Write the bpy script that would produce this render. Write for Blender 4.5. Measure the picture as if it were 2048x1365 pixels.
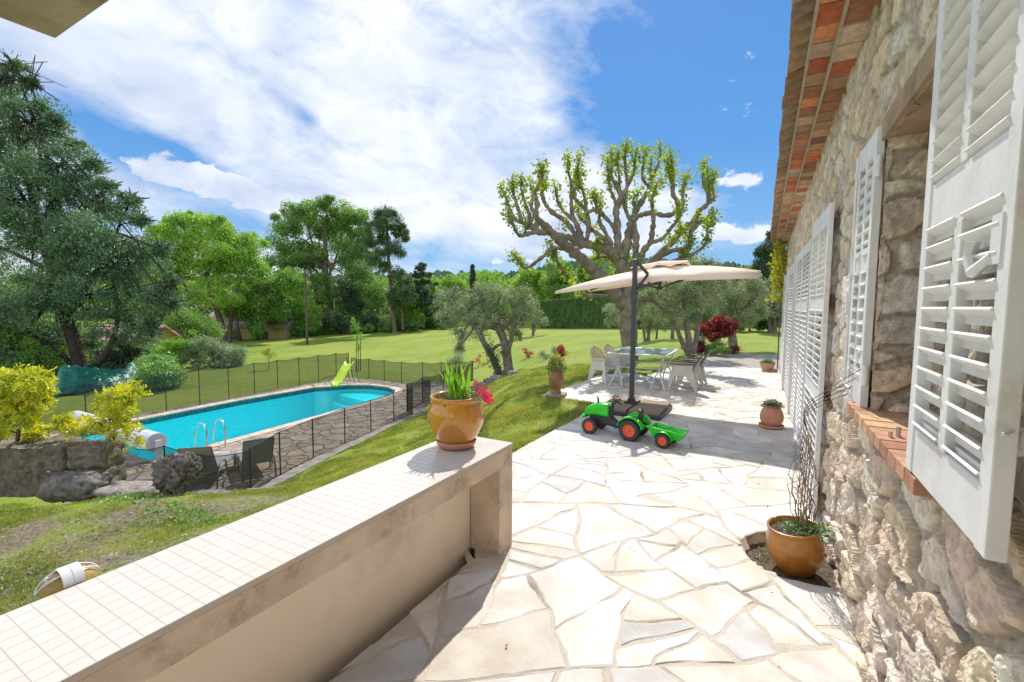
import bpy, math, random
import numpy as np
from mathutils import Vector, Matrix, kdtree
for o in list(bpy.data.objects): bpy.data.objects.remove(o)
rng = np.random.default_rng(7); random.seed(7)
SC = bpy.context.scene; COL = SC.collection
# ---------------------------------------------------------------- camera
F_, PIT, ROL, YAW = 922.6, .0766349, .00638, .5087      # focal length in photo pixels, angles in radians
_cy, _sy = math.cos(YAW), math.sin(YAW)
VW = np.array([-_sy*math.cos(PIT), _cy*math.cos(PIT), -math.sin(PIT)]); _r0 = np.array([_cy, _sy, 0.]); _u0 = np.cross(_r0, VW)
VR = math.cos(ROL)*_r0+math.sin(ROL)*_u0; VU = -math.sin(ROL)*_r0+math.cos(ROL)*_u0
EYE = np.array([0, 0, 1.72])
cam = bpy.data.cameras.new("camera"); camo = bpy.data.objects.new("camera", cam); COL.objects.link(camo)
cam.sensor_width = 36; cam.lens = F_/2048*36; cam.clip_start = .05; cam.clip_end = 6000
m = Matrix(((VR[0], VU[0], -VW[0], EYE[0]), (VR[1], VU[1], -VW[1], EYE[1]), (VR[2], VU[2], -VW[2], EYE[2]), (0, 0, 0, 1)))
camo.matrix_world = m; SC.camera = camo
def ray(x, y): return VW+VR*(x-1024)/F_-VU*(y-682.5)/F_
def PD(x, y, D): return EYE+ray(x, y)*D                    # the point seen at (x, y) of the photo at depth D metres
def PZ(x, y, z=0.): d = ray(x, y); return EYE+d*((z-EYE[2])/d[2])
# ---------------------------------------------------------------- light
SUN_EL, SUN_AZ = math.radians(45.5), math.radians(-15.5)       # azimuth from +Y towards +X
SC.render.engine = 'CYCLES'
SC.view_settings.view_transform = 'Standard'; SC.view_settings.look = 'None'; SC.view_settings.exposure = .44; SC.view_settings.gamma = 1
sd = np.array([math.sin(SUN_AZ)*math.cos(SUN_EL), math.cos(SUN_AZ)*math.cos(SUN_EL), math.sin(SUN_EL)])
sl = bpy.data.lights.new("sun", 'SUN'); sl.energy = 3.9; sl.angle = math.radians(.53); sl.color = (1, .95, .87)
so = bpy.data.objects.new("sun", sl); COL.objects.link(so); so.rotation_euler = Vector(sd).to_track_quat('Z', 'Y').to_euler(); so.location = (0, 0, 30)
W = bpy.data.worlds.new("World"); SC.world = W; W.use_nodes = True
nt = W.node_tree; nt.nodes.clear()
class NT:
    def __init__(s, t): s.t = t
    def n(s, ty, **k):
        x = s.t.nodes.new(ty)
        for a, b in k.items(): setattr(x, a, b)
        return x
    def set(s, inp, v):
        if isinstance(v, bpy.types.NodeSocket): s.t.links.new(v, inp)
        elif v is not None:
            if isinstance(v, (tuple, list)) and len(v) == 3 and inp.type == 'RGBA': v = (*v, 1)
            inp.default_value = v
    def math(s, op, a, b=None, c=None, clamp=False):
        x = s.n('ShaderNodeMath', operation=op, use_clamp=clamp); s.set(x.inputs[0], a)
        if b is not None: s.set(x.inputs[1], b)
        if c is not None: s.set(x.inputs[2], c)
        return x.outputs[0]
    def mix(s, f, a, b, mode='MIX'):
        x = s.n('ShaderNodeMix', data_type='RGBA', blend_type=mode); s.set(x.inputs[0], f); s.set(x.inputs[6], a); s.set(x.inputs[7], b); return x.outputs[2]
    def ramp(s, f, stops):
        x = s.n('ShaderNodeValToRGB'); s.set(x.inputs[0], f); e = x.color_ramp.elements
        while len(e) < len(stops): e.new(.5)
        for i, (p, c) in enumerate(stops):
            e[i].position = p; e[i].color = (*c, 1) if isinstance(c, (tuple, list)) else (c, c, c, 1)
        return x.outputs[0]
    def noise(s, vec, scale, detail=4, rough=.55, dist=0.):
        x = s.n('ShaderNodeTexNoise'); s.set(x.inputs['Vector'], vec); s.set(x.inputs['Scale'], scale); x.inputs['Detail'].default_value = detail
        x.inputs['Roughness'].default_value = rough; x.inputs['Distortion'].default_value = dist; return x.outputs[0]
    def sep(s, v): x = s.n('ShaderNodeSeparateXYZ'); s.set(x.inputs[0], v); return x.outputs
    def comb(s, a, b, c=0.):
        x = s.n('ShaderNodeCombineXYZ'); s.set(x.inputs[0], a); s.set(x.inputs[1], b); s.set(x.inputs[2], c); return x.outputs[0]
    def mapr(s, v, a, b, c=0., d=1., smooth=True):
        x = s.n('ShaderNodeMapRange', clamp=True, interpolation_type='SMOOTHSTEP' if smooth else 'LINEAR')
        for i, q in enumerate((v, a, b, c, d)): s.set(x.inputs[i], q)
        return x.outputs[0]
N = NT(nt)
sky = N.n('ShaderNodeTexSky', sky_type='NISHITA', sun_disc=False, sun_elevation=SUN_EL, sun_rotation=SUN_AZ, altitude=250, air_density=1.0, dust_density=.6, ozone_density=2.5)
gx, gy, gz = N.sep(N.n('ShaderNodeTexCoord').outputs['Generated'])
az = N.math('ARCTAN2', gx, gy); el = N.math('ARCSINE', gz)
def azel(x, y):
    d = ray(x, y); d = d/np.linalg.norm(d); return math.atan2(d[0], d[1]), math.asin(d[2])
def blob(x, y, sx, sy, rot, amp):                             # a bank of cloud: a soft ellipse on the sky
    a0, e0 = azel(x, y); c, s = math.cos(rot), math.sin(rot)
    da = N.math('SUBTRACT', az, a0); de = N.math('SUBTRACT', el, e0)
    u = N.math('ADD', N.math('MULTIPLY', da, c/sx), N.math('MULTIPLY', de, s/sx))
    v = N.math('SUBTRACT', N.math('MULTIPLY', de, c/sy), N.math('MULTIPLY', da, s/sy))
    r = N.math('ADD', N.math('MULTIPLY', u, u), N.math('MULTIPLY', v, v))
    return N.math('MULTIPLY', N.math('POWER', 2.718, N.math('MULTIPLY', r, -1.)), amp)
tot = None; neg = None
for b in [(430, 130, .36, .30, -.15, 1.3), (760, 300, .26, .14, -.45, 1.2), (150, 160, .4, .22, 0, 1.1), (900, 120, .2, .2, -.2, .75), (1120, 60, .22, .12, .1, .4), (1000, 190, .2, .07, -.25, .5),
          (960, 430, .22, .06, .15, 1.0), (1180, 400, .17, .10, 0, 1.0), (1290, 440, .16, .07, 0, .8), (1120, 480, .25, .035, 0, .65), 
          (-500, 200, .6, .3, 0, 1.0), (1900, 420, .2, .04, 0, .6),
          (-900, -900, .9, .5, 0, .8), (255, 290, .13, .035, -.4, -1.15), (390, 330, .10, .03, -.4, -.75), (616, 238, .022, .014, -.5, -.55), (180, 420, .22, .05, 0, -.6), (860, 505, .13, .035, .1, -.8), (500, 450, .10, .03, 0, -.5), (1330, 150, .22, .2, 0, -.6)]:
    v = blob(*b)
    if b[-1] < 0: neg = v if neg is None else N.math('ADD', neg, v)
    else: tot = v if tot is None else N.math('ADD', tot, v)
tot = N.math('ADD', N.math('MINIMUM', tot, 1.15), neg)
ca, sa = math.cos(-.45), math.sin(-.45)
su = N.math('ADD', N.math('MULTIPLY', az, ca), N.math('MULTIPLY', el, sa)); sv = N.math('SUBTRACT', N.math('MULTIPLY', el, ca), N.math('MULTIPLY', az, sa))
n1 = N.noise(N.comb(N.math('MULTIPLY', su, 1.2), N.math('MULTIPLY', sv, 3.6), 3.1), 2.6, 9, .6, .5)
n2 = N.noise(N.comb(az, N.math('MULTIPLY', el, 2.2), 1.7), 9, 8, .6, .3)
dens = N.math('ADD', N.math('MULTIPLY', tot, .70), N.math('ADD', N.math('MULTIPLY', N.math('SUBTRACT', n1, .5), 1.05), N.math('MULTIPLY', N.math('SUBTRACT', n2, .5), .95)))
cl = N.mapr(dens, .14, .78, 0, .96, False)
cu = None
for b in [(330, 350, .050, .020, 0, 1.), (400, 358, .075, .022, -.1, 1.), (470, 380, .085, .026, -.25, 1.), (540, 410, .06, .022, -.3, .9), (300, 385, .03, .008, 0, .8), (1480, 362, .050, .018, 0, .95), (1445, 466, .050, .018, -.1, 1.), (1400, 455, .04, .02, 0, .9), (1515, 474, .030, .012, .3, .95), (1000, 525, .028, .009, 0, .9), (1060, 522, .02, .007, 0, .8), (1700, 450, .1, .03, 0, 1.)]:
    v = blob(*b); cu = v if cu is None else N.math('ADD', cu, v)
n4 = N.noise(N.comb(az, N.math('MULTIPLY', el, 1.6), 8.8), 22, 8, .66, .2)
cuf = N.mapr(N.math('ADD', N.math('MINIMUM', cu, 1.1), N.math('MULTIPLY', N.math('SUBTRACT', n4, .5), 2.6)), .40, .80, 0, .97)
back = N.mapr(gy, .02, -.30, 0., 1.); high = N.mapr(gz, .62, .85, 0., 1.); cover = N.math('MAXIMUM', back, N.math('MULTIPLY', high, .35))  # unseen cloud behind the camera and overhead, added as fill light
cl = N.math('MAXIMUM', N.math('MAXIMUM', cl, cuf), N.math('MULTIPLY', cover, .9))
n3 = N.noise(N.comb(az, N.math('MULTIPLY', el, 1.6), 5.7), 5, 6, .55, .4)
ccol = N.ramp(n3, [(.32, (.58, .66, .84)), (.50, (.80, .86, .96)), (.66, (1., 1., 1.0))])
grad = N.ramp(N.mapr(gz, 0., .75, 0., 1., False), [(0., (.36, .60, .86)), (.12, (.22, .49, .84)), (.4, (.10, .335, .77)), (1., (.065, .24, .68))])
skc = N.mix(.10, N.mix(1., grad, (9.2, 9.2, 9.2), 'MULTIPLY'), sky.outputs[0])
out = N.mix(cl, skc, N.mix(1., N.mix(1., ccol, (9.6, 9.6, 9.6), 'MULTIPLY'), N.ramp(cover, [(0., (1., 1., 1.)), (1., (1.25, 1.22, 1.19))]), 'MULTIPLY'))  # added fill cloud shines brighter than the cloud in view
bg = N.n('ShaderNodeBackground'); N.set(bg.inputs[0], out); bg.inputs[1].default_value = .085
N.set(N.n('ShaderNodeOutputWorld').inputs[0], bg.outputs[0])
# ---------------------------------------------------------------- materials
def newmat(name):
    mt = bpy.data.materials.new(name); mt.use_nodes = True; mt.node_tree.nodes.clear(); return mt, NT(mt.node_tree)
def fin(mt, n, sh): n.set(n.n('ShaderNodeOutputMaterial').inputs[0], sh); return mt
def M(name, col, col2=None, rough=.6, ns=6., bump=0., bs=60., spec=.5, metal=0., attr=False, dark=None, ds=2., coat=0., lo=.35, hi=.65, bd=.01):
    mt, n = newmat(name); tc = n.n('ShaderNodeTexCoord').outputs['Object']
    c = col
    if col2: c = n.mix(n.mapr(n.noise(tc, ns, 5), lo, hi), col, col2)
    if attr:
        a = n.n('ShaderNodeAttribute', attribute_name='Col').outputs[0]
        c = n.mix(1., a, c, 'MULTIPLY')
    if dark: c = n.mix(n.mapr(n.noise(tc, ds, 7, .68), .5, .72), c, dark)
    p = n.n('ShaderNodeBsdfPrincipled'); n.set(p.inputs['Base Color'], c); p.inputs['Roughness'].default_value = rough
    p.inputs['Metallic'].default_value = metal; p.inputs['Specular IOR Level'].default_value = spec; p.inputs['Coat Weight'].default_value = coat; p.inputs['Coat Roughness'].default_value = .08
    if bump:
        b = n.n('ShaderNodeBump'); b.inputs['Strength'].default_value = bump; b.inputs['Distance'].default_value = bd; n.set(b.inputs['Height'], n.noise(tc, bs, 8, .65)); n.set(p.inputs['Normal'], b.outputs[0])
    return fin(mt, n, p.outputs[0])
def LEAF(name, c1, c2, ns=1.2, tr=.35, gl=.06, rough=.45):
    mt, n = newmat(name); tc = n.n('ShaderNodeTexCoord').outputs['Object']
    f = n.math('ADD', n.math('MULTIPLY', n.noise(tc, ns, 3), .65), n.math('MULTIPLY', n.noise(tc, ns*14, 1), .35))
    c = n.mix(n.mapr(f, .38, .62), c1, c2)
    d = n.n('ShaderNodeBsdfDiffuse'); n.set(d.inputs[0], c)
    t = n.n('ShaderNodeBsdfTranslucent'); n.set(t.inputs[0], n.mix(1., c, (1.25, 1.2, .6), 'MULTIPLY'))
    g = n.n('ShaderNodeBsdfGlossy'); g.inputs['Roughness'].default_value = rough; g.inputs['Color'].default_value = (1, 1, 1, 1)
    a = n.n('ShaderNodeMixShader'); a.inputs[0].default_value = tr; n.set(a.inputs[1], d.outputs[0]); n.set(a.inputs[2], t.outputs[0])
    b = n.n('ShaderNodeMixShader'); b.inputs[0].default_value = gl; n.set(b.inputs[1], a.outputs[0]); n.set(b.inputs[2], g.outputs[0])
    return fin(mt, n, b.outputs[0])
# ---------------------------------------------------------------- mesh helpers
def unit(v): v = np.asarray(v, float); return v/(np.linalg.norm(v)+1e-12)
class MB:
    def __init__(s): s.V = []; s.F = []; s.C = []; s.n = 0
    def add(s, v, f, c=None):
        v = np.asarray(v, float).reshape(-1, 3)
        if isinstance(f, np.ndarray): s.F.append(f+s.n)
        else:
            d = {}
            for q in f: d.setdefault(len(q), []).append(q)
            for q in d.values(): s.F.append(np.array(q)+s.n)
        s.V.append(v); s.n += len(v)
        s.C.append(np.broadcast_to(np.asarray(c if c is not None else (1, 1, 1), float), (len(v), 3)))
        return s
    def box(s, c, d, rz=0., R=None, col=None):
        x, y, z = np.array(d)/2; v = np.array([(a*x, b*y, e*z) for e in (-1, 1) for b in (-1, 1) for a in (-1, 1)])
        if R is None: R = rotz(rz)
        return s.add(v@R.T+np.array(c), np.array([(0, 2, 3, 1), (4, 5, 7, 6), (0, 1, 5, 4), (2, 6, 7, 3), (0, 4, 6, 2), (1, 3, 7, 5)]), col)
    def beam(s, a, b, w, h, up=(0, 0, 1), col=None):             # box from a to b
        a = np.array(a, float); b = np.array(b, float); d = unit(b-a); x = unit(np.cross(d, up)); z = np.cross(x, d)
        return s.box((a+b)/2, (w, np.linalg.norm(b-a), h), R=np.stack([x, d, z], 1), col=col)
    def tube(s, pts, r, n=8, cap=True, col=None, noise=0.):
        P = np.array(pts, float); k = len(P); r = np.broadcast_to(np.asarray(r, float), (k,))
        T = np.gradient(P, axis=0) if k > 2 else np.array([P[1]-P[0]]*2); T /= np.linalg.norm(T, axis=1, keepdims=True)+1e-12
        u = np.cross(T[0], (0, 0, 1)) if abs(T[0][2]) < .9 else np.cross(T[0], (1, 0, 0)); u = unit(u); rings = []
        a = np.arange(n)*2*math.pi/n
        for i in range(k):
            u = unit(u-T[i]*np.dot(u, T[i])); w = np.cross(T[i], u)
            rr = r[i]*(1+noise*rng.uniform(-1, 1, n)) if noise else r[i]*np.ones(n)
            rings.append(P[i]+(np.cos(a)*rr)[:, None]*u+(np.sin(a)*rr)[:, None]*w)
        i, j = np.meshgrid(np.arange(k-1), np.arange(n), indexing='ij'); j2 = (j+1) % n
        f = np.stack([i*n+j, i*n+j2, (i+1)*n+j2, (i+1)*n+j], -1).reshape(-1, 4)
        s.add(np.concatenate(rings), f, col)
        if cap:
            for q in (0, k-1):
                b = s.n; v = np.vstack([rings[q], P[q]]); s.add(v, [(j, (j+1) % n, n) if q else ((j+1) % n, j, n) for j in range(n)], col)
        return s
    def lathe(s, prof, c=(0, 0, 0), n=32, R=None, col=None):
        P = np.array(prof, float); k = len(P); a = np.arange(n)*2*math.pi/n
        v = np.stack([P[:, 0:1]*np.cos(a), P[:, 0:1]*np.sin(a), np.repeat(P[:, 1:2], n, 1)], -1).reshape(-1, 3)
        if R is not None: v = v@np.array(R).T
        i, j = np.meshgrid(np.arange(k-1), np.arange(n), indexing='ij'); j2 = (j+1) % n
        return s.add(v+np.array(c), np.stack([i*n+j, i*n+j2, (i+1)*n+j2, (i+1)*n+j], -1).reshape(-1, 4), col)
    def prism(s, poly, z0, z1, col=None, R=None, c=(0, 0, 0), bevel=0.):   # polygon in xy pulled from z0 to z1
        P = np.array(poly, float); k = len(P); A = 0.5*np.sum(P[:, 0]*np.roll(P[:, 1], -1)-np.roll(P[:, 0], -1)*P[:, 1])
        if A < 0: P = P[::-1]
        lay = [(P, z0), (P, z1)]
        if bevel:
            ctr = P.mean(0); Q = P+(ctr-P)*np.minimum(1, bevel/(np.linalg.norm(ctr-P, axis=1, keepdims=True)+1e-9)); lay = [(P, z0), (P, z1-bevel*.6), (Q, z1)]
        v = np.vstack([np.c_[p, np.full(k, z)] for p, z in lay]); L = len(lay)
        f = [tuple(range(k-1, -1, -1)), tuple((L-1)*k+i for i in range(k))]+[(l*k+i, l*k+(i+1) % k, (l+1)*k+(i+1) % k, (l+1)*k+i) for l in range(L-1) for i in range(k)]
        if R is not None: v = v@np.array(R).T
        return s.add(v+np.array(c), f, col)
    def ball(s, c, r, n=10, col=None, noise=0.):
        th = np.linspace(0, math.pi, n//2+2); a = np.arange(n)*2*math.pi/n
        v = np.stack([np.outer(np.sin(th), np.cos(a)), np.outer(np.sin(th), np.sin(a)), np.outer(np.cos(th), np.ones(n))], -1)
        if noise: v = v*(1+noise*rng.uniform(-1, 1, v.shape[:2]))[..., None]
        v[0] = v[0].mean(0); v[-1] = v[-1].mean(0)
        k = len(th); i, j = np.meshgrid(np.arange(k-1), np.arange(n), indexing='ij'); j2 = (j+1) % n
        return s.add(v.reshape(-1, 3)*np.array(r)+np.array(c), np.stack([i*n+j, (i+1)*n+j, (i+1)*n+j2, i*n+j2], -1).reshape(-1, 4), col)
    def leaves(s, C, size, asp=.5, d=None, spread=1., up=.3, col=None):
        """leaf blades: folded diamonds at C, growing along d with some spread"""
        C = np.asarray(C, float); n = len(C); size = np.broadcast_to(np.asarray(size, float), (n,))*rng.uniform(.7, 1.3, n)
        a = rng.normal(size=(n, 3))*spread
        if d is not None: a = a+np.asarray(d, float)
        a /= np.linalg.norm(a, axis=1, keepdims=True)+1e-9
        nn = rng.normal(size=(n, 3)); nn[:, 2] += up*3; b = np.cross(nn, a); b /= np.linalg.norm(b, axis=1, keepdims=True)+1e-9; e = np.cross(a, b)
        L = size[:, None]; w = L*asp/2
        v = np.stack([C, C+a*L*.45+b*w-e*w*.3, C+a*L, C+a*L*.45-b*w-e*w*.3], 1)
        return s.add(v.reshape(-1, 3), np.arange(4*n).reshape(n, 4), col)
    def build(s, name, mat, parent=None, smooth=False, local=False, bevel=0., **tags):
        V = np.concatenate(s.V); C = np.concatenate(s.C); lo = np.zeros(3)
        if parent is None: lo = np.array([(V[:, 0].min()+V[:, 0].max())/2, (V[:, 1].min()+V[:, 1].max())/2, V[:, 2].min()])
        elif not local:
            q = parent
            while q is not None: lo = lo+np.array(q.location); q = q.parent
        V = V-lo; me = bpy.data.meshes.new(name); me.vertices.add(len(V)); me.vertices.foreach_set('co', V.astype(np.float32).ravel())
        tot = np.concatenate([np.full(len(f), f.shape[1]) for f in s.F]); idx = np.concatenate([f.ravel() for f in s.F]); st = np.concatenate([[0], np.cumsum(tot)[:-1]])
        me.loops.add(len(idx)); me.loops.foreach_set('vertex_index', idx.astype(np.int32)); me.polygons.add(len(tot)); me.polygons.foreach_set('loop_start', st.astype(np.int32))
        me.polygons.foreach_set('use_smooth', np.full(len(tot), smooth)); me.update(calc_edges=True)
        if C.min() < 1 or C.max() > 1:
            at = me.color_attributes.new('Col', 'FLOAT_COLOR', 'POINT'); at.data.foreach_set('color', np.c_[C, np.ones(len(C))].astype(np.float32).ravel())
        if isinstance(mat, bpy.types.Material): me.materials.append(mat)
        o = bpy.data.objects.new(name, me); COL.objects.link(o)
        if parent is None: o.location = lo
        else: o.parent = parent
        if bevel: b = o.modifiers.new('bevel', 'BEVEL'); b.width = bevel; b.segments = 2; b.limit_method = 'ANGLE'; b.angle_limit = .6
        for k, v in tags.items(): o[k] = v
        return o
def rotz(a): c, s = math.cos(a), math.sin(a); return np.array([[c, -s, 0], [s, c, 0], [0, 0, 1.]])
def rotx(a): c, s = math.cos(a), math.sin(a); return np.array([[1., 0, 0], [0, c, -s], [0, s, c]])
def roty(a): c, s = math.cos(a), math.sin(a); return np.array([[c, 0, s], [0, 1., 0], [-s, 0, c]])
def thing(name, label, cat, loc, rz=0., group=None):
    o = bpy.data.objects.new(name, None); COL.objects.link(o); o.location = [float(q) for q in loc]; o.rotation_euler = (0, 0, rz); o.empty_display_size = .1
    o['label'] = label; o['category'] = cat
    if group: o['group'] = group
    return o
def copy_tree(o, parent=None):
    c = o.copy(); COL.objects.link(c)
    if parent is not None: c.parent = parent
    for ch in list(o.children): copy_tree(ch, c)
    return c
def smooth_path(P, k=4):                                        # Catmull-Rom through points of any dimension
    P = np.array(P, float); Q = np.vstack([2*P[0]-P[1], P, 2*P[-1]-P[-2]]); out = []
    for i in range(len(P)-1):
        a, b, c, d = Q[i:i+4]
        for t in np.arange(k)/k: out.append(.5*((2*b)+(-a+c)*t+(2*a-5*b+4*c-d)*t*t+(-a+3*b-3*c+d)*t**3))
    out.append(P[-1]); return np.array(out)
_hash = rng.uniform(-1, 1, (64, 64, 64))
def vnoise(x, y, z=0.):
    x = np.asarray(x, float); y = np.asarray(y, float); z = np.asarray(z, float)+0*x
    xi, yi, zi = np.floor(x).astype(int), np.floor(y).astype(int), np.floor(z).astype(int); fx, fy, fz = x-xi, y-yi, z-zi
    fx, fy, fz = [q*q*(3-2*q) for q in (fx, fy, fz)]; r = 0
    for a in (0, 1):
        for b in (0, 1):
            for c in (0, 1): r = r+_hash[(xi+a) % 64, (yi+b) % 64, (zi+c) % 64]*(fx if a else 1-fx)*(fy if b else 1-fy)*(fz if c else 1-fz)
    return r
def fbm(x, y, z=0., o=4, g=.5):
    r = 0; a = 1.
    for i in range(o): r = r+a*vnoise(x*2**i+17*i, y*2**i+5*i, z*2**i); a *= g
    return r
# ---------------------------------------------------------------- terrain
CP = [(-4.2, 7.7, -.08), (-3.2, 7.3, -.05), (-4.3, 9., -.12), (-4.2, 10.5, -.12), (-2.9, 2.9, -.22)]+[(-2.6, y, -.05) for y in (3, 5, 7, 8.5)]+[(-3.6, y, -.04) for y in (9, 11, 13)]+[(-3, 16, -.02), (-6, 3.2, -1.0), (-6, 8, -1.15), (-6, 12, -.62), (-5, 10, -.42), (-4.4, 5.5, -.62), (-8.6, 7, -2.0), (-9.4, 9.5, -2.1), (-9.7, 12, -2.0), (-8.6, 4.6, -1.95), (-9.3, 6, -2.22), (-10.2, 8, -2.3),
      (-10.8, 10.5, -2.3), (-11.4, 13, -2.3), (-10, 16.9, -1.25), (-8.7, 14.6, -.95), (-12.3, 16, -2.1), (-13.6, 20, -2.2), (-17, 18.6, -2.3), (-21, 8, -2.33), (-21, 15, -2.33), (-21, 3, -2.35), (-15, 3, -2.3), (-11, 3.4, -2.2),
      (-20, 25, -2.1), (-12, 25, -1.3), (-5, 20, -.05), (0, 20, 0), (-5, 30, -.1), (-12, 35, -.5), (-20, 40, -1.0), (-30, 30, -2.1), (-40, 50, -1.9), (-50, 35, -2.4), (-26, 15, -2.35), (-26, 5, -2.45), (-30, -3, -2.6), (-50, 10, -3.0), (-60, 60, -2.1),
      (0, 60, 0), (-30, 80, -1.2), (4, 30, 0), (25, 30, 0), (-8.4, .5, -1.0), (-2.2, 0, -.55), (-4.5, 1.5, -.78), (-2.2, -3, -.6), (-8.6, 2.2, -1.12), (-10.5, 1.2, -1.25), (-6.9, 3.3, -1.02), (-8.0, 3.2, -1.15), (-2.2, 2.6, -.2), (20, 0, 0), (20, -30, 0), (-20, -30, -2), (-100, 0, -4), (-100, 100, -3), (0, 120, 0), (100, 100, 1)]
CP = np.array(CP, float)
def _k(r): return np.sqrt(r*r+.6)
_A = _k(np.linalg.norm(CP[:, None, :2]-CP[None, :, :2], axis=2)); _w = np.linalg.solve(_A+np.eye(len(CP))*-.02, CP[:, 2]+1.)
def terr(x, y):
    x = np.asarray(x, float); y = np.asarray(y, float); sh = x.shape; p = np.stack([x.ravel(), y.ravel()], 1)
    z = _k(np.linalg.norm(p[:, None]-CP[None, :, :2], axis=2))@_w-1.; r = np.linalg.norm(p, axis=1); t = np.clip((r-70)/60, 0, 1); z = z*(1-t)+(-1.5)*t
    return z.reshape(sh)
def tz(x, y): return float(terr(np.array([x]), np.array([y]))[0])
def gnd(px, py, z0=-1.):                                         # where the view ray meets the terrain
    z = z0
    for _ in range(40): p = PZ(px, py, z); z = .5*z+.5*tz(p[0], p[1])
    return np.array([p[0], p[1], tz(p[0], p[1])])
POOLZ = -2.28
DECK = np.array([(-8.9, 3.9), (-9.35, 5.2), (-9.75, 6.6), (-10.15, 8), (-10.7, 10.3), (-11.2, 13), (-12.0, 16), (-13.4, 20.2), (-16.2, 17.9), (-20.3, 17.6), (-20.1, 12), (-19.7, 5), (-20, 3.4), (-14, 3.2)])
POOL = np.array([(-13.6, 5.5), (-13.75, 8.1), (-14.05, 11), (-14.42, 14.6), (-14.62, 15.35), (-15.15, 16.05), (-16.1, 16.5), (-17.4, 16.45), (-18.2, 15.9), (-18.7, 15.05), (-19.05, 14.6), (-19.1, 11), (-18.9, 8.5), (-18.6, 5.5)])
def inpoly(x, y, P):
    x = np.asarray(x, float); y = np.asarray(y, float); c = np.zeros(x.shape, bool); j = len(P)-1
    for i in range(len(P)):
        xi, yi = P[i]; xj, yj = P[j]; c ^= ((yi > y) != (yj > y)) & (x < (xj-xi)*(y-yi)/(yj-yi+1e-12)+xi); j = i
    return c
def grow(P, d):
    P = np.array(P, float); A = 0.5*np.sum(P[:, 0]*np.roll(P[:, 1], -1)-np.roll(P[:, 0], -1)*P[:, 1]); s = 1 if A > 0 else -1; out = []
    for i in range(len(P)):
        e1 = unit(P[i]-P[i-1]); e2 = unit(P[(i+1) % len(P)]-P[i]); n1 = np.array([e1[1], -e1[0]])*s; n2 = np.array([e2[1], -e2[0]])*s; b = unit(n1+n2); out.append(P[i]+b*d/max(.4, np.dot(b, n1)))
    return np.array(out)
TERR1 = np.array([(.75, -3.), (.75, 14.6), (-.2, 14.75), (-1.45, 14.42), (-2.42, 14.49), (-2.6, 11.55), (-3.36, 11.8), (-3.7, 10.9), (-3.66, 9.9), (-3.72, 8.7), (-3.85, 7.92), (-2.66, 7.85), (-2.53, 6.7), (-2.56, 5.4), (-2.62, 3.1), (-2.6, 2.7), (-1.7, 2.7), (-1.7, -3.)])
GRAVEL = np.array([(-2.5, 14.3), (-2.3, 17.6), (-1.0, 19.4), (3.5, 20.2), (3.5, 14.4)])
# ================================================================ SETTING
def lawn_material():
    mt, n = newmat('lawn'); tc = n.n('ShaderNodeTexCoord').outputs['Object']
    big = n.noise(tc, .22, 4, .6); mid = n.noise(tc, 1.3, 6, .65); fine = n.noise(tc, 28, 4, .75)
    c = n.mix(n.mapr(big, .35, .62), (.215, .310, .028), (.31, .38, .05))
    c = n.mix(n.math('MULTIPLY', n.mapr(mid, .5, .72), .7), c, (.42, .37, .11))
    c = n.mix(n.mapr(fine, .36, .66), n.mix(1., c, (.48, .56, .5), 'MULTIPLY'), n.mix(1., c, (1.30, 1.28, 1.25), 'MULTIPLY'))
    a = n.n('ShaderNodeAttribute', attribute_name='Col').outputs[0]; ar, ag, ab = n.sep(a)
    soil = n.ramp(n.noise(tc, 19, 6, .7), [(.35, (.11, .085, .06)), (.6, (.30, .25, .18))])
    k = n.math('MULTIPLY', n.math('SUBTRACT', 1., ar), n.mapr(n.math('ADD', n.math('MULTIPLY', mid, .7), n.math('MULTIPLY', fine, .4)), .42, .62))
    c = n.mix(k, c, soil)
    grv = n.ramp(n.noise(tc, 55, 3, .8), [(.35, (.13, .11, .095)), (.62, (.48, .42, .36))])
    p = n.n('ShaderNodeBsdfPrincipled'); n.set(p.inputs['Base Color'], c); p.inputs['Roughness'].default_value = .9; p.inputs['Specular IOR Level'].default_value = .15
    b = n.n('ShaderNodeBump'); b.inputs['Strength'].default_value = .9; b.inputs['Distance'].default_value = .05; n.set(b.inputs['Height'], n.noise(tc, 16, 5, .75)); n.set(p.inputs['Normal'], b.outputs[0])
    return fin(mt, n, p.outputs[0])
def axis(lo, hi, st, far, g=1.11):
    a = list(np.arange(lo, hi+1e-6, st)); s = st; x = a[-1]
    while x < far: s *= g; x += s; a.append(x)
    s = st; x = a[0]
    while x > -far: s *= g; x -= s; a.insert(0, x)
    return np.array(a)
xs = axis(-22, 2, .16, 3200); ys = axis(-2, 22, .16, 3200); X, Y = np.meshgrid(xs, ys); Z = np.zeros_like(X)
for i in range(0, len(ys), 40): Z[i:i+40] = terr(X[i:i+40], Y[i:i+40])
near = (np.abs(X) < 40) & (np.abs(Y) < 40); Z = Z+np.where(near, .035*fbm(X*1.4, Y*1.4, 3., 4), 0)
dk = inpoly(X, Y, grow(DECK, -.05)); Z = np.where(dk, np.minimum(Z, POOLZ-.14), Z); pl = inpoly(X, Y, grow(POOL, .25)); Z = np.where(pl, -5., Z)
t1 = inpoly(X, Y, grow(TERR1, -.06)); Z = np.where(t1, np.minimum(Z, -.3), Z)
g1 = inpoly(X, Y, GRAVEL); Z = np.where(g1 & ~t1, -.05, Z)
bare = np.clip(1-(np.hypot((X+4.6)/4.6, (Y-1.5)/3.2)), 0, 1)*1.7+np.clip(1-np.hypot((X+9.2)/1.2, (Y-15.5)/1.6), 0, 1)*.9+np.clip(1-np.hypot((X+7)/2.6, (Y-3.5)/1.2), 0, 1)*.7
bare = np.clip(bare*1.5+.14, 0, 1)
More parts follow.
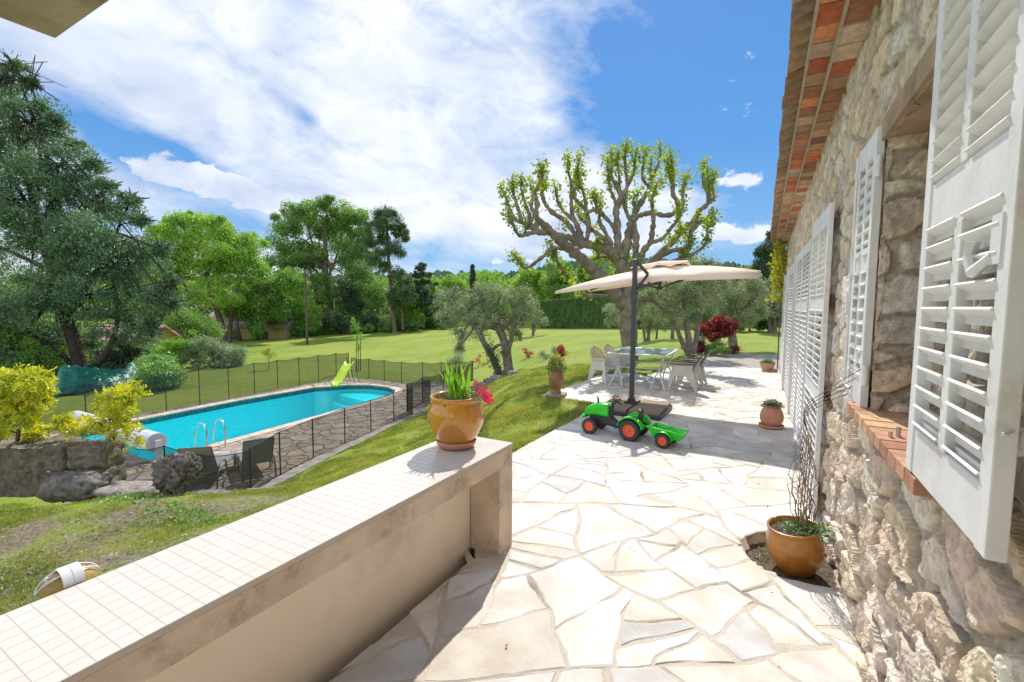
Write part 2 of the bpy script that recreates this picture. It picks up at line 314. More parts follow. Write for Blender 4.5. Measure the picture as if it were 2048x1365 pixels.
mb = MB(); ny, nx = X.shape; i, j = np.meshgrid(np.arange(ny-1), np.arange(nx-1), indexing='ij')
mb.add(np.stack([X, Y, Z], -1).reshape(-1, 3), np.stack([i*nx+j, i*nx+j+1, (i+1)*nx+j+1, (i+1)*nx+j], -1).reshape(-1, 4))
mb.C = [np.repeat((1-bare).reshape(-1, 1), 3, 1)]
mb.build('ground', lawn_material(), smooth=True, kind='structure', label='green lawn sloping from the terrace down to the pool and out to the trees', category='lawn')
# gravel yard
mg = M('gravel', (.30, .26, .22), (.46, .41, .35), rough=.95, ns=60, bump=1., bs=90)
mb = MB(); gx_, gy_ = np.meshgrid(np.arange(-2.7, 3.6, .12), np.arange(14.2, 20.6, .12)); gz_ = -.02+.015*fbm(gx_*4, gy_*4)
ins = inpoly(gx_+.25*vnoise(gx_*2, gy_*2), gy_+.25*vnoise(gx_*2, gy_*2, 9), GRAVEL); k = gx_.shape; idx = np.arange(gx_.size).reshape(k); ok = ins[:-1, :-1] & ins[1:, 1:] & ins[1:, :-1] & ins[:-1, 1:]
mb.add(np.stack([gx_, gy_, gz_], -1).reshape(-1, 3), np.stack([idx[:-1, :-1], idx[:-1, 1:], idx[1:, 1:], idx[1:, :-1]], -1)[ok]); mb.build('gravel_yard', mg, smooth=True, kind='structure', label='grey gravel yard beyond the paved terrace', category='gravel')
# ---- irregular flagstones: power cells, shrunk, roughened and pushed inside the paved outline
def near_edge(P, p):
    best = None
    for i in range(len(P)):
        a = P[i]; b = P[(i+1) % len(P)]; t = np.clip(np.dot(p-a, b-a)/np.dot(b-a, b-a), 0, 1); q = a+t*(b-a); d = np.hypot(*(p-q))
        if best is None or d < best[0]: best = (d, q)
    return best[1]
def bsp(lo, hi, size, r):                                          # crazy paving: one slab split again and again by crooked cuts
    st = [np.array([(lo[0], lo[1]), (hi[0], lo[1]), (hi[0], hi[1]), (lo[0], hi[1])], float)]; out = []
    while st:
        P = st.pop(); x, y = P[:, 0], P[:, 1]; A = .5*abs(np.sum(x*np.roll(y, -1)-np.roll(x, -1)*y))
        if A < size**2*r.choice([.35, .7, 1.1, 1.7]): out.append(P); continue
        c = P.mean(0); d = P-c; w, V = np.linalg.eigh(d.T@d); ax = V[:, 1]; ang = r.normal(0, .42); n_ = np.array([ax[0]*math.cos(ang)-ax[1]*math.sin(ang), ax[0]*math.sin(ang)+ax[1]*math.cos(ang)]); c = c+ax*r.normal(0, .12)*math.sqrt(w[1]/len(P)); s_ = (P-c)@n_
        for sg in (1, -1):
            Q = []
            for k in range(len(P)):
                a, b = s_[k-1]*sg, s_[k]*sg
                if (a > 0) != (b > 0): Q.append(P[k-1]+(P[k]-P[k-1])*(a/(a-b)))
                if b <= 0: Q.append(P[k])
            if len(Q) >= 3: st.append(np.array(Q))
    return out
def shrink(c, g):
    out = c; ctr = c.mean(0)
    for k in range(len(c)):
        a, b = c[k], c[(k+1) % len(c)]; e = b-a; L = np.hypot(*e)
        if L < 1e-6: continue
        n_ = np.array([e[1], -e[0]])/L
        if np.dot(ctr-a, n_) > 0: n_ = -n_
        s_ = (out-a)@n_+g; Q = []
        for j in range(len(out)):
            p, q = s_[j-1], s_[j]
            if (p > 0) != (q > 0): Q.append(out[j-1]+(out[j]-out[j-1])*(p/(p-q)))
            if q <= 0: Q.append(out[j])
        out = np.array(Q)
        if len(out) < 3: return out
    return out
def flags(mb, poly, hole, size, z, gap, pal, seed, th=.02, ell=None, cells=None):
    r = np.random.default_rng(seed); lo = poly.min(0)-size; hi = poly.max(0)+size; P = []; tries = int((hi-lo).prod()/size**2*14); P = np.zeros((0, 2)); rad = []
    if ell is not None: P = np.array([ell[:2]]); rad = [.56]
    if cells is not None: tries = 0; cells = bsp(lo, hi, size, r)
    for _ in range(tries):
        p = r.uniform(lo, hi); q = size*r.choice([.42, .62, .85, 1.05])
        if len(P) and np.any(np.hypot(*(P-p).T) < (np.array(rad)+q)*.36): continue
        P = np.vstack([P, p]); rad.append(q)
    rad = np.array(rad); inpo = poly; n = 0
    if cells is not None: P = np.array([q.mean(0) for q in cells])
    for i in range(len(P)):
        d = np.hypot(*(P-P[i]).T); nb = np.argsort(d)[1:22]; c = P[i]+np.array([(-1, -1), (1, -1), (1, 1), (-1, 1)])*size*1.3
        if cells is not None: c = shrink(cells[i], gap/2*r.uniform(.6, 1.7)); nb = []
        for j in nb:
            e = P[j]-P[i]; L = np.hypot(*e); e = e/L; t = (L+((rad[i]**2-rad[j]**2) if cells is None else 0)*.5/L)/2-gap/2*r.uniform(.6, 1.6); s = (c-P[i])@e-t; out = []
            for k in range(len(c)):
                a, b = s[k-1], s[k]
                if (a > 0) != (b > 0): out.append(c[k-1]+(c[k]-c[k-1])*(a/(a-b)))
                if b <= 0: out.append(c[k])
            c = np.array(out)
            if len(c) < 3: break
        if len(c) < 3: continue
        ctr = c.mean(0); D = []
        for k in range(len(c)):
            a = c[k]; b = c[(k+1) % len(c)]; m_ = max(1, int(np.hypot(*(b-a))/.07))
            for t in np.arange(m_)/m_: D.append(a+(b-a)*t)
        D = np.array(D); D = D+np.stack([vnoise(D[:, 0]*9, D[:, 1]*9, i), vnoise(D[:, 0]*9, D[:, 1]*9, i+31)], 1)*.013
        if cells is not None: D = D+np.stack([fbm(D[:, 0]*2.6, D[:, 1]*2.6, 3., 3), fbm(D[:, 0]*2.6, D[:, 1]*2.6, 40., 3)], 1)*.045
        ins = inpoly(D[:, 0], D[:, 1], poly)
        if hole is not None: ins &= ~inpoly(D[:, 0], D[:, 1], hole)
        if ins.mean() < .3: continue
        if not ins.all():
            for k in np.where(~ins)[0]:
                inside_hole = hole is not None and inpoly(D[k:k+1, 0], D[k:k+1, 1], hole)[0]; D[k] = near_edge(hole if inside_hole else poly, D[k])
        if ell is not None:
            q = (D-ell[:2])/ell[2:]; rr = np.hypot(*q.T)
            if np.hypot(*((D.mean(0)-ell[:2])/ell[2:])) < .75: continue
            w = rr < 1; D[w] = ell[:2]+(q[w]/rr[w, None])*ell[2:]
        keep = [k for k in range(len(D)) if np.hypot(*(D[k]-D[k-1])) > .004]
        if len(keep) < 4: continue
        D = D[keep]; ctr = D.mean(0); col = np.array(pal[r.integers(len(pal))])*r.uniform(.86, 1.1); dz = r.normal(0, .0025, 3); k = len(D)
        zt = z+dz[0]*.6+(D-ctr)@dz[1:]; In = D+(ctr-D)*np.minimum(.5, .012/(np.hypot(*(ctr-D).T)[:, None]+1e-6))
        v = np.vstack([np.c_[D, np.full(k, z-th)], np.c_[D, zt-.005], np.c_[In, zt], [[*ctr, z+dz[0]*.6]]])
        f = [(l*k+a, l*k+(a+1) % k, (l+1)*k+(a+1) % k, (l+1)*k+a) for l in (0, 1) for a in range(k)]+[(2*k+a, 2*k+(a+1) % k, 3*k) for a in range(k)]
        mb.add(v, f, col); n += 1
    return n
stone_m = M('pale_flagstone', (1., 1., 1.), (.80, .76, .71), rough=.75, ns=3.5, bump=.35, bs=45, attr=True, dark=(.55, .50, .44), ds=1.1)
E_ = np.array([.27, 3.68, .38, .35])
mb = MB(); flags(mb, TERR1, None, .43, 0., .015, [(.74, .715, .67), (.735, .70, .63), (.71, .70, .68), (.63, .63, .625), (.75, .725, .68), (.70, .65, .57), (.67, .67, .66), (.73, .71, .68)], 3, ell=E_, cells=1)
mb.build('terrace_paving', stone_m, kind='structure', label='pale irregular flagstones of the terrace', category='paving')
mort = M('sandy_mortar', (.58, .51, .42), (.68, .61, .52), rough=.95, ns=70, bump=.8, bs=160, dark=(.30, .24, .18), ds=2.2)
def sheet(name, poly, hole, st, z, amp, mat, ell=None, **k):
    lo = poly.min(0)-st; hi = poly.max(0)+st; gx, gy = np.meshgrid(np.arange(lo[0], hi[0], st), np.arange(lo[1], hi[1], st)); ins = inpoly(gx, gy, poly)
    if hole is not None: ins &= ~inpoly(gx, gy, hole)
    gz = z+amp*fbm(gx*12, gy*12, 1., 3)
    if ell is not None: gz = np.where(np.hypot((gx-ell[0])/ell[2], (gy-ell[1])/ell[3]) < .97, z-.12+.04*vnoise(gx*20, gy*20), gz)
    idx = np.arange(gx.size).reshape(gx.shape); a = ins.astype(int); ok = (a[:-1, :-1]+a[1:, 1:]+a[1:, :-1]+a[:-1, 1:]) >= 4
    mb = MB(); mb.add(np.stack([gx, gy, gz], -1).reshape(-1, 3), np.stack([idx[:-1, :-1], idx[:-1, 1:], idx[1:, 1:], idx[1:, :-1]], -1)[ok]); return mb.build(name, mat, smooth=True, **k)
sheet('terrace_mortar', grow(TERR1, .0), None, .04, -.0045, .0015, mort, ell=E_, kind='structure', label='sandy mortar bed between the terrace flagstones', category='mortar')
mb = MB(); q_ = np.linspace(0, 2*math.pi, 40)[:-1]; mb.prism(np.c_[.27+.39*np.cos(q_), 3.68+.36*np.sin(q_)], -.2, -.085, bevel=.02); mb.build('planting_hole', M('damp_soil', (.06, .045, .03), (.16, .12, .08), rough=1, ns=40, bump=1., bs=60), kind='structure', label='dark soil in the planting hole at the foot of the wall', category='soil')
mb = MB(); T2 = grow(TERR1, .005)
for i in range(len(T2)): a, b = T2[i], T2[(i+1) % len(T2)]; mb.add([(*a, -.35), (*b, -.35), (*b, -.006), (*a, -.006)], [(0, 1, 2, 3)])
mb.build('terrace_edge', mort, kind='structure', label='low mortar edge of the terrace against the grass', category='paving edge')
# ================================================================ POOL
COPE = grow(POOL, .32)
deck_m = M('deck_flagstone', (1., 1., 1.), (.72, .70, .68), rough=.85, ns=2.5, bump=.5, bs=40, attr=True)
mb = MB(); flags(mb, DECK, COPE, .50, POOLZ, .035, [(.43, .35, .26), (.46, .37, .27), (.40, .33, .26), (.48, .38, .25), (.40, .34, .28)], 11, th=.03)
mb.build('pool_deck_paving', deck_m, kind='structure', label='brown crazy paving around the swimming pool', category='paving')
sheet('pool_deck_mortar', DECK, POOL, .1, POOLZ-.014, .002, M('dark_mortar', (.14, .12, .10), (.20, .17, .14), rough=1, ns=30), kind='structure', label='dark joints between the pool paving stones', category='mortar')
def resample(P, st):
    P = np.array(P); out = []
    for i in range(len(P)):
        a, b = P[i], P[(i+1) % len(P)]; k = max(1, round(np.hypot(*(b-a))/st))
        for t in np.arange(k)/k: out.append(a+(b-a)*t)
    return np.array(out)
pool = thing('swimming_pool', 'long turquoise swimming pool with a rounded end and pale stone rim', 'swimming pool', (-16.3, 11, POOLZ))
mb = MB(); In = resample(POOL, .42)
ctr = POOL.mean(0)
for k in range(len(In)):
    a, b = In[k], In[(k+1) % len(In)]; t = unit(b-a); nrm = np.array([t[1], -t[0]]); nrm *= np.sign(np.dot(nrm, (a+b)/2-ctr)) or 1; g = t*.006
    oa, ob = near_edge(COPE, a+nrm*.32), near_edge(COPE, b+nrm*.32); c = np.array([.60, .49, .38])*rng.uniform(.85, 1.12)
    mb.prism([a+g-nrm*.03, b-g-nrm*.03, ob-g*.6, oa+g*.6], POOLZ-.03, POOLZ+.022, c, bevel=.008)
mb.build('coping', M('pool_coping', (1, 1, 1), (.8, .77, .72), rough=.7, ns=8, bump=.3, attr=True), pool)
tile_m, n = newmat('pool_border_tile'); tc = n.n('ShaderNodeTexCoord').outputs['Object']; vo = n.n('ShaderNodeTexVoronoi', feature='F1'); n.set(vo.inputs['Vector'], tc); vo.inputs['Scale'].default_value = 22
p = n.n('ShaderNodeBsdfPrincipled'); n.set(p.inputs['Base Color'], n.ramp(n.sep(vo.outputs['Color'])[0], [(0, (.015, .05, .07)), (.5, (.05, .14, .14)), (1, (.12, .22, .20))])); p.inputs['Roughness'].default_value = .2; fin(tile_m, n, p.outputs[0])
WZ = POOLZ-.17
mb = MB(); lin = MB(); R = resample(POOL, .4); kk = len(R)
for k in range(kk):
    a, b = R[k], R[(k+1) % kk]; mb.add([(*a, WZ-.04), (*b, WZ-.04), (*b, POOLZ+.0), (*a, POOLZ+.0)], [(0, 1, 2, 3)]); lin.add([(*a, POOLZ-1.75), (*b, POOLZ-1.75), (*b, WZ-.04), (*a, WZ-.04)], [(0, 1, 2, 3)])
mb.build('border_tiles', tile_m, pool)
fl = R[::-1]; lin.add(np.c_[R, np.full(kk, POOLZ-1.75)], [tuple(range(kk))])
lin.build('liner', M('pool_liner', (.50, .93, .96), (.55, .95, .97), rough=.6, ns=2), pool)
mb = MB()                                                        # steps at the rounded end
for q, (zz, s) in enumerate([(-.35, 0.), (-.68, .38), (-1.0, .76)]):
    P_ = [(-18.3+s*.1, 15.9-s), (-17.4, 16.45-s*.55), (-16.4, 16.5-s*.55), (-15.4, 15.95-s), (-14.75, 15.0-s*.6), (-15.6, 14.6-s*1.05), (-16.8, 14.9-s*1.05), (-18.1, 15.2-s)]
    mb.prism(P_, POOLZ-1.74, POOLZ+zz, bevel=.02)
mb.build('step', M('pool_step', (.70, .86, .88), rough=.5), pool)
wm, n = newmat('pool_water'); tc = n.n('ShaderNodeTexCoord').outputs['Object']; b = n.n('ShaderNodeBump'); b.inputs['Strength'].default_value = .9; b.inputs['Distance'].default_value = .10; n.set(b.inputs['Height'], n.noise(tc, 4.5, 4, .6, 1.5))
tr = n.n('ShaderNodeBsdfRefraction'); tr.inputs['IOR'].default_value = 1.2; tr.inputs['Roughness'].default_value = 0; tr.inputs['Color'].default_value = (.30, .93, .97, 1); n.set(tr.inputs['Normal'], b.outputs[0])
tp = n.n('ShaderNodeBsdfTransparent'); tp.inputs['Color'].default_value = (.20, .96, .985, 1)
gl = n.n('ShaderNodeBsdfGlossy'); gl.inputs['Roughness'].default_value = .03; n.set(gl.inputs['Normal'], b.outputs[0]); fr = n.n('ShaderNodeFresnel'); fr.inputs['IOR'].default_value = 1.33; n.set(fr.inputs['Normal'], b.outputs[0])
ms = n.n('ShaderNodeMixShader'); n.set(ms.inputs[0], n.math('MULTIPLY', fr.outputs[0], .75)); n.set(ms.inputs[1], tp.outputs[0]); n.set(ms.inputs[2], gl.outputs[0]); fin(wm, n, ms.outputs[0])
mb = MB(); mb.add(np.c_[R, np.full(kk, WZ)], [tuple(range(kk))]); mb.build('pool_water', wm, kind='structure', label='turquoise water in the swimming pool', category='water')
# rough concrete kerb between the pool paving and the grass bank
kerb_m = M('weathered_kerb', (.20, .18, .155), (.30, .27, .23), rough=.95, ns=5, bump=.8, bs=35, dark=(.10, .09, .075), ds=3)
kp = smooth_path([(-8.2, 3.3), (-8.9, 3.95), (-9.35, 5.2), (-9.75, 6.6), (-10.15, 8), (-10.7, 10.3), (-11.2, 13), (-11.4, 14.2)], 5); mb = MB()
v = []
for i, p_ in enumerate(kp):
    t = unit(kp[min(i+1, len(kp)-1)]-kp[max(i-1, 0)]); nr = np.array([t[1], -t[0]]); w = .38+.05*vnoise(i*.5, 0.); z_ = POOLZ+.05+.025*vnoise(i*.7, 3.)
    v += [(*(p_-nr*.02), POOLZ-.1), (*(p_+nr*.0), z_), (*(p_+nr*w), z_+.05), (*(p_+nr*(w+.08)), z_-.35)]
k = len(kp); mb.add(v, [(4*i+a, 4*i+a+1, 4*i+a+5, 4*i+a+4) for i in range(k-1) for a in range(3)]); mb.build('kerb', kerb_m, kind='structure', label='weathered concrete kerb between the pool paving and the grass bank', category='kerb')
# ================================================================ PARAPET
TS = .05548; PX0, PX1, PY1, PZT = -2.0545, -1.555, 2.815, .7475
plaster = M('cream_plaster', (.84, .72, .57), (.88, .77, .63), rough=.9, ns=1.5, bump=.25, bs=120, dark=(.68, .57, .46), ds=.9)
fascia_m = M('stained_render', (.72, .57, .44), (.60, .47, .36), rough=.95, ns=4, bump=.6, bs=90, dark=(.30, .25, .19), ds=3.5)
par = thing('parapet_wall', 'low cream rendered parapet wall with a white tiled top along the terrace', 'wall', ((PX0+PX1)/2, 1., 0))
mb = MB(); mb.box(((PX0+.03-1.80)/2, .6, .02), (-1.80-PX0-.03, 4.06, 1.24)); mb.build('wall_body', plaster, par)
mb = MB(); mb.box(((PX0+PX1)/2, .7, .665), (PX1-PX0-.006, 4.22, .115)); mb.build('cornice', fascia_m, par, bevel=.004)
mb = MB(); mb.box(((-1.80+PX1)/2-.001, 2.722, .30), (.245, .18, .62)); mb.box((-1.93, 2.722, .05), (.23, .178, 1.12)); mb.build('end_pillar', fascia_m, par, bevel=.006)
tm, n = newmat('white_mosaic_tile'); tc = n.n('ShaderNodeTexCoord').outputs['Object']; br = n.n('ShaderNodeTexBrick', offset=0., squash=1.); n.set(br.inputs['Vector'], tc)
br.inputs['Scale'].default_value = 1; br.inputs['Brick Width'].default_value = TS; br.inputs['Row Height'].default_value = TS; br.inputs['Mortar Size'].default_value = .002; br.inputs['Mortar Smooth'].default_value = .3
br.inputs['Color1'].default_value = (.66, .635, .585, 1); br.inputs['Color2'].default_value = (.62, .59, .53, 1); br.inputs['Mortar'].default_value = (.52, .44, .37, 1)
c = n.mix(n.math('MULTIPLY', n.mapr(n.noise(tc, 2.2, 4), .55, .75), .35), br.outputs['Color'], (.70, .58, .42))
p = n.n('ShaderNodeBsdfPrincipled'); n.set(p.inputs['Base Color'], c); n.set(p.inputs['Roughness'], n.math('ADD', n.math('MULTIPLY', br.outputs['Fac'], .5), .22))
b = n.n('ShaderNodeBump'); b.inputs['Strength'].default_value = .6; b.inputs['Distance'].default_value = .002; n.set(b.inputs['Height'], n.math('SUBTRACT', 1., br.outputs['Fac'])); n.set(p.inputs['Normal'], b.outputs[0]); fin(tm, n, p.outputs[0])
mb = MB(); y0 = PY1-TS*78; mb.box(((PX0+PX1)/2, (y0+PY1)/2, 0), (PX1-PX0, PY1-y0, .024))
o = mb.build('tile_top', tm, None, bevel=.002); 
for vv in o.data.vertices: vv.co += Vector(((PX1-PX0)/2, (PY1-y0)/2, 0))
o.parent = par; o.location = (PX0-par.location[0], y0-par.location[1], PZT-.024); 
# ================================================================ HOUSE
HA = .01; HR = rotz(HA)
hs_ = thing('stone_house', 'long rubble stone house with a tiled eave and white louvred shutters', 'house', (.485, 0, 0), HA)
white = M('white_paint', (.82, .81, .81), (.76, .75, .75), rough=.5, ns=9, bump=.15, bs=60, dark=(.66, .63, .59), ds=5)
wall_m = M('rubble_stone', (1, 1, 1), (.70, .66, .60), rough=.9, ns=34, bump=1., bs=90, attr=True, dark=(.50, .43, .35), ds=16, lo=.40, hi=.75)
PAL = [(.82, .75, .65), (.72, .62, .50), (.78, .69, .61), (.66, .63, .60), (.78, .68, .52), (.76, .69, .62), (.86, .81, .74), (.70, .58, .46), (.79, .65, .55)]
def stonework(mb, org, U, V_, Nn, w, h, su, sv, size, rel, seed, holes=(), rough=.008, edge=None, win=None):
    r = np.random.default_rng(seed); U, V_, Nn, org = map(lambda q: np.array(q, float), (U, V_, Nn, org)); area = w*h; n = int(area/(size[0]*size[1])*1.3)+4
    wn = win or (0, w, 0, h); u = np.linspace(wn[0], wn[1], max(2, int((wn[1]-wn[0])/su)+1)); v = np.linspace(wn[2], wn[3], max(2, int((wn[3]-wn[2])/sv)+1)); uu, vv = np.meshgrid(u, v)
    S = r.uniform((-.1, -.1), (w+.1, h+.1), (n*6, 2)); keep = []; kd = None; pts = np.zeros((0, 2))
    for p in S:
        if len(pts) and np.min(np.hypot((pts[:, 0]-p[0])/size[0], (pts[:, 1]-p[1])/size[1])) < .72: continue
        pts = np.vstack([pts, p])
    kd = kdtree.KDTree(len(pts))
    for i, p in enumerate(pts): kd.insert((p[0]/size[0], p[1]/size[1], 0), i)
    kd.balance(); a = uu+.045*fbm(uu*5, vv*5, seed, 3); b = vv+.03*fbm(uu*5, vv*5, seed+9, 3); qa = (a/size[0]).ravel(); qb = (b/size[1]).ravel()
    i1 = np.zeros(qa.size, int); dd = np.zeros(qa.size)
    for k in range(qa.size): q = kd.find_n((qa[k], qb[k], 0), 2); i1[k] = q[0][1]; dd[k] = q[1][2]-q[0][2]
    i1 = i1.reshape(uu.shape); dd = dd.reshape(uu.shape); m_ = len(pts); hgt = r.uniform(.45, 1, m_); tl = r.normal(0, .22, (m_, 2)); pc = np.array(PAL)[r.integers(len(PAL), size=m_)]*r.uniform(.84, 1.15, (m_, 1))*(1.0, .955, .90)
    st = np.clip((dd-.11)/.10, 0, 1); st = st*st*(3-2*st); R_ = rel(uu, vv) if callable(rel) else rel
    z = st*R_*(hgt[i1]+(a-pts[i1, 0])/size[0]*tl[i1, 0]+(b-pts[i1, 1])/size[1]*tl[i1, 1]); ro = fbm(uu*16, vv*16, seed, 5, .6); rg = 1-np.abs(fbm(uu*11, vv*23, seed+4, 4, .6))
    rough_ = rough*np.clip(R_/.05, .4, 1.2); z = z+st*(ro*rough_+(rg-.6)*rough_*.8+fbm(uu*5, vv*7, seed+2, 2)*rough_*1.4)+(1-st)*ro*.004
    z -= R_*.5
    if edge is not None: z = np.minimum(z, edge)
    mo = np.array([.56, .49, .40]); cs = np.clip((dd-.12)/.05, 0, 1)[..., None]; col = mo*(1-cs)+pc[i1]*cs; col = col*(1+.20*ro[..., None]); col *= 1-.35*np.exp(-((dd-.115)/.03)**2)[..., None]*(.5+.5*vnoise(uu*9, vv*9, 7.))[..., None]; col = np.clip(col, .03, .95)*.999
    P = org+uu[..., None]*U+vv[..., None]*V_+z[..., None]*Nn; idx = np.arange(uu.size).reshape(uu.shape); f = np.stack([idx[:-1, :-1], idx[:-1, 1:], idx[1:, 1:], idx[1:, :-1]], -1)
    ok = np.ones(f.shape[:2], bool); cu = (uu[:-1, :-1]+uu[1:, 1:])/2; cv = (vv[:-1, :-1]+vv[1:, 1:])/2
    for (a0, a1, b0, b1) in holes: ok &= ~((cu > a0) & (cu < a1) & (cv > b0) & (cv < b1))
    f = f[ok]
    if np.dot(np.cross(U, V_), Nn) < 0: f = f[:, ::-1]
    mb.V.append(P.reshape(-1, 3)); mb.F.append(f+mb.n); mb.n += uu.size; mb.C.append(col.reshape(-1, 3))
WIN = (1.87, 2.86, 1.215, 2.53); D1 = (5.58, 6.50, -.1, 2.5); D2 = (9.1, 10.0, -.1, 2.5); D3 = (12.2, 13.2, -.1, 2.5)
mb = MB()
rel = lambda u, v: .024+.026*np.clip((1.35-v)/.4, 0, 1)
def hole(W_, y0, z0=-.1): return (W_[0]-y0, W_[1]-y0, W_[2]-z0, W_[3]-z0)
FH = [hole(WIN, -1.8), hole(D1, -1.8), hole(D2, -1.8), hole(D3, -1.8)]
for (ya, yb_, za, zb, st_) in [(-1.8, .30, 0, 3.66, .035), (.30, 1.87, 0, 1.36, .0065), (.30, 1.87, 1.36, 3.66, .02), (1.87, 4.2, 0, 1.9, .0095), (1.87, 4.2, 1.9, 3.66, .0115), (4.2, 8.5, 0, 3.66, .019), (8.5, 15.1, 0, 3.66, .033)]:
    stonework(mb, (.012, -1.8, -.1), (0, 1, 0), (0, 0, 1), (-1, 0, 0), 16.9, 3.66, st_, st_, (.40, .20), rel, 5, FH, win=(ya+1.8, yb_+1.8, za, zb))
stonework(mb, (.03, 15.1, -.1), (1, 0, 0), (0, 0, 1), (0, 1, 0), 6, 3.8, .08, .06, (.30, .17), .03, 10)
# reveals of the near window: far jamb, near jamb
stonework(mb, (0., 2.862, 1.2), (1, 0, 0), (0, 0, 1), (0, -1, 0), .42, 1.34, .012, .012, (.34, .17), .03, 12)
stonework(mb, (0., 1.868, 1.2), (1, 0, 0), (0, 0, 1), (0, 1, 0), .42, 1.34, .03, .03, (.34, .17), .03, 13)
for D_ in (D1, D2, D3):
    stonework(mb, (0., D_[1], 0), (1, 0, 0), (0, 0, 1), (0, -1, 0), .3, 2.55, .025, .025, (.34, .17), .03, 14)
    mb.add([(0, D_[0], 0), (.3, D_[0], 0), (.3, D_[0], 2.55), (0, D_[0], 2.55)], [(0, 1, 2, 3)], (.45, .37, .28))
mb.add([(.42, -1.8, -.1), (7, -1.8, -.1), (7, -1.8, 3.6), (.42, -1.8, 3.6)], [(0, 1, 2, 3)], (.5, .42, .33)); mb.add([(6.1, -1.8, -.1), (6.1, 15.1, -.1), (6.1, 15.1, 3.6), (6.1, -1.8, 3.6)], [(0, 1, 2, 3)], (.5, .42, .33))
mb.build('wall', wall_m, hs_, smooth=False, local=True)
# lintel soffits of the openings
wood = M('lintel_render', (.42, .30, .19), (.34, .24, .15), rough=.9, ns=6, bump=.4, bs=50, dark=(.24, .17, .11), ds=4)
for W_ in (WIN, D1, D2, D3):
    mb = MB(); mb.box((.20, (W_[0]+W_[1])/2, W_[3]+.05), (.44, W_[1]-W_[0]+.06, .1)); mb.build('lintel', wood, hs_, local=True)
# brick sill of the near window
sill_m = M('terracotta_brick', (1, 1, 1), (.75, .72, .68), rough=.85, ns=18, bump=.5, bs=70, attr=True)
mb = MB(); r_ = np.random.default_rng(2); yy = 1.74
while yy < 2.95:
    w_ = .118; c = np.array([(.52, .24, .14), (.60, .33, .19), (.62, .40, .22), (.55, .28, .18)][r_.integers(4)])*r_.uniform(.85, 1.1)
    mb.box((.163, yy+w_/2, 1.19+r_.normal(0, .0015)), (.47, w_-.008, .05), col=c, rz=r_.normal(0, .008)); yy += w_
mb.box((.165, 2.35, 1.183), (.44, 1.2, .044), col=(.50, .42, .33)); mb.build('window_sill', sill_m, hs_, local=True, bevel=.003)
mb = MB(); mb.tube([(.0, 2.30, 1.21), (.0, 2.30, 1.255)], .008); mb.tube([(-.03, 2.27, 1.21), (-.03, 2.27, 1.24)], .007); mb.build('sill_pin', M('galvanised', (.55, .53, .50), rough=.4, metal=.6), hs_, local=True)
glass = M('window_glass', (.05, .06, .07), rough=.05, spec=.8)
def casement(y0, y1, z0, z1, x, nm):
    mb = MB(); w = .055
    for a, b in ((y0, y0+w), ((y0+y1)/2-w*.7, (y0+y1)/2+w*.7), (y1-w, y1)): mb.box((x, (a+b)/2, (z0+z1)/2), (.045, b-a, z1-z0))
    for z in (z0+w/2, z1-w/2, (z0+z1)/2): mb.box((x+.002, (y0+y1)/2, z), (.04, y1-y0, w))
    f = mb.build(nm, white, hs_, local=True, bevel=.003); g = MB(); g.box((x+.01, (y0+y1)/2, (z0+z1)/2), (.008, y1-y0-.02, z1-z0-.02)); g.build('pane', glass, f, local=True)
casement(1.875, 2.855, 1.225, 2.52, .36, 'window')
for D_ in (D1, D2, D3): casement(D_[0]+.01, D_[1]-.01, .01, 2.49, .28, 'glazed_door')
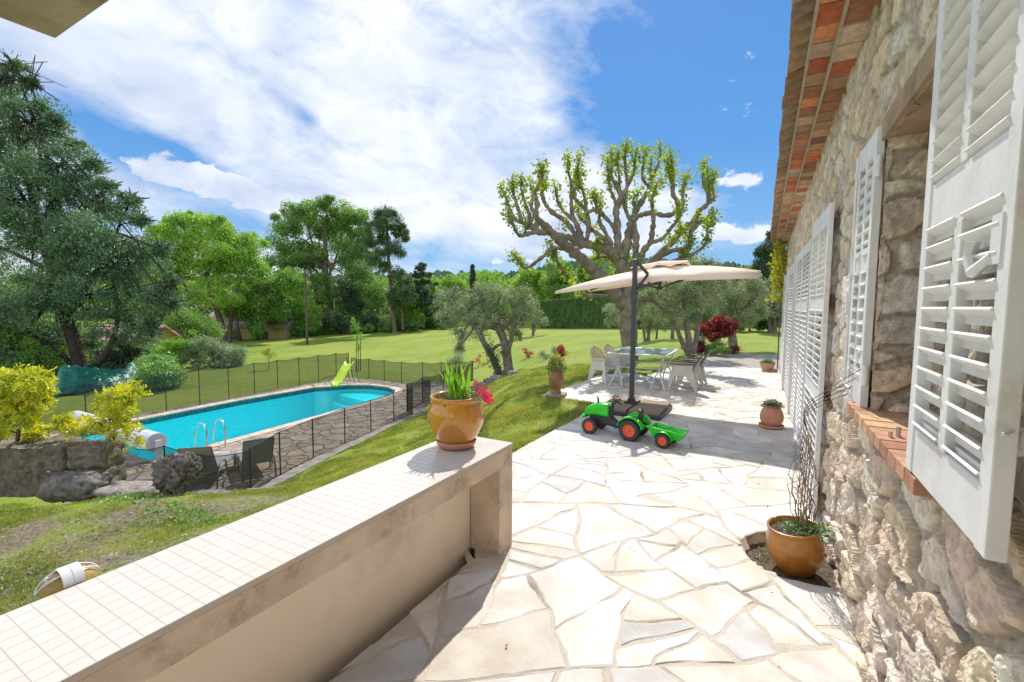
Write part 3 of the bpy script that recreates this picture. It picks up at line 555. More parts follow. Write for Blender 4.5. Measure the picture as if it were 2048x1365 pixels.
# shutters: stiles, rails, a middle stile and slanted slats
def shutter(y_h, x_h, y_f, x_f, z0, z1, hinge_near, panels, nsl, latch=False, label=None):
    d = np.array([x_f-x_h, y_f-y_h]); L = np.hypot(*d); ang = math.atan2(d[1], d[0])-math.pi/2
    H = z1-z0; T = .034; st = .058
    mb = MB()                                                     # local frame: +y along the leaf from the hinge, x = thickness (outer face at x = 0)
    s = 1
    def B(y0, y1, za, zb, x0=0., x1=T): mb.box(((x0+x1)/2, (y0+y1)/2, (za+zb)/2), (x1-x0, y1-y0, zb-za))
    B(0, st, 0, H); B(L-st, L, 0, H)
    secs = []
    for (a, b) in panels: secs.append((a*H, b*H))
    solid = [0.]+[q for s_ in secs for q in s_]+[H]
    for k in range(0, len(solid), 2): B(st, L-st, solid[k], solid[k+1], .004, T-.004)
    for a, b in secs: B(L/2-.026, L/2+.026, a, b, .001, T-.001)
    root = mb.build('shutter', white, hs_, local=True, bevel=.0025)
    root.location = (x_h, y_h, z0); root.rotation_euler = (0, 0, ang)
    if label: root['label'] = label
    sl_ = MB()
    for a, b in secs:
        k = max(2, round((b-a)/((b-a)/nsl))); pitch = (b-a)/k
        for q in range(k+1):
            zc = a+q*pitch
            for y0, y1 in ((st, L/2-.026), (L/2+.026, L-st)):
                z_a = max(a, zc-.006); sl_.box((T/2, (y0+y1)/2, min(max(zc, a+.005), b-.005)), (.052, y1-y0, .007), R=roty(math.radians(-38)))
                sl_.box((.0075, (y0+y1)/2, min(max(zc-.010, a+.011), b-.011)), (.013, y1-y0, .026))
    sl_.build('slats', white, root, local=True)
    hg = MB()
    for z in (.12*H, .86*H):
        hg.tube([(T/2-.004, -.018, z-.05), (T/2-.004, -.018, z+.05)], .013, 10); hg.tube([(T/2-.004, -.018, z-.005), (T/2-.004, -.018, z+.005)], .016, 10); hg.box((T/2-.004, .0, z+.02), (.012, .03, .04))
    hg.build('hinge', white, root, local=True, smooth=False)
    if latch:
        h = MB(); h.tube([(-.012, L-.035, .36), (-.03, L-.035, .33), (-.02, L-.033, .27), (-.014, L-.035, .22)], [.006, .008, .006, .010], 8); h.tube([(-.02, L-.033, .27), (.03, L+.02, .26)], .004, 6)
        h2 = MB(); h2.tube([(-.0, .028, .29), (-.02, .028, .27), (-.012, .028, .22)], [.009, .007, .004], 8); h2.build('shutter_catch', white, root, local=True, smooth=True); h.ball((-.012, L-.035, .22), .012, 8); h.build('shutter_hook', white, root, local=True, smooth=True)
    return root
SP = [(.12, .51), (.57, .92)]
s1 = shutter(1.855, -.038, 1.235, -.044, 1.220, 2.655, True, [(.095, .50), (.597, .965)], 10, True, 'large near louvred shutter folded flat against the stone')
shutter(2.885, -.038, 3.31, -.044, 1.215, 2.60, False, SP, 8, True)
SD = [(.09, .36), (.41, .66), (.71, .93)]
SDr = [(.06, .34), (.40, .66), (.72, .95)]
shutter(5.54, -.058, 4.42, -.036, .03, 2.54, False, SD, 10)
shutter(6.54, -.036, 7.55, -.046, .03, 2.54, True, SDr, 10); shutter(7.57, -.05, 8.62, -.06, .03, 2.54, True, SDr, 10)
shutter(9.08, -.036, 8.64, -.05, .03, 2.54, True, SD, 10); shutter(10.02, -.036, 11.0, -.06, .03, 2.54, True, SD, 10)
shutter(12.18, -.036, 11.1, -.06, .03, 2.54, True, SD, 10); shutter(13.22, -.036, 14.2, -.06, .03, 2.54, True, SD, 10)
# espagnolette bars fixed on shutters and wall
mb = MB(); mb.tube([(-.062, 3.23, 1.27), (-.062, 3.23, 2.55)], .007, 8)
for z in (1.35, 1.9, 2.45): mb.box((-.062, 3.23, z), (.02, .03, .035))
mb.box((-.068, 3.235, 1.75), (.02, .035, .12)); mb.tube([(-.07, 3.235, 1.70), (-.10, 3.25, 1.66)], [.012, .016], 8); mb.tube([(-.062, 3.23, 1.29), (-.062, 3.05, 1.285), (-.045, 3.5, 1.28)], .005, 6); mb.build('shutter_bolt', white, hs_, local=True)
mb = MB(); mb.tube([(-.066, 1.30, 1.25), (-.066, 1.30, 2.6)], .008, 8); mb.box((-.07, 1.30, 1.86), (.022, .05, .10)); mb.tube([(-.075, 1.32, 1.83), (-.082, 1.40, 1.80), (-.082, 1.43, 1.84), (-.078, 1.425, 1.87)], [.010, .013, .012, .015], 8); mb.build('shutter_bolt', white, hs_, local=True)
for yb in (7.0, 8.1, 10.6): 
    mb = MB(); mb.tube([(-.075, yb, .1), (-.075, yb, 2.45)], .008, 6); mb.box((-.08, yb, 1.15), (.03, .05, .16)); mb.build('shutter_bolt', white, hs_, local=True)
# eave: two courses of flat terracotta tiles, then the ends of the roof tiles
eav = thing('dummy', '', '', (0, 0, 0)); bpy.data.objects.remove(eav)
mo_m = M('eave_mortar', (.42, .35, .28), (.50, .42, .33), rough=.95, ns=20, bump=.6, bs=60)
TC = [(.62, .17, .07), (.60, .42, .27), (.46, .26, .16), (.66, .26, .11), (.60, .46, .33), (.40, .18, .10), (.62, .38, .22)]
r_ = np.random.default_rng(4)
for row, (xa, xb, zb) in enumerate([(.03, -.135, 3.47), (-.11, -.275, 3.525)]):
    mb = MB(); yy = -1.8+row*.1
    while yy < 15.15:
        w_ = .235*r_.uniform(.94, 1.06); c = np.array(TC[r_.integers(len(TC))])*r_.uniform(.8, 1.25); mb.box(((xa+xb)/2+r_.normal(0, .003), yy+w_/2, zb+.013+r_.normal(0, .002)), (xa-xb, w_-.018, .026), col=c, rz=r_.normal(0, .012)); yy += w_
    mb.build('eave_course', sill_m, hs_, local=True)
mb = MB(); mb.box((-.052, 6.65, 3.512), (.158, 16.9, .036)); mb.box((-.19, 6.65, 3.563), (.16, 16.9, .028)); mb.box((-.055, 6.65, 3.4845), (.150, 16.9, .017)); mb.box((-.195, 6.65, 3.5395), (.15, 16.9, .017)); mb.box((-.02, 6.65, 3.56), (.2, 16.9, .06)); mb.box((-.140, 6.65, 3.475), (.016, 16.9, .05)); mb.box((-.281, 6.65, 3.535), (.016, 16.9, .05)); mb.build('eave_mortar', mo_m, hs_, local=True)
SL = math.radians(15); TS2 = .192; TR = .088; a_ = np.linspace(0, math.pi, 9)
tile_c = [(.42, .27, .17), (.50, .34, .22), (.36, .25, .18), (.46, .30, .19), (.40, .22, .13)]
pan = MB(); cov = MB(); k = 0; yy = -1.75
def half(mb, y, x0, z0, L_, r0, r1, up, col):
    s = 1 if up else -1; ring = []
    for (t, r) in ((0, r0), (L_, r1)):
        cx = x0+t*math.cos(SL); cz = z0+t*math.sin(SL)
        for rr in (r, r-.013): ring.append(np.stack([np.full(9, cx), y+rr*np.cos(a_), cz+s*rr*np.sin(a_)], -1))
    v = np.vstack(ring); f = [(a, a+1, 18+a+1, 18+a) for a in range(8)]+[(9+a+1, 9+a, 27+a, 27+a+1) for a in range(8)]+[(a+1, a, 9+a, 9+a+1) for a in range(8)]
    mb.add(v, f, col)
while yy < 15.15:
    jx = r_.normal(0, .007)
    for t in range(6):
        c = np.array(tile_c[r_.integers(5)])*r_.uniform(.8, 1.15); half(pan, yy, -.41+jx+t*.34*math.cos(SL), 3.665+t*.34*math.sin(SL), .40, TR, TR*.86, False, c)
        c = np.array(tile_c[r_.integers(5)])*r_.uniform(.8, 1.15); half(cov, yy+TS2/2, -.40+jx+t*.34*math.cos(SL), 3.672+t*.34*math.sin(SL), .40, TR*.86, TR, True, c)
    yy += TS2
pan.build('pan_tiles', sill_m, hs_, local=True, smooth=True); cov.build('cover_tiles', sill_m, hs_, local=True, smooth=True)
mb = MB(); 
for side in (0,): mb.add([(1.5, -1.8, 4.15), (3.6, -1.8, 4.75), (3.6, 15.2, 4.75), (1.5, 15.2, 4.15), (6.3, -1.8, 4.0), (6.3, 15.2, 4.0), (1.5, -1.8, 3.5), (1.5, 15.2, 3.5), (6.3, -1.8, 3.5), (6.3, 15.2, 3.5), (.0, -1.8, 3.66), (.0, 15.2, 3.66)], [(0, 1, 2, 3), (1, 4, 5, 2), (0, 6, 8, 4, 1), (3, 2, 5, 9, 7), (10, 0, 3, 11)], (.42, .28, .18))
mb.build('roof', sill_m, hs_, local=True)
# wall lamp at the far end
mb = MB(); mb.lathe([(.01, .12), (.03, .11), (.085, 0), (.078, 0)], (-.16, 14.6, 2.02), 14); mb.tube([(0, 14.6, 2.2), (-.1, 14.6, 2.22), (-.16, 14.6, 2.13)], .012, 8); mb.build('wall_lamp', white, hs_, local=True)
# overhanging slab above the camera's left
bal = thing('balcony_slab', 'weathered concrete balcony slab jutting into the top left of the view', 'balcony slab', (-1.0, -.5, 2.555))
mb = MB(); mb.box((-.78, -1.0, 2.622), (2.44, 3.25, .15)); mb.build('slab', M('mossy_concrete', (.40, .34, .24), (.30, .25, .17), rough=.95, ns=5, bump=.6, bs=60, dark=(.12, .10, .06), ds=3), bal, bevel=.006)
mb = MB(); p0 = np.array([-1.55, .62, 2.60]); mb.tube([p0, p0+(.02, .02, .03), p0+(.05, .035, .05)], .0015, 5); mb.tube([p0+(.02, .02, .03), p0+(.045, .01, .025)], .001, 5); mb.build('twig', M('dry_twig', (.10, .07, .04), rough=.9), bal)
# ================================================================ OBJECTS ON AND AROUND THE TERRACE
glaze = M('ochre_glaze', (.60, .27, .022), (.50, .20, .015), rough=.16, ns=5, coat=.6, spec=.6)
glaze_d = M('amber_glaze', (.50, .21, .03), (.36, .14, .02), rough=.28, ns=9, coat=.3)
terra = M('terracotta', (.56, .24, .13), (.62, .32, .20), rough=.85, ns=7, bump=.2, bs=80, dark=(.45, .25, .17), ds=5)
soil = M('potting_soil', (.07, .05, .035), (.14, .10, .07), rough=1, ns=50, bump=1., bs=80)
blk = M('black_metal', (.035, .037, .04), rough=.45)
dgrey = M('dark_grey_metal', (.06, .062, .068), rough=.4)
def pot(c, prof, mat, name='pot', rim_soil=None, parent=None, rx=0, rs=1.):
    mb = MB(); mb.lathe(prof, c, 48); return mb.build(name, mat, parent, smooth=True)
# yellow pot on the parapet
B0 = np.array([-1.855, 2.545, PZT+.001])
t = thing('flower_pot', 'glazed yellow flower pot of upright green blades standing on the tiled parapet', 'flower pot', B0)
pot(B0, [(0, .001), (.066, .001), (.080, .006), (.083, .014), (.088, .016), (.092, .030), (.086, .032), (.080, .022), (0, .02)], terra, 'saucer', parent=t)
z = B0+(0, 0, .02); S_ = .96
prof = [(0, 0), (.072, 0), (.085, .008), (.107, .040), (.127, .082), (.133, .120), (.129, .150), (.118, .172), (.113, .180), (.116, .184), (.122, .190), (.123, .199), (.119, .204), (.112, .203), (.108, .195), (.106, .180), (.110, .165)]
pot(z, [(a*S_, b*S_) for a, b in prof], glaze, 'pot', parent=t)
mb = MB(); mb.lathe([(0, .172), (.05, .176), (.107, .170)], z, 24); mb.build('soil', soil, t, smooth=True)
blade_m = LEAF('iris_blade', (.17, .42, .02), (.26, .52, .03), ns=20, tr=.5); mb = MB(); r_ = np.random.default_rng(21)
for k in range(34):
    a = r_.uniform(0, 6.28); rr = r_.uniform(0, .055); b = z+(.005+rr*math.cos(a), rr*math.sin(a), .165); lean = r_.normal(0, .10); ln2 = r_.normal(0, .10); h = r_.uniform(.09, .185); w = r_.uniform(.007, .011); f = r_.uniform(0, 3.14); vx, vy = math.cos(f)*w, math.sin(f)*w; pts = []
    for q in range(6):
        s = q/5; p = b+(lean*h*s*s*1.6-.02*s, ln2*h*s*s*1.6, h*s); ww = (1-s**2.2)*(.7+.6*s); pts += [p-(vx*ww, vy*ww, 0), p+(vx*ww, vy*ww, 0)]
    mb.add(pts, [(2*q, 2*q+1, 2*q+3, 2*q+2) for q in range(5)])
mb.build('blade_leaves', blade_m, t)
herb = LEAF('herb_leaf', (.10, .20, .05), (.22, .30, .14), ns=25)
mb = MB(); C = z+np.c_[r_.normal(0, .05, 260), r_.normal(0, .05, 260), r_.uniform(.172, .20, 260)]; mb.leaves(C, .014, .6); C = z+np.c_[r_.uniform(.06, .15, 120), r_.normal(.0, .02, 120), r_.uniform(.18, .23, 120)]; mb.leaves(C, .012, .6)
mb.tube([z+(.07, 0, .17), z+(.11, 0, .21), z+(.15, .005, .215)], .0018, 5); mb.tube([z+(.07, 0, .17), z+(.10, .01, .22), z+(.105, .02, .25)], .0016, 5); mb.build('herb_leaves', herb, t)
petal = LEAF('magenta_petal', (.72, .01, .10), (.60, .01, .16), ns=40, tr=.35)
for (dx, dy, dz, s) in ((.118, .02, .232, .019), (.150, .0, .236, .026), (.172, .01, .208, .024), (.088, .03, .262, .013), (.155, .015, .212, .018)):
    mb = MB(); c = z+(dx*.97, dy, dz-.015); nrm = unit((.3, -1, .3)); u = unit(np.cross(nrm, (0, 0, 1))); w = np.cross(nrm, u)
    for q in range(5):
        a = q*1.2566+.3; ra = u*math.cos(a)+w*math.sin(a); ta = -u*math.sin(a)+w*math.cos(a); mb.add([c, c+ra*s*.5+ta*s*.32+nrm*.002, c+ra*s+ta*s*.3, c+ra*s*1.05, c+ra*s-ta*s*.3, c+ra*s*.5-ta*s*.32+nrm*.002], [(0, 1, 2, 3), (0, 3, 4, 5)])
    mb.build('flower', petal, t)
t.scale = (1.52, 1.52, 1.66)
# bulkhead lamp on the outer side of the parapet
L0 = np.array([-2.062, .60, .690]); t = thing('bulkhead_lamp', 'oval white caged bulkhead lamp fixed to the outside of the parapet', 'wall lamp', L0)
wpl = M('white_plastic', (.78, .78, .80), rough=.35); amber = M('ribbed_amber_glass', (.52, .38, .13), (.44, .30, .10), rough=.25, ns=40, spec=.6)
Cg = L0+(-.082, 0, .040)
mb = MB(); mb.ball(Cg, (.076, .120, .074), 24); mb.build('glass', amber, t, smooth=True)
mb = MB(); mb.box(L0+(.0, 0, -.01), (.024, .22, .09)); mb.build('back_plate', wpl, t, bevel=.006)
mb = MB(); A = np.linspace(-.2, 2.95, 18); v = []
for q in A:
    for (rr, yy_) in ((.080, -.045), (.087, -.045), (.087, -.003), (.083, 0), (.087, .003), (.087, .045), (.080, .045)): v.append(Cg+(-rr*math.cos(q), yy_, rr*math.sin(q)*1.05))
mb.add(v, [(i*7+j, i*7+(j+1) % 7, (i+1)*7+(j+1) % 7, (i+1)*7+j) for i in range(17) for j in range(7)]); mb.build('hood', wpl, t)
mb = MB()
for e_ in (-.3, .5, 1.3, 2.1): mb.tube([Cg+(-.084*math.cos(q)*math.cos(e_), .134*math.sin(q), .084*math.cos(q)*math.sin(e_)) for q in np.linspace(-1.57, 1.57, 17)], .0042, 6, cap=False)
for yq in (-.085, .085): rq = .084*math.sqrt(1-(yq/.134)**2)+.001; mb.tube([Cg+(-rq*math.cos(q), yq, rq*math.sin(q)) for q in np.linspace(-.9, 1.7, 12)], .0036, 6, cap=False)
mb.build('cage', wpl, t, smooth=True); t.scale = (.64, .64, .66); t.location.z += .022
# amber pot with the climbing vine in the planting hole
B1 = np.array([.235, 3.62, -.09]); t = thing('vine_pot', 'amber glazed pot holding a bare vine in a planting hole at the stone wall', 'plant pot', B1)
Rt = rotx(.05)@roty(-.10); prof = [(0, 0), (.085, 0), (.11, .02), (.155, .095), (.176, .18), (.168, .255), (.150, .295), (.152, .302), (.162, .308), (.163, .322), (.154, .326), (.145, .318), (.14, .29)]
mb = MB(); mb.lathe(prof, B1, 48, R=Rt); mb.build('pot', glaze_d, t, smooth=True)
mb = MB(); mb.lathe([(0, .302), (.144, .295)], B1, 24, R=Rt); mb.build('soil', soil, t, smooth=True)
mb = MB(); r_ = np.random.default_rng(8); C = B1+np.c_[r_.normal(0, .06, 500), r_.normal(0, .06, 500), r_.uniform(.295, .34, 500)]; mb.leaves(C, .022, .4, up=1.); C = B1+np.c_[r_.uniform(.02, .17, 80), r_.normal(-.05, .05, 80), r_.uniform(.30, .35, 80)]; mb.leaves(C, .055, .35, up=1.5); mb.build('weeds', LEAF('weed_leaf', (.08, .20, .03), (.16, .30, .06), ns=20), t)
bark_r = M('vine_bark', (.17, .10, .075), (.24, .15, .11), rough=.9, ns=30)
mb = MB(); top = np.array([.30, 3.72, 1.22]); cane = M('cane', (.40, .33, .24), rough=.8); st = MB()
for k in range(3): st.tube([B1+(.0+.02*k, .02*k, .2), B1+(.02+.012*k, .03, .95)], .004, 6)
st.build('cane', cane, t)
for k in range(19):
    a = k*.7; r0 = .045+.035*r_.uniform(-1, 1); pts = []; hmax = r_.uniform(.55, 1.12)
    for q in range(14):
        s = q/13; rr = .02+r0*math.sin(min(1, s*1.15)*math.pi)*1.15; aa = a+s*r_.uniform(1, 3); pts.append(B1+(.03+rr*math.cos(aa)-.02*s, .04+rr*math.sin(aa)*1.3, .24+hmax*s*.86)+r_.normal(0, .004, 3))
    mb.tube(pts, np.linspace(.0035, .0014, 14), 5, cap=False)
    for q in range(5):
        p_ = pts[r_.integers(3, 14)]; e = p_+r_.normal(0, .035, 3)+(0, 0, .01); mb.tube([p_, (p_+e)/2+r_.normal(0, .005, 3), e], .0011, 4, cap=False)
for k in range(4): mb.tube(smooth_path([B1+(.02, .06, .98), B1+(-.0, .02, 1.08+.02*k), (.33, 3.35-.1*k, 1.15+.05*k), (.40, 3.15-.12*k, 1.24+.06*k)], 4), .0024, 5, cap=False)
mb.build('vine', bark_r, t, smooth=True)
mb = MB(); C = B1+np.c_[r_.normal(0.0, .03, 60), r_.normal(.03, .03, 60), r_.uniform(.3, .9, 60)]; mb.leaves(C, .016, .6); mb.build('vine_leaves', LEAF('vine_leaf', (.20, .26, .04), (.34, .16, .05), ns=30), t)
# weeds and pebbles in the hole
mb = MB(); r_ = np.random.default_rng(3); C = np.c_[r_.normal(.05, .07, 260), r_.normal(3.72, .10, 260), r_.uniform(-.11, -.05, 260)]; C = C[np.hypot((C[:, 0]-.27)/.36, (C[:, 1]-3.72)/.36) < .92]; mb.leaves(C, .02, .5, up=1.); mb.build('hole_weeds', LEAF('hole_weed', (.12, .22, .04), (.30, .30, .10), ns=20), kind='stuff', label='weeds growing in the planting hole beside the amber pot', category='weeds')
# round terracotta pot
def herbs(name, c, r, h, n, ls, mat, t, seed=1, asp=.5):
    r_ = np.random.default_rng(seed); q = r_.normal(size=(n, 3)); q /= np.linalg.norm(q, axis=1)[:, None]; q *= (r_.uniform(.1, 1, n)**.5)[:, None]; q[:, 2] = np.abs(q[:, 2]); C = np.array(c)+q*(r, r, h); mb = MB(); mb.leaves(C, ls, asp, d=q*1.2); return mb.build(name, mat, t)
B2 = np.array([.085, 7.50, .0]); t = thing('terracotta_pot', 'round terracotta pot with a small leafy plant on a saucer beside the white door shutters', 'plant pot', B2)
pot(B2, [(0, .001), (.12, .001), (.155, .012), (.165, .045), (.150, .047), (.13, .03), (0, .03)], terra, 'saucer', parent=t)
pot(B2+(0, 0, .025), [(0, 0), (.09, 0), (.115, .02), (.148, .085), (.152, .15), (.135, .215), (.108, .262), (.100, .285), (.106, .300), (.096, .300), (.090, .27)], terra, 'pot', parent=t)
pot(B2, [(0, .30), (.095, .29)], soil, 'soil', parent=t)
herbs('foliage', B2+(0, 0, .30), .15, .10, 900, .022, LEAF('geranium_leaf', (.07, .13, .035), (.14, .22, .07), ns=20), t, 4)
B3 = np.array([.0, 14.2, .0]); t = thing('terracotta_bowl', 'small pale terracotta pot of trimmed green plants at the far corner of the terrace', 'plant pot', B3)
pot(B3, [(0, 0), (.11, 0), (.13, .03), (.175, .16), (.185, .22), (.175, .225), (.165, .20)], M('pale_terracotta', (.60, .34, .22), (.52, .28, .17), rough=.9, ns=12), 'pot', parent=t); pot(B3, [(0, .2), (.17, .19)], soil, 'soil', parent=t)
herbs('foliage', B3+(0, 0, .19), .19, .14, 900, .03, LEAF('box_leaf', (.05, .14, .02), (.15, .26, .05), ns=14), t, 6)
pot(B3+(.19, -.1, 0), [(0, 0), (.05, 0), (.065, .06), (.09, .07), (.0, .07)], terra, 'spare_saucer', parent=t)
# olive jar at the terrace edge
B4 = np.array([-3.50, 8.02, .0]); t = thing('olive_jar', 'tall brown earthenware jar with orange flowered shrub on the terrace edge', 'jar', B4)
mb = MB(); mb.box(B4+(0, 0, .03), (.36, .32, .07), rz=.2); mb.build('slab', M('worn_stone', (.40, .35, .29), (.30, .26, .22), rough=.95, ns=8, bump=.5), t, bevel=.01)
jar_m = M('earthenware', (.27, .135, .07), (.36, .19, .10), rough=.55, ns=4, bump=.2, bs=40, dark=(.20, .10, .06), ds=5)
pot(B4+(0, 0, .065), [(0, 0), (.095, 0), (.10, .02), (.085, .045), (.09, .07), (.115, .12), (.140, .20), (.146, .27), (.130, .32), (.108, .35), (.104, .37), (.108, .45), (.118, .47), (.112, .475), (.10, .46), (.095, .38)], jar_m, 'jar', parent=t)
for s in (-1, 1): mb = MB(); mb.tube([B4+(s*.106, -.0, .495), B4+(s*.145, -.02, .47), B4+(s*.150, -.02, .42), B4+(s*.132, -.01, .375)], .012, 8); mb.build('handle', jar_m, t, smooth=True)
herbs('foliage', B4+(0, 0, .50), .19, .30, 480, .055, LEAF('shrub_leaf', (.07, .17, .025), (.20, .28, .05), ns=12), t, 5, .45)
herbs('orange_blooms', B4+(0, 0, .60), .17, .20, 60, .04, LEAF('orange_petal', (.75, .28, .02), (.80, .40, .03), ns=12), t, 9, .7)
mb = MB()
for k in range(9): a = k*.7; mb.tube([B4+(0, 0, .5), B4+(.07*math.cos(a), .07*math.sin(a), .62), B4+(.15*math.cos(a), .15*math.sin(a), .74)], .005, 5)
mb.build('stem', M('twig_bark', (.20, .13, .08), rough=.9), t)
# ---------------------------------------------------------------- toy tractor and trailer
green = M('green_plastic', (.02, .56, .015), rough=.28, coat=.3); orng = M('orange_plastic', (.85, .10, .025), rough=.35); rub = M('black_plastic', (.028, .028, .030), (.04, .04, .042), rough=.5, ns=30); chrm = M('grey_plastic', (.16, .17, .18), rough=.3)
def wheel(parent, c, r, w, side):
    mb = MB(); Ry = rotx(math.pi/2)
    mb.lathe([(r*.60, -w/2), (r*.92, -w/2), (r, -w*.32), (r, w*.32), (r*.92, w/2), (r*.60, w/2), (r*.58, w*.3), (r*.58, -w*.3), (r*.60, -w/2)], c, 30, R=Ry)
    k = 18
    for q in range(k):
        for s in (-1, 1):
            a = (q+(.5 if s > 0 else 0))*6.2832/k; mb.box(np.array(c)+(math.cos(a)*r*.99, s*w*.24, math.sin(a)*r*.99), (.014, w*.42, r*.10), R=roty(-a)@rotx(s*.5))
    tr = mb.build('wheel', rub, parent, local=True); 
    mb = MB(); s = side
    mb.lathe([(0, s*w*.30), (r*.12, s*w*.34), (r*.14, s*w*.22), (r*.40, s*w*.22), (r*.44, s*w*.34), (r*.50, s*w*.36), (r*.62, s*w*.42), (r*.62, -s*w*.2)], c, 24, R=rotx(math.pi/2).T); mb.build('rim', orng, tr, local=True, smooth=False)
    mb = MB(); mb.lathe([(0, s*w*.40), (r*.07, s*w*.38), (r*.08, s*w*.2)], c, 12, R=rotx(math.pi/2).T); mb.build('hub', chrm, tr, local=True)
T0 = (-1.49, 5.98, 0); ta = math.pi-.10; t = thing('toy_tractor', 'green ride-on pedal tractor with orange wheel rims on the terrace', 'toy tractor', T0, ta)
# local: +x forward, +y = side away from / towards the viewer after the turn
for s in (1, -1):
    wheel(t, (0, s*.17, .135), .135, .085, s); wheel(t, (.56, s*.165, .105), .105, .065, s)
def loft(mb, secs, n=16):                                        # rounded box sections along x: (x, z0, z1, halfwidth, roundness)
    R_ = []
    for (x, z0, z1, hw, e) in secs:
        a = np.arange(n)*2*math.pi/n+math.pi/n; ca, sa = np.cos(a), np.sin(a); ex = 2/e
        R_.append(np.stack([np.full(n, x), hw*np.sign(ca)*np.abs(ca)**ex, (z0+z1)/2+(z1-z0)/2*np.sign(sa)*np.abs(sa)**ex], -1))
    k = len(R_); f = [(i*n+j, i*n+(j+1) % n, (i+1)*n+(j+1) % n, (i+1)*n+j) for i in range(k-1) for j in range(n)]+[tuple(range(n))[::-1], tuple((k-1)*n+j for j in range(n))]
    mb.add(np.vstack(R_), f)
mb = MB(); loft(mb, [(.335, .24, .405, .085, 5), (.36, .235, .415, .092, 5), (.50, .235, .405, .090, 4.5), (.60, .23, .375, .085, 4), (.665, .215, .335, .078, 4), (.69, .205, .29, .068, 4)], 28); mb.build('bonnet', green, t, local=True, smooth=True)
mb = MB(); mb.box((.69, 0, .205), (.05, .20, .03)); mb.tube([(.70, .09, .18), (.70, .09, .225)], .016, 8); mb.tube([(.70, -.09, .18), (.70, -.09, .225)], .016, 8); mb.build('bumper', green, t, local=True, bevel=.004)
mb = MB(); loft(mb, [(-.10, .10, .17, .06, 4), (.0, .10, .19, .075, 4), (.12, .09, .17, .07, 4), (.25, .10, .19, .06, 4), (.30, .11, .24, .06, 4), (.45, .12, .25, .06, 4), (.62, .14, .24, .05, 4)], 20)
mb.box((.33, 0, .30), (.05, .12, .20)); mb.beam((.32, 0, .38), (.26, 0, .45), .03, .04); mb.tube([(0, -.2, .135), (0, .2, .135)], .012, 8); mb.tube([(.56, -.18, .105), (.56, .18, .105)], .010, 8); mb.build('chassis', rub, t, local=True, bevel=.003)
mb = MB(); mb.tube([(.515, .0, .40), (.515, .0, .455), (.525, .0, .475), (.535, .0, .48)], [.014, .012, .009, .009], 10); mb.build('exhaust', rub, t, local=True, smooth=True)
mb = MB(); Rw = roty(math.radians(-38)); cw = np.array((.235, 0, .475)); ring = [cw+Rw@np.array((.078*math.cos(a), .078*math.sin(a), 0)) for a in np.linspace(0, 6.2832, 25)]; mb.tube(ring, .0085, 8, cap=False)
for a in (0.5, 2.6, 4.7): mb.tube([cw, cw+Rw@np.array((.075*math.cos(a), .075*math.sin(a), 0))], .006, 6)
mb.tube([cw, (.29, 0, .40)], .011, 8); sw = mb.build('steering_wheel', rub, t, local=True, smooth=True)
mb = MB(); mb.ball(cw+Rw@np.array((0, 0, .012)), (.022, .022, .014), 12); mb.build('horn_button', M('red_plastic', (.7, .03, .03), rough=.3), sw, local=True, smooth=True)
mb = MB(); loft(mb, [(-.09, .235, .26, .07, 4), (-.03, .245, .275, .085, 4), (.05, .24, .265, .085, 4), (.09, .225, .245, .07, 4)], 16); mb.box((-.085, 0, .31), (.03, .13, .14), R=roty(-.12)); mb.box((-.078, 0, .375), (.045, .10, .03), R=roty(-.12)); mb.build('seat', rub, t, local=True, bevel=.01)
for s in (1, -1):
    mb = MB(); A = np.linspace(math.radians(15), math.radians(168), 12)
    for a, b in zip(A[:-1], A[1:]): mb.add([(math.cos(q)*rr, s*(.085+w_), .135+math.sin(q)*rr) for q in (a, b) for (rr, w_) in ((.165, 0), (.178, .03), (.172, .115), (.160, .115))], [(0, 1, 5, 4), (1, 2, 6, 5), (2, 3, 7, 6)])
    mb.add([(math.cos(q)*.165, s*.085, .135+math.sin(q)*.165) for q in A]+[(x, s*.075, .20) for x in np.linspace(.12, -.12, 12)], [(q, q+1, q+13, q+12) for q in range(11)])
    o = mb.build('mudguard', green, t, local=True, smooth=True); q = o.modifiers.new('thick', 'SOLIDIFY'); q.thickness = .006
    mb = MB(); mb.box((.22, s*.105, .115), (.045, .07, .014), R=roty(.5)); mb.tube([(.22, 0, .12), (.22, s*.12, .12)], .006, 6); mb.build('pedal', chrm, t, local=True, bevel=.003)
t2 = thing('toy_trailer', 'green toy trailer with orange wheel rims hitched behind the pedal tractor', 'toy trailer', (-1.05, 5.86, 0), math.pi-.16)
for s in (1, -1): wheel(t2, (0, s*.15, .09), .09, .06, s)
mb = MB(); loft_v = []
def tub(x0, x1, y, z0, z1, fl): return [(x0+fl*1.4, -y+fl, z0), (x1-fl, -y+fl, z0), (x1-fl, y-fl, z0), (x0+fl*1.4, y-fl, z0), (x0, -y, z1-.01), (x1, -y, z1), (x1, y, z1), (x0, y, z1-.01)]
v1 = np.array(tub(-.23, .20, .125, .10, .235, .035)); v1[[4, 7], 2] -= .03; v2 = v1.copy(); c_ = v1.mean(0); v2[:, :2] = c_[:2]+(v1[:, :2]-c_[:2])*.93; v2[:4, 2] += .012; v2[4:, 2] += .0005
mb.add(np.vstack([v1, v2]), [(0, 3, 2, 1), (0, 1, 5, 4), (1, 2, 6, 5), (2, 3, 7, 6), (3, 0, 4, 7), (8, 9, 10, 11), (8, 12, 13, 9), (9, 13, 14, 10), (10, 14, 15, 11), (11, 15, 12, 8), (4, 5, 13, 12), (5, 6, 14, 13), (6, 7, 15, 14), (7, 4, 12, 15)])
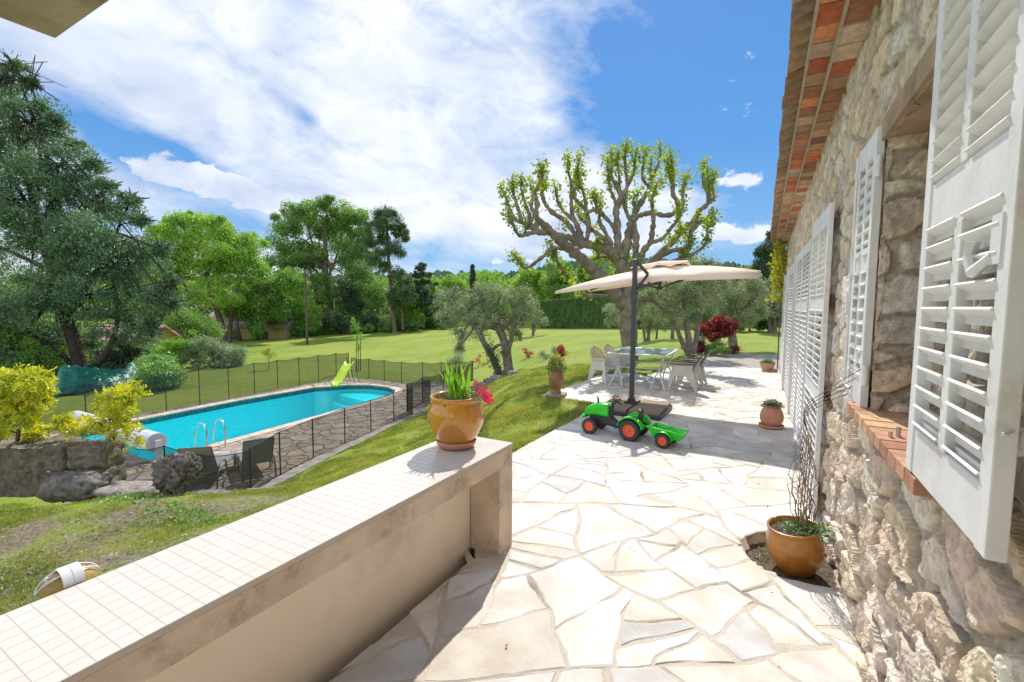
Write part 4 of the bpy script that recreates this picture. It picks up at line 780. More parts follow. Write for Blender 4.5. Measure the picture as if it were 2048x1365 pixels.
for s in (1, -1):
    A = np.linspace(.1, 3.04, 10)
    for a, b in zip(A[:-1], A[1:]): mb.add([(math.cos(q)*rr, s*w_, .09+math.sin(q)*rr) for q in (a, b) for (rr, w_) in ((.112, .085), (.115, .125), (.108, .175))], [(0, 1, 4, 3), (1, 2, 5, 4)])
o = mb.build('tub', green, t2, local=True, bevel=.008)
mb = MB(); mb.tube([(0, -.16, .09), (0, .16, .09)], .010, 8); mb.build('axle', rub, t2, local=True)
mb = MB(); mb.prism([(.17, -.10), (.17, .10), (.28, .02), (.33, .018), (.33, -.018), (.28, -.02)], .185, .205, bevel=.004); mb.build('hitch', green, t2, local=True)
# ---------------------------------------------------------------- cantilever parasol
UM = np.array([-1.95, 7.60, 0.]); t = thing('cantilever_parasol', 'large beige cantilever parasol with dark grey side post over the terrace', 'parasol', UM)
mb = MB(); mb.box(UM+(0, 0, 1.29), (.075, .055, 2.34)); mb.box(UM+(0, 0, 2.47), (.08, .06, .03)); mb.build('post', dgrey, t, bevel=.006)
mb = MB(); mb.box(UM+(0, 0, .115), (.20, .16, .05)); mb.box(UM+(0, 0, .15), (.11, .09, .10)); mb.box(UM+(.02, 0, .045), (1.02, .10, .04)); mb.box(UM+(.02, 0, .043), (.10, 1.02, .04)); mb.build('base_frame', blk, t, bevel=.006)
slab_m = M('brown_aggregate', (.17, .125, .09), (.34, .26, .20), rough=.9, ns=160, bump=.3, bs=200, lo=.42, hi=.58)
for (dx, dy) in ((-.24, -.24), (.26, -.24), (-.24, .26), (.26, .26)):
    mb = MB(); mb.box(UM+(.06+dx, -.05+dy, .085), (.46, .46, .045)); mb.build('ballast_slab', slab_m, t, bevel=.006)
mb = MB(); mb.box(UM+(.07, -.04, .035), (1.02, 1.0, .07)); mb.build('ballast_tray', blk, t, bevel=.02)
CT = UM+(.62-.03, 1.12, 0)                                       # canopy: corners lie on a tilted rectangle, the crown above its middle
cor = [np.array((-3.42, 7.72, 1.985)), np.array((-.12, 7.72, 2.21)), np.array((-.20, 9.75, 2.30)), np.array((-3.50, 9.75, 2.08))]
cm = sum(cor)/4; crown = cm+np.array((.05, 0, .30)); can = M('beige_canvas', (.80, .66, .52), (.76, .62, .49), rough=.9, ns=3, bump=.1, bs=300)
cmt, n = newmat('beige_canvas_cloth'); d_ = n.n('ShaderNodeBsdfDiffuse'); d_.inputs[0].default_value = (.93, .78, .66, 1); tl_ = n.n('ShaderNodeBsdfTranslucent'); tl_.inputs[0].default_value = (.80, .52, .32, 1); mx = n.n('ShaderNodeMixShader'); mx.inputs[0].default_value = .14; n.set(mx.inputs[1], d_.outputs[0]); n.set(mx.inputs[2], tl_.outputs[0]); fin(cmt, n, mx.outputs[0])
edge_pts = []
for i in range(4):
    a, b = cor[i], cor[(i+1) % 4]
    for s in np.arange(8)/8:
        p_ = a+(b-a)*s; p_ = p_+(cm-p_)*.05*math.sin((s*2 % 1)*math.pi)+(0, 0, .07*math.sin(s*math.pi)); edge_pts.append(p_)
edge_pts = np.array(edge_pts); rings = [edge_pts-(0, 0, .05), edge_pts]
for s in (.25, .5, .72, .9): rings.append(edge_pts+(crown-edge_pts)*s+np.array((0, 0, -.05*math.sin(s*math.pi)))*(np.arange(32) % 4 == 2)[:, None]+np.array((0, 0, .05*math.sin(s*math.pi))))
mb = MB(); mb.add(np.vstack(rings), [(k*32+j, k*32+(j+1) % 32, (k+1)*32+(j+1) % 32, (k+1)*32+j) for k in range(5) for j in range(32)]); mb.build('canopy', cmt, t, smooth=True)
mb = MB(); vt = [edge_pts+(crown-edge_pts)*s+(0, 0, h) for s, h in ((.70, .10), (.76, .125))]+[np.repeat((crown+(0, 0, .105))[None], 32, 0)]; vt[0] = vt[0]+np.stack([0*np.arange(32), 0*np.arange(32), .03*np.sin(np.arange(32)*1.9)], 1); mb.add(np.vstack(vt), [(k*32+j, k*32+(j+1) % 32, (k+1)*32+(j+1) % 32, (k+1)*32+j) for k in range(2) for j in range(32)]); mb.build('vent_flap', cmt, t, smooth=True)
hub = cm+np.array((.02, -.0, -.09)); mb = MB(); mb.tube([hub, crown+(0, 0, .0)], .022, 10); mb.tube([hub-(0, 0, .03), hub+(0, 0, .03)], .05, 12); mb.build('hub', dgrey, t)
for i in range(8):
    e = cor[i//2] if i % 2 == 0 else (cor[i//2]+cor[(i//2+1) % 4])/2; a = crown-(0, 0, .03); e = e-(0, 0, .015); mb = MB(); mb.beam(a, a+(e-a)*.98, .018, .028); rb = mb.build('rib', dgrey, t); mb = MB(); mb.beam(hub, a+(e-a)*.45-(0, 0, .01), .014, .02); mb.build('strut', dgrey, rb)
mb = MB(); mb.beam(UM+(.02, .0, 2.45), UM+(.20, .05, 2.24), .035, .05); mb.beam(UM+(.20, .05, 2.24), UM+(.05, .0, 2.02), .03, .045); mb.beam(UM+(.05, .0, 2.03), hub+(0, 0, .1), .035, .05); mb.build('arm', dgrey, t, bevel=.004)
mb = MB(); mb.box(UM+(0, -.0, 1.90), (.10, .085, .22)); mb.tube([UM+(.05, 0, 1.93), UM+(.11, 0, 1.93), UM+(.11, -.0, 1.86)], .008, 6); mb.build('crank_box', dgrey, t, bevel=.01)
# ---------------------------------------------------------------- garden table
gw = M('white_metal', (.74, .75, .76), rough=.35); gm, n = newmat('frosted_table_glass'); p = n.n('ShaderNodeBsdfPrincipled'); p.inputs['Base Color'].default_value = (.40, .58, .58, 1); p.inputs['Roughness'].default_value = .08; p.inputs['Alpha'].default_value = .72; fin(gm, n, p.outputs[0])
TB = np.array([-2.42, 10.42, 0.]); t = thing('garden_table', 'white metal garden table with a pale glass top behind the parasol post', 'table', TB, .03)
hx, hy = .60, .80
mb = MB()
for (x0, y0, x1, y1) in ((-hx, -hy, hx, -hy), (hx, -hy, hx, hy), (hx, hy, -hx, hy), (-hx, hy, -hx, -hy)): mb.beam((x0, y0, .715), (x1, y1, .715), .045, .028)
mb.build('table_frame', gw, t, local=True, bevel=.006)
mb = MB(); mb.box((0, 0, .722), (2*hx-.03, 2*hy-.03, .008)); mb.build('glass_top', gm, t, local=True)
mb = MB(); mb.tube([(0, 0, .70), (0, 0, .732)], .03, 16); mb.build('parasol_ring', M('cream_plastic', (.72, .66, .45), rough=.4), t, local=True)
for sx in (-1, 1):
    for sy in (-1, 1):
        mb = MB(); mb.tube(smooth_path([(sx*(hx-.05), sy*(hy-.06), .71), (sx*(hx-.12), sy*(hy-.18), .50), (sx*(hx-.16), sy*(hy-.24), .38), (sx*(hx-.10), sy*(hy-.16), .20), (sx*(hx-.02), sy*(hy-.06), 0)], 4), .017, 8)
        mb.tube(smooth_path([(sx*(hx-.16), sy*(hy-.24), .40), (sx*(hx-.26), sy*(hy-.14), .20), (sx*(hx-.30), sy*(hy-.05), 0)], 4), .014, 8); mb.build('leg', gw, t, local=True, smooth=True)
mb = MB()
for s in (-1, 1):
    mb.tube(smooth_path([(s*(hx-.05), -hy+.05, .70), (s*(hx-.14), -hy+.16, .48), (s*(hx-.17), -hy+.4, .42), (s*(hx-.17), hy-.4, .42), (s*(hx-.14), hy-.16, .48), (s*(hx-.05), hy-.05, .70)], 4), .013, 8); mb.tube([(-hx+.17, s*(hy-.25), .41), (hx-.17, s*(hy-.25), .41)], .013, 8)
mb.build('brace', gw, t, local=True, smooth=True)
# ---------------------------------------------------------------- plastic armchairs
def make_chair(name, label, loc, rz, shell, body, kind):
    t = thing(name, label, 'chair', loc, rz, None)               # local: +y forward
    mb = MB(); g = 9; P = []                                       # dished shell back leaning away
    for i in range(g):
        for j in range(g):
            u, v = j/(g-1)*2-1, i/(g-1); w = .235*(math.sqrt(max(0., 1-(max(0, (v-.35)/.65))**2.6)) if v > .35 else .86+.14*v/.35); P.append((u*w, -.20-.26*v-.0+.05*(u*u)*(1-v*.5), .40+.50*v))
    mb.add(P, [(i*g+j, i*g+j+1, (i+1)*g+j+1, (i+1)*g+j) for i in range(g-1) for j in range(g-1)]); o = mb.build('backrest', shell, t, local=True, smooth=True); q = o.modifiers.new('t', 'SOLIDIFY'); q.thickness = .014
    mb = MB(); P = [(x*.23, y*.22+.02, .40-.025*(1-x*x)-.015*(y < 0)) for y in np.linspace(-1, 1, 6) for x in np.linspace(-1, 1, 7)]; mb.add(P, [(i*7+j, i*7+j+1, (i+1)*7+j+1, (i+1)*7+j) for i in range(5) for j in range(6)]); o = mb.build('seat', body, t, local=True, smooth=True); q = o.modifiers.new('t', 'SOLIDIFY'); q.thickness = .012
    for s in (-1, 1):
        mb = MB(); mb.prism([(s*.22, -.27), (s*.30, -.25), (s*.315, .10), (s*.305, .26), (s*.25, .28), (s*.235, .10)], .605, .628, bevel=.006); mb.build('armrest', shell, t, local=True, smooth=False)
        mb = MB()                                                  # side panel narrowing into two splayed legs
        X_ = s*.265; mb.add([(X_, .255, .61), (X_-s*.02, -.235, .60), (X_-s*.01, -.17, .36), (X_+s*.0, -.12, .34), (X_, .10, .34), (X_, .20, .36)], [(0, 1, 2, 3), (0, 3, 4, 5)] if s > 0 else [(3, 2, 1, 0), (5, 4, 3, 0)]); o = mb.build('side_panel', body, t, local=True); q = o.modifiers.new('t', 'SOLIDIFY'); q.thickness = .012
        for (ya, yb, yf) in ((.20, .26, .30), (-.10, -.235, -.34)):
            mb = MB(); d_ = 1 if ya > 0 else -1; top = [(X_-s*.0, ya-d_*.04, .37), (X_, yb, .50), (X_-s*.075, yb, .38), (X_-s*.07, ya-d_*.06, .37)]; bot = [(X_+s*.015, yf-d_*.04, 0), (X_+s*.015, yf, 0), (X_-s*.025, yf, 0), (X_-s*.022, yf-d_*.035, 0)]
            mb.add(top+bot, [(0, 1, 2, 3), (7, 6, 5, 4), (0, 4, 5, 1), (1, 5, 6, 2), (2, 6, 7, 3), (3, 7, 4, 0)]); mb.build('leg', body, t, local=True, bevel=.006)
    t.scale = (.9,)*3
    return t
cream = M('cream_yellow_plastic', (.80, .63, .32), (.76, .66, .44), rough=.4, ns=3); wch = M('aged_white_plastic', (.70, .68, .64), (.62, .60, .56), rough=.45, ns=6)
brn = M('brown_plastic', (.10, .065, .055), rough=.35)
make_chair('garden_armchair', 'cream yellow backed plastic armchair nearest the olive jar, on the left of the table', (-3.18, 10.02, 0), -2.05, cream, wch, 0)
make_chair('garden_armchair', 'second cream yellow backed plastic armchair, farther back on the left of the table', (-3.12, 10.86, 0), -1.95, cream, wch, 0)
for o in [o for o in COL.objects if o.name.startswith('garden_armchair')]: o['group'] = 'armchairs left of the garden table'
n0 = set(COL.objects)
c3 = make_chair('brown_armchair', 'brown and white plastic armchair on the right of the table, nearer the toy tractor', (-1.52, 10.05, 0), math.pi/2+.05, brn, wch, 1); c3['group'] = 'brown armchairs right of the garden table'
c4 = make_chair('brown_armchair', 'brown and white plastic armchair on the right of the table, nearer the gravel', (-1.47, 10.85, 0), math.pi/2-.02, brn, wch, 1); c4['group'] = 'brown armchairs right of the garden table'
# green garden lamp by the red shrub
g = gnd(1403, 705, 0); t = thing('garden_lamp', 'short green bollard lamp with a clear band beside the dark red shrub', 'garden lamp', g)
mb = MB(); mb.box(g+(0, 0, .22), (.20, .20, .44)); mb.build('lamp_post', M('green_paint', (.01, .20, .10), rough=.4), t, bevel=.01)
mb = MB(); mb.box(g+(0, 0, .53), (.17, .17, .20)); mb.build('lens', M('opal_glass', (.65, .65, .62), (.40, .42, .40), rough=.2, ns=20), t, bevel=.01)
mb = MB(); mb.box(g+(0, 0, .66), (.21, .21, .07)); mb.build('lamp_cap', M('green_paint_cap', (.01, .20, .10), rough=.4), t, bevel=.012)
# ================================================================ POOL SIDE
net, n = newmat('black_netting'); d_ = n.n('ShaderNodeBsdfDiffuse'); d_.inputs[0].default_value = (.045, .05, .05, 1); tp = n.n('ShaderNodeBsdfTransparent'); mx = n.n('ShaderNodeMixShader'); n.set(mx.inputs[0], n.math('ADD', .50, n.math('MULTIPLY', n.noise(n.n('ShaderNodeTexCoord').outputs['Object'], 3, 2), .08))); n.set(mx.inputs[1], tp.outputs[0]); n.set(mx.inputs[2], d_.outputs[0]); fin(net, n, mx.outputs[0])
postm = M('black_post', (.02, .021, .023), rough=.5)
def fence(label, pts, h, leans=None, sag=.06, base=None, split=None):
    base = POOLZ if base is None else base; P = np.array(pts, float); c = P.mean(0); t = thing('pool_fence', label, 'fence', (c[0], c[1], base))
    for k, p_ in enumerate(P):
        mb = MB(); mb.tube([(*p_, base), (p_[0]+.01*math.sin(k*3), p_[1], base+h)], .016, 8); mb.build('fence_post', postm, t)
    for a, b in zip(P[:-1], P[1:]):
        mb = MB(); g = 7; v = []; L = np.hypot(*(b-a)); nr = np.array([-(b-a)[1], (b-a)[0]])/L
        for i in range(g):
            s = i/(g-1); q = a+(b-a)*s; tp_ = h-.01-sag*math.sin(s*math.pi)
            for j in range(5): z_ = .02+(tp_-.02)*j/4; off = .02*math.sin(s*math.pi)*math.sin(j*1.3+a[0]); v.append((*(q+nr*off), base+z_))
        mb.add(v, [(i*5+j, i*5+j+1, (i+1)*5+j+1, (i+1)*5+j) for i in range(g-1) for j in range(4)]); nn_ = mb.build('netting', net, t, smooth=True)
        mb = MB(); mb.tube([v[i*5+4] for i in range(g)], .010, 6, cap=False); mb.build('hem', postm, nn_); mb = MB(); mb.tube([v[i*5] for i in range(g)], .008, 6, cap=False); mb.build('hem', postm, nn_)
    return t
fence('black net pool fence running along the far side of the pool', [(-19.25, 3.6), (-19.3, 4.9), (-19.4, 6.2), (-19.45, 7.35), (-19.5, 8.54), (-19.62, 9.76), (-19.72, 10.95), (-19.87, 12.15), (-20.0, 13.35), (-20.1, 14.55), (-20.2, 15.75), (-20.25, 16.9), (-19.95, 17.5)], 1.40)
fence('black net pool fence across the end of the pool nearest the olive tree', [(-19.8, 17.55), (-18.7, 17.75), (-17.55, 17.72), (-16.25, 17.6), (-15.2, 18.0), (-14.5, 18.6), (-13.9, 19.4), (-13.5, 20.0)], 1.12, sag=.07)
fence('black net pool fence between the loungers and the grass bank', [(-9.25, 5.5), (-9.85, 6.57), (-10.25, 7.77), (-10.55, 9.06), (-10.75, 10.25), (-11.0, 11.52), (-11.3, 12.8)], 1.04, sag=.02)
fence('short sagging net fence panel beside the stone planter at the lounger corner', [(-12.75, 4.55), (-11.15, 4.80), (-9.25, 5.5)], .98, sag=.16)
fence('folded-back dark net gate panels at the corner of the pool fence', [(-11.3, 12.8), (-11.75, 13.0), (-12.35, 14.6), (-11.7, 14.3), (-11.75, 13.05)], 1.06, sag=.06)
fence('black net fence section between the gate and the olive tree', [(-12.35, 14.6), (-12.5, 16.2), (-13.0, 17.8), (-13.5, 20.0)], 1.08, sag=.1)
# loungers
tex = M('charcoal_mesh_cloth', (.32, .32, .325), (.40, .40, .405), rough=.7, ns=200); gf = M('grey_aluminium', (.24, .25, .26), rough=.4, metal=.2)
def lounger(label, loc, rz, back):
    t = thing('sun_lounger', label, 'sun lounger', loc, rz, 'sun loungers by the pool'); W2 = .31      # local: +y towards the feet
    mb = MB()
    for s in (-1, 1): mb.tube([(s*W2, -.05, .30), (s*W2, 1.25, .30)], .018, 8)
    mb.tube([(-W2, 1.25, .30), (W2, 1.25, .30)], .018, 8); mb.build('frame', gf, t, local=True, smooth=True)
    mb = MB(); mb.box((0, .62, .30), (.58, 1.24, .012)); mb.build('seat_cloth', tex, t, local=True)
    a = back; bt = (-.05-.78*math.cos(a), .30+.78*math.sin(a)); mb = MB()
    for s in (-1, 1): mb.tube([(s*(W2-.01), -.03, .30), (s*(W2-.01), bt[0], bt[1])], .017, 8)
    mb.tube([(-W2+.01, bt[0], bt[1]), (W2-.01, bt[0], bt[1])], .017, 8); br_ = mb.build('backrest', gf, t, local=True, smooth=True)
    mb = MB(); g = 6; v = [(x*.29, -.04+(bt[0]+.04)*s, .30+(bt[1]-.30)*s-.03*math.sin(s*3.14)) for s in np.linspace(0, 1, g) for x in (-1, 0, 1)]; mb.add(v, [(i*3+j, i*3+j+1, (i+1)*3+j+1, (i+1)*3+j) for i in range(g-1) for j in range(2)]); mb.build('back_cloth', tex, br_, local=True, smooth=True)
    for s in (-1, 1):
        mb = MB(); mb.tube(smooth_path([(s*(W2+.03), -.28, 0), (s*(W2+.03), -.22, .28), (s*(W2+.03), -.08, .46), (s*(W2+.03), .12, .49), (s*(W2+.03), .34, .42), (s*(W2+.03), .42, .22), (s*(W2+.03), .44, 0)], 4), .020, 8); mb.build('arm', gf, t, local=True, smooth=True)
        mb = MB(); mb.tube([(s*W2, 1.12, .30), (s*W2, 1.16, 0)], .018, 8); mb.build('leg', gf, t, local=True, smooth=True)
    mb = MB(); mb.tube([(-W2+.04, -.36, .44), (-W2+.04, -.20, .12), (W2-.04, -.20, .12), (W2-.04, -.36, .44)], .010, 6); mb.build('back_prop', gf, t, local=True, smooth=True)
    return t
lounger('grey mesh sun lounger behind the porous rock, its back half hidden by the fence post', (-10.75, 5.35, POOLZ), .80, 1.05)
lounger('grey mesh sun lounger beside the grass bank, right of the other lounger', (-10.28, 6.28, POOLZ), 1.15, 1.05)
# ladder
st_m = M('stainless_steel', (.62, .62, .62), rough=.18, metal=1.); t = thing('pool_ladder', 'pair of curved stainless handrails of the pool ladder', 'ladder', (-13.5, 6.95, POOLZ))
for y in (6.66, 7.14): mb = MB(); mb.tube(smooth_path([(-13.15, y, POOLZ), (-13.12, y, POOLZ+.45), (-13.2, y, POOLZ+.70), (-13.42, y, POOLZ+.76), (-13.62, y, POOLZ+.60), (-13.78, y, POOLZ), (-13.82, y, POOLZ-.9)], 5), .021, 10); mb.build('handrail', st_m, t, smooth=True)
for z_ in (.35, .6, .85): mb = MB(); mb.box((-13.82, 6.9, POOLZ-z_), (.08, .48, .025)); mb.build('rung', st_m, t)
# roller cover
t = thing('pool_cover_roller', 'thick white slatted pool cover rolled up across the near end of the pool', 'pool cover roller', (-16.4, 5.75, POOLZ)); rc = np.array((-16.35, 5.72, POOLZ+.42))
slat = M('white_pvc_slat', (.70, .70, .74), (.62, .62, .66), rough=.35, ns=3); mb = MB(); a = np.linspace(0, 2*math.pi*5, 200); rr = .12+.17*a/a[-1]; n_ = 40; prof_r = .24+.006*(np.arange(64) % 2)
ang = np.arange(64)*2*math.pi/64; v0 = np.stack([np.full(64, -2.3), prof_r*np.cos(ang), prof_r*np.sin(ang)], -1)+rc; v1 = v0+(5.0, 0, 0); mb.add(np.vstack([v0, v1]), [(j, (j+1) % 64, 64+(j+1) % 64, 64+j) for j in range(64)]+[tuple(range(64))[::-1], tuple(range(64, 128))]); mb.build('rolled_slats', slat, t)
mb = MB()
for a0, a1, r0 in [(k*.5, k*.5+.42, .05+.0145*k/1.0*.35) for k in range(36)]: mb.tube([rc+(2.712, r0*math.cos(q), r0*math.sin(q)) for q in np.linspace(a0, a1, 3)], .006, 5)
mb.build('slat_ends', M('grey_slat_end', (.42, .41, .42), rough=.6), t)
for s in (-1, 1): mb = MB(); mb.box(rc+(.2+s*2.59 if s < 0 else 2.79, 0, -.17), (.05, .13, .50)); mb.box(rc+(.2+s*2.59 if s < 0 else 2.79, 0, -.405), (.12, .22, .02)); mb.tube([rc+(s*2.70, 0, 0), rc+(s*2.81, 0, 0)], .05, 12); mb.build('bracket', M('white_bracket', (.70, .70, .70), rough=.4), t, bevel=.006)
# slide
S0 = np.array((-18.35, 16.0, POOLZ)); t = thing('pool_slide', 'small lime green plastic slide with a metal ladder at the corner of the pool', 'slide', S0); lime = M('lime_plastic', (.48, .68, .02), rough=.3, coat=.3)
A_ = np.array((-18.55, 16.35, POOLZ+.98)); Bq = np.array((-17.9, 14.85, POOLZ+.08)); dr = unit((Bq-A_)*(1, 1, 0)); sd_ = np.array([-dr[1], dr[0], 0]); mb = MB(); v = []
for i in range(13):
    s = i/12; c = A_+(Bq-A_)*s; c[2] = POOLZ+.08+.90*(1-s)**1.0+.04*math.sin(s*6.28)+(.02 if s > .9 else 0)
    if s < .1: c[2] = POOLZ+.97
    for (u, h) in ((-.24, .11), (-.21, .12), (-.185, .02), (0, 0), (.185, .02), (.21, .12), (.24, .11)): v.append(c+sd_*u+(0, 0, h))
mb.add(v, [(i*7+j, i*7+j+1, (i+1)*7+j+1, (i+1)*7+j) for i in range(12) for j in range(6)]); o = mb.build('chute', lime, t, smooth=True); q = o.modifiers.new('t', 'SOLIDIFY'); q.thickness = .02
for s in (-1, 1):
    mb = MB(); mb.ball(A_+sd_*s*.22+(0, 0, .10), (.05, .05, .07), 10); mb.build('chute_ear', lime, t, smooth=True)
    mb = MB(); mb.tube(smooth_path([A_+sd_*s*.20-dr*.05+(0, 0, .28), A_+sd_*s*.20-dr*.02+(0, 0, .33), A_+sd_*s*.20-dr*.12+(0, 0, .30), A_+sd_*s*.20-dr*.12+(0, 0, .0), A_+sd_*s*.22-dr*.48-(0, 0, .98)], 3), .014, 6); mb.build('ladder_rail', blk, t, smooth=True)
for k in range(4): z_ = .25+.22*k; off = .48-.36*(z_/.98); mb = MB(); mb.tube([S0*(0, 0, 1)+(*(A_-dr*off)[:2], 0)+sd_*s*.21+(0, 0, z_) for s in (-1, 1)], .016, 6); mb.build('rung', M('silver_rung', (.5, .5, .5), rough=.3, metal=.8) if k == 0 else bpy.data.materials['silver_rung'], t)
mb = MB(); mb.tube([A_+sd_*.15+dr*.3-(0, 0, .2), (*(A_+sd_*.3+dr*.1)[:2], POOLZ)], .014, 6); mb.tube([A_-sd_*.15+dr*.3-(0, 0, .2), (*(A_-sd_*.3+dr*.1)[:2], POOLZ)], .014, 6); mb.build('slide_support', blk, t)
# ================================================================ VEGETATION
BARK = M('tree_bark', (.11, .085, .065), (.19, .15, .12), rough=.95, ns=5, bump=.8, bs=22)
OLBARK = M('olive_bark', (.15, .125, .10), (.27, .235, .20), rough=.95, ns=7, bump=.8, bs=35)
L_OAK = LEAF('fresh_oak_leaf', (.22, .44, .05), (.46, .66, .10), ns=.5)
L_DARK = LEAF('deep_green_leaf', (.13, .29, .06), (.30, .49, .12), ns=.5)
L_MID = LEAF('mid_green_leaf', (.15, .32, .05), (.32, .52, .10), ns=.5)
L_PINE = LEAF('pine_needle', (0.051, 0.123, 0.036), (0.123, 0.217, 0.072), ns=.8, tr=.2)
L_CED = LEAF('cypress_spray', (.095, .20, .10), (.24, .37, .20), ns=.6, tr=.22)
L_OLV = LEAF('olive_leaf', (.17, .25, .09), (.42, .50, .27), ns=1.5, tr=.2, gl=.10)
L_GREY = LEAF('silver_shrub_leaf', (0.189, 0.275, 0.145), (0.478, 0.551, 0.362), ns=3, tr=.2)
L_LIME = LEAF('golden_locust_leaf', (.40, .48, .01), (.76, .72, .02), ns=4, tr=.5)
L_BRIGHT = LEAF('bright_shrub_leaf', (0.145, 0.362, 0.022), (0.348, 0.609, 0.043), ns=3)
L_RED = LEAF('crimson_leaf', (.17, .010, .018), (.38, .03, .035), ns=3, tr=.4)
L_DK2 = LEAF('dark_conifer_leaf', (0.032, 0.08, 0.036), (0.08, 0.145, 0.065), ns=.8, tr=.15)
L_BUD = LEAF('plane_leaf', (.17, .30, .02), (.42, .50, .03), ns=3, tr=.5)
L_YEL = LEAF('golden_leaf', (.50, .40, .02), (.40, .48, .04), ns=3, tr=.4)
DBG = 0
def rs(seed): return np.random.default_rng(seed)
def sph(r, n, p=.45): q = r.normal(size=(n, 3)); q /= np.linalg.norm(q, axis=1)[:, None]; return q*(r.uniform(0, 1, (n, 1))**p)
def tree(name, label, cat, base, D, blobs, leaf, lm, n, trunk=None, tr=.2, bark=None, seed=1, group=None, clump=.30, kc=9, asp=.55, extra=(), fork=.45, lean=None, bn=7, flat=.8, dvar=.8, taper=.35, fill=.26):
    """base = photo pixel of the foot, D = its depth; blobs = (x, y, rx, ry[, depth offset]) lobes of the crown in photo pixels, given real depth"""
    r = rs(seed); bark = bark or BARK; gp = gnd(base[0], base[1]); Dg = float((gp-EYE)@VW)
    if DBG: print('TREE', label[:40], 'D', D, 'ground D', round(Dg, 1))
    if .6 < Dg/D < 1.6: leaf *= Dg/D; tr *= Dg/D; extra = [(e[0]*Dg/D, e[1]) for e in extra]; D = Dg
    b = PD(base[0], base[1], D); zt = tz(b[0], b[1]); b[2] = max(min(b[2], zt+.5), zt-.5)-.05
    t = thing(name, label, cat, b, 0, group); px = D/F_; cr = MB(); tk = MB()
    tops = [PD(q[0], q[1], D+(q[4] if len(q) > 4 else r.uniform(-dvar, dvar)*q[2]*px)) for q in blobs]; tot = sum(q[2]*q[3] for q in blobs)
    tp = trunk if trunk is not None else [(base[0], base[1]), tuple(np.average([(q[0], q[1]) for q in blobs], axis=0, weights=[q[2]*q[3] for q in blobs]))]
    tw = [b]+[PD(x, y, D) for x, y in tp[1:]]; path = smooth_path(tw, 5); rr = tr*np.linspace(1, taper, len(path)); rr[0] *= 1.25; tk.tube(path, rr, 10, noise=.06)
    for e in extra:                                                # further stems: (radius, [(x, y), ...])
        ew = [PD(e[1][0][0], e[1][0][1], D)]+[PD(x, y, D+r.uniform(-.6, .6)*60*px*.5) for x, y in e[1][1:]]; ep = smooth_path(ew, 5); tk.tube(ep, e[0]*np.linspace(1, .4, len(ep)), 8, noise=.05)
    lo = int(len(path)*fork)
    for q, c in zip(blobs, tops):
        j = lo+int((len(path)-1-lo)*r.uniform(.1, 1)); s = path[j]; L = np.linalg.norm(c-s); R = np.array([q[2], q[3], q[2]])*px; mid = (s+c)/2+r.normal(0, .08*L, 3)+(0, 0, .06*L)
        bp = smooth_path([s, mid, c], 5); tk.tube(bp, np.linspace(rr[j]*.6, min(tr*.13, .04), len(bp)), 6, cap=False)
        k = max(3, int(kc*1.5)); m = max(int(n*q[2]*q[3]/tot/k)+1, 40 if n > 50000 else 1); dirs = sph(r, k, .30)*1.12
        mf = int(n*fill*q[2]*q[3]/tot); pf = sph(r, mf, .42); cr.leaves(c+(VR*pf[:, :1]+VU*pf[:, 1:2])*np.array([1, 1, 1])*R[0]*np.array([1, 1, R[1]/R[0]])+VW*pf[:, 2:]*R[0], leaf, asp, d=pf*.8, spread=.8)
        for d in dirs:
            cc = c+VR*d[0]*R[0]*.85+VU*d[1]*R[1]*.85+VW*d[2]*R[0]*.85; rc = clump*min(R[0], R[1])*r.uniform(.6, 1.5)*1.3
            m_ = (c+cc)/2+r.normal(0, .05*L, 3); tq = min(tr*.12, .032); tk.tube([c, m_, cc], [tq, tq*.66, tq*.3], 5, cap=False)
            for _ in range(2): e2 = cc+sph(r, 1)[0]*rc*.6; tk.tube([cc, e2], [tq*.3, tq*.12], 4, cap=False)
            p = sph(r, m, .5); p[:, 2] *= flat; cr.leaves(cc+p*rc, leaf, asp, d=p*.9, spread=.8)
    tk.build('trunk', bark, t, smooth=True); cr.build('crown', lm, t); return t
# ---- far wood: low masses of crowns between the big trees and the hills
hm, n = newmat('wooded_hill'); tc = n.n('ShaderNodeTexCoord').outputs['Object']; c = n.ramp(n.noise(tc, .05, 6, .7), [(.35, (.045, .085, .055)), (.6, (.085, .14, .075))]); d = n.n('ShaderNodeBsdfDiffuse'); n.set(d.inputs[0], c); fin(hm, n, d.outputs[0])
def ridge(name, label, pts, D, depth, st, seed, amp):
    r = rs(seed); pts = np.array(pts, float); x = np.arange(pts[0, 0], pts[-1, 0], st); y = np.interp(x, pts[:, 0], pts[:, 1]); rows = 14; V = []
    for j in range(rows):
        s = j/(rows-1)
        for a, b in zip(x, y):
            p = PD(a, b, D); q = np.array([p[0], p[1], 0]); out = unit(q)*(s-.0)*-depth; z = (p[2])*(1-s)**.8*1.0-3*s+amp*vnoise(a*.09+seed, s*26.)*(1-.6*s)*1.2+amp*.8*vnoise(a*.31+seed, s*60.); V.append((p[0]+out[0], p[1]+out[1], z))
    k = len(x); mb = MB(); mb.add(V, [(j*k+i, j*k+i+1, (j+1)*k+i+1, (j+1)*k+i) for j in range(rows-1) for i in range(k-1)]); return mb.build(name, hm, smooth=False, kind='structure', label=label, category='hill')
ridge('wooded_hill', 'dark wooded ridge on the horizon behind the garden trees', [(-700, 560), (200, 560), (700, 552), (840, 549), (880, 546), (950, 548), (1010, 550), (1060, 541), (1110, 528), (1180, 520), (1260, 518), (1330, 522), (1400, 527), (1480, 531), (1540, 540), (1700, 548)], 900, 620, 3, 1, 5.5)
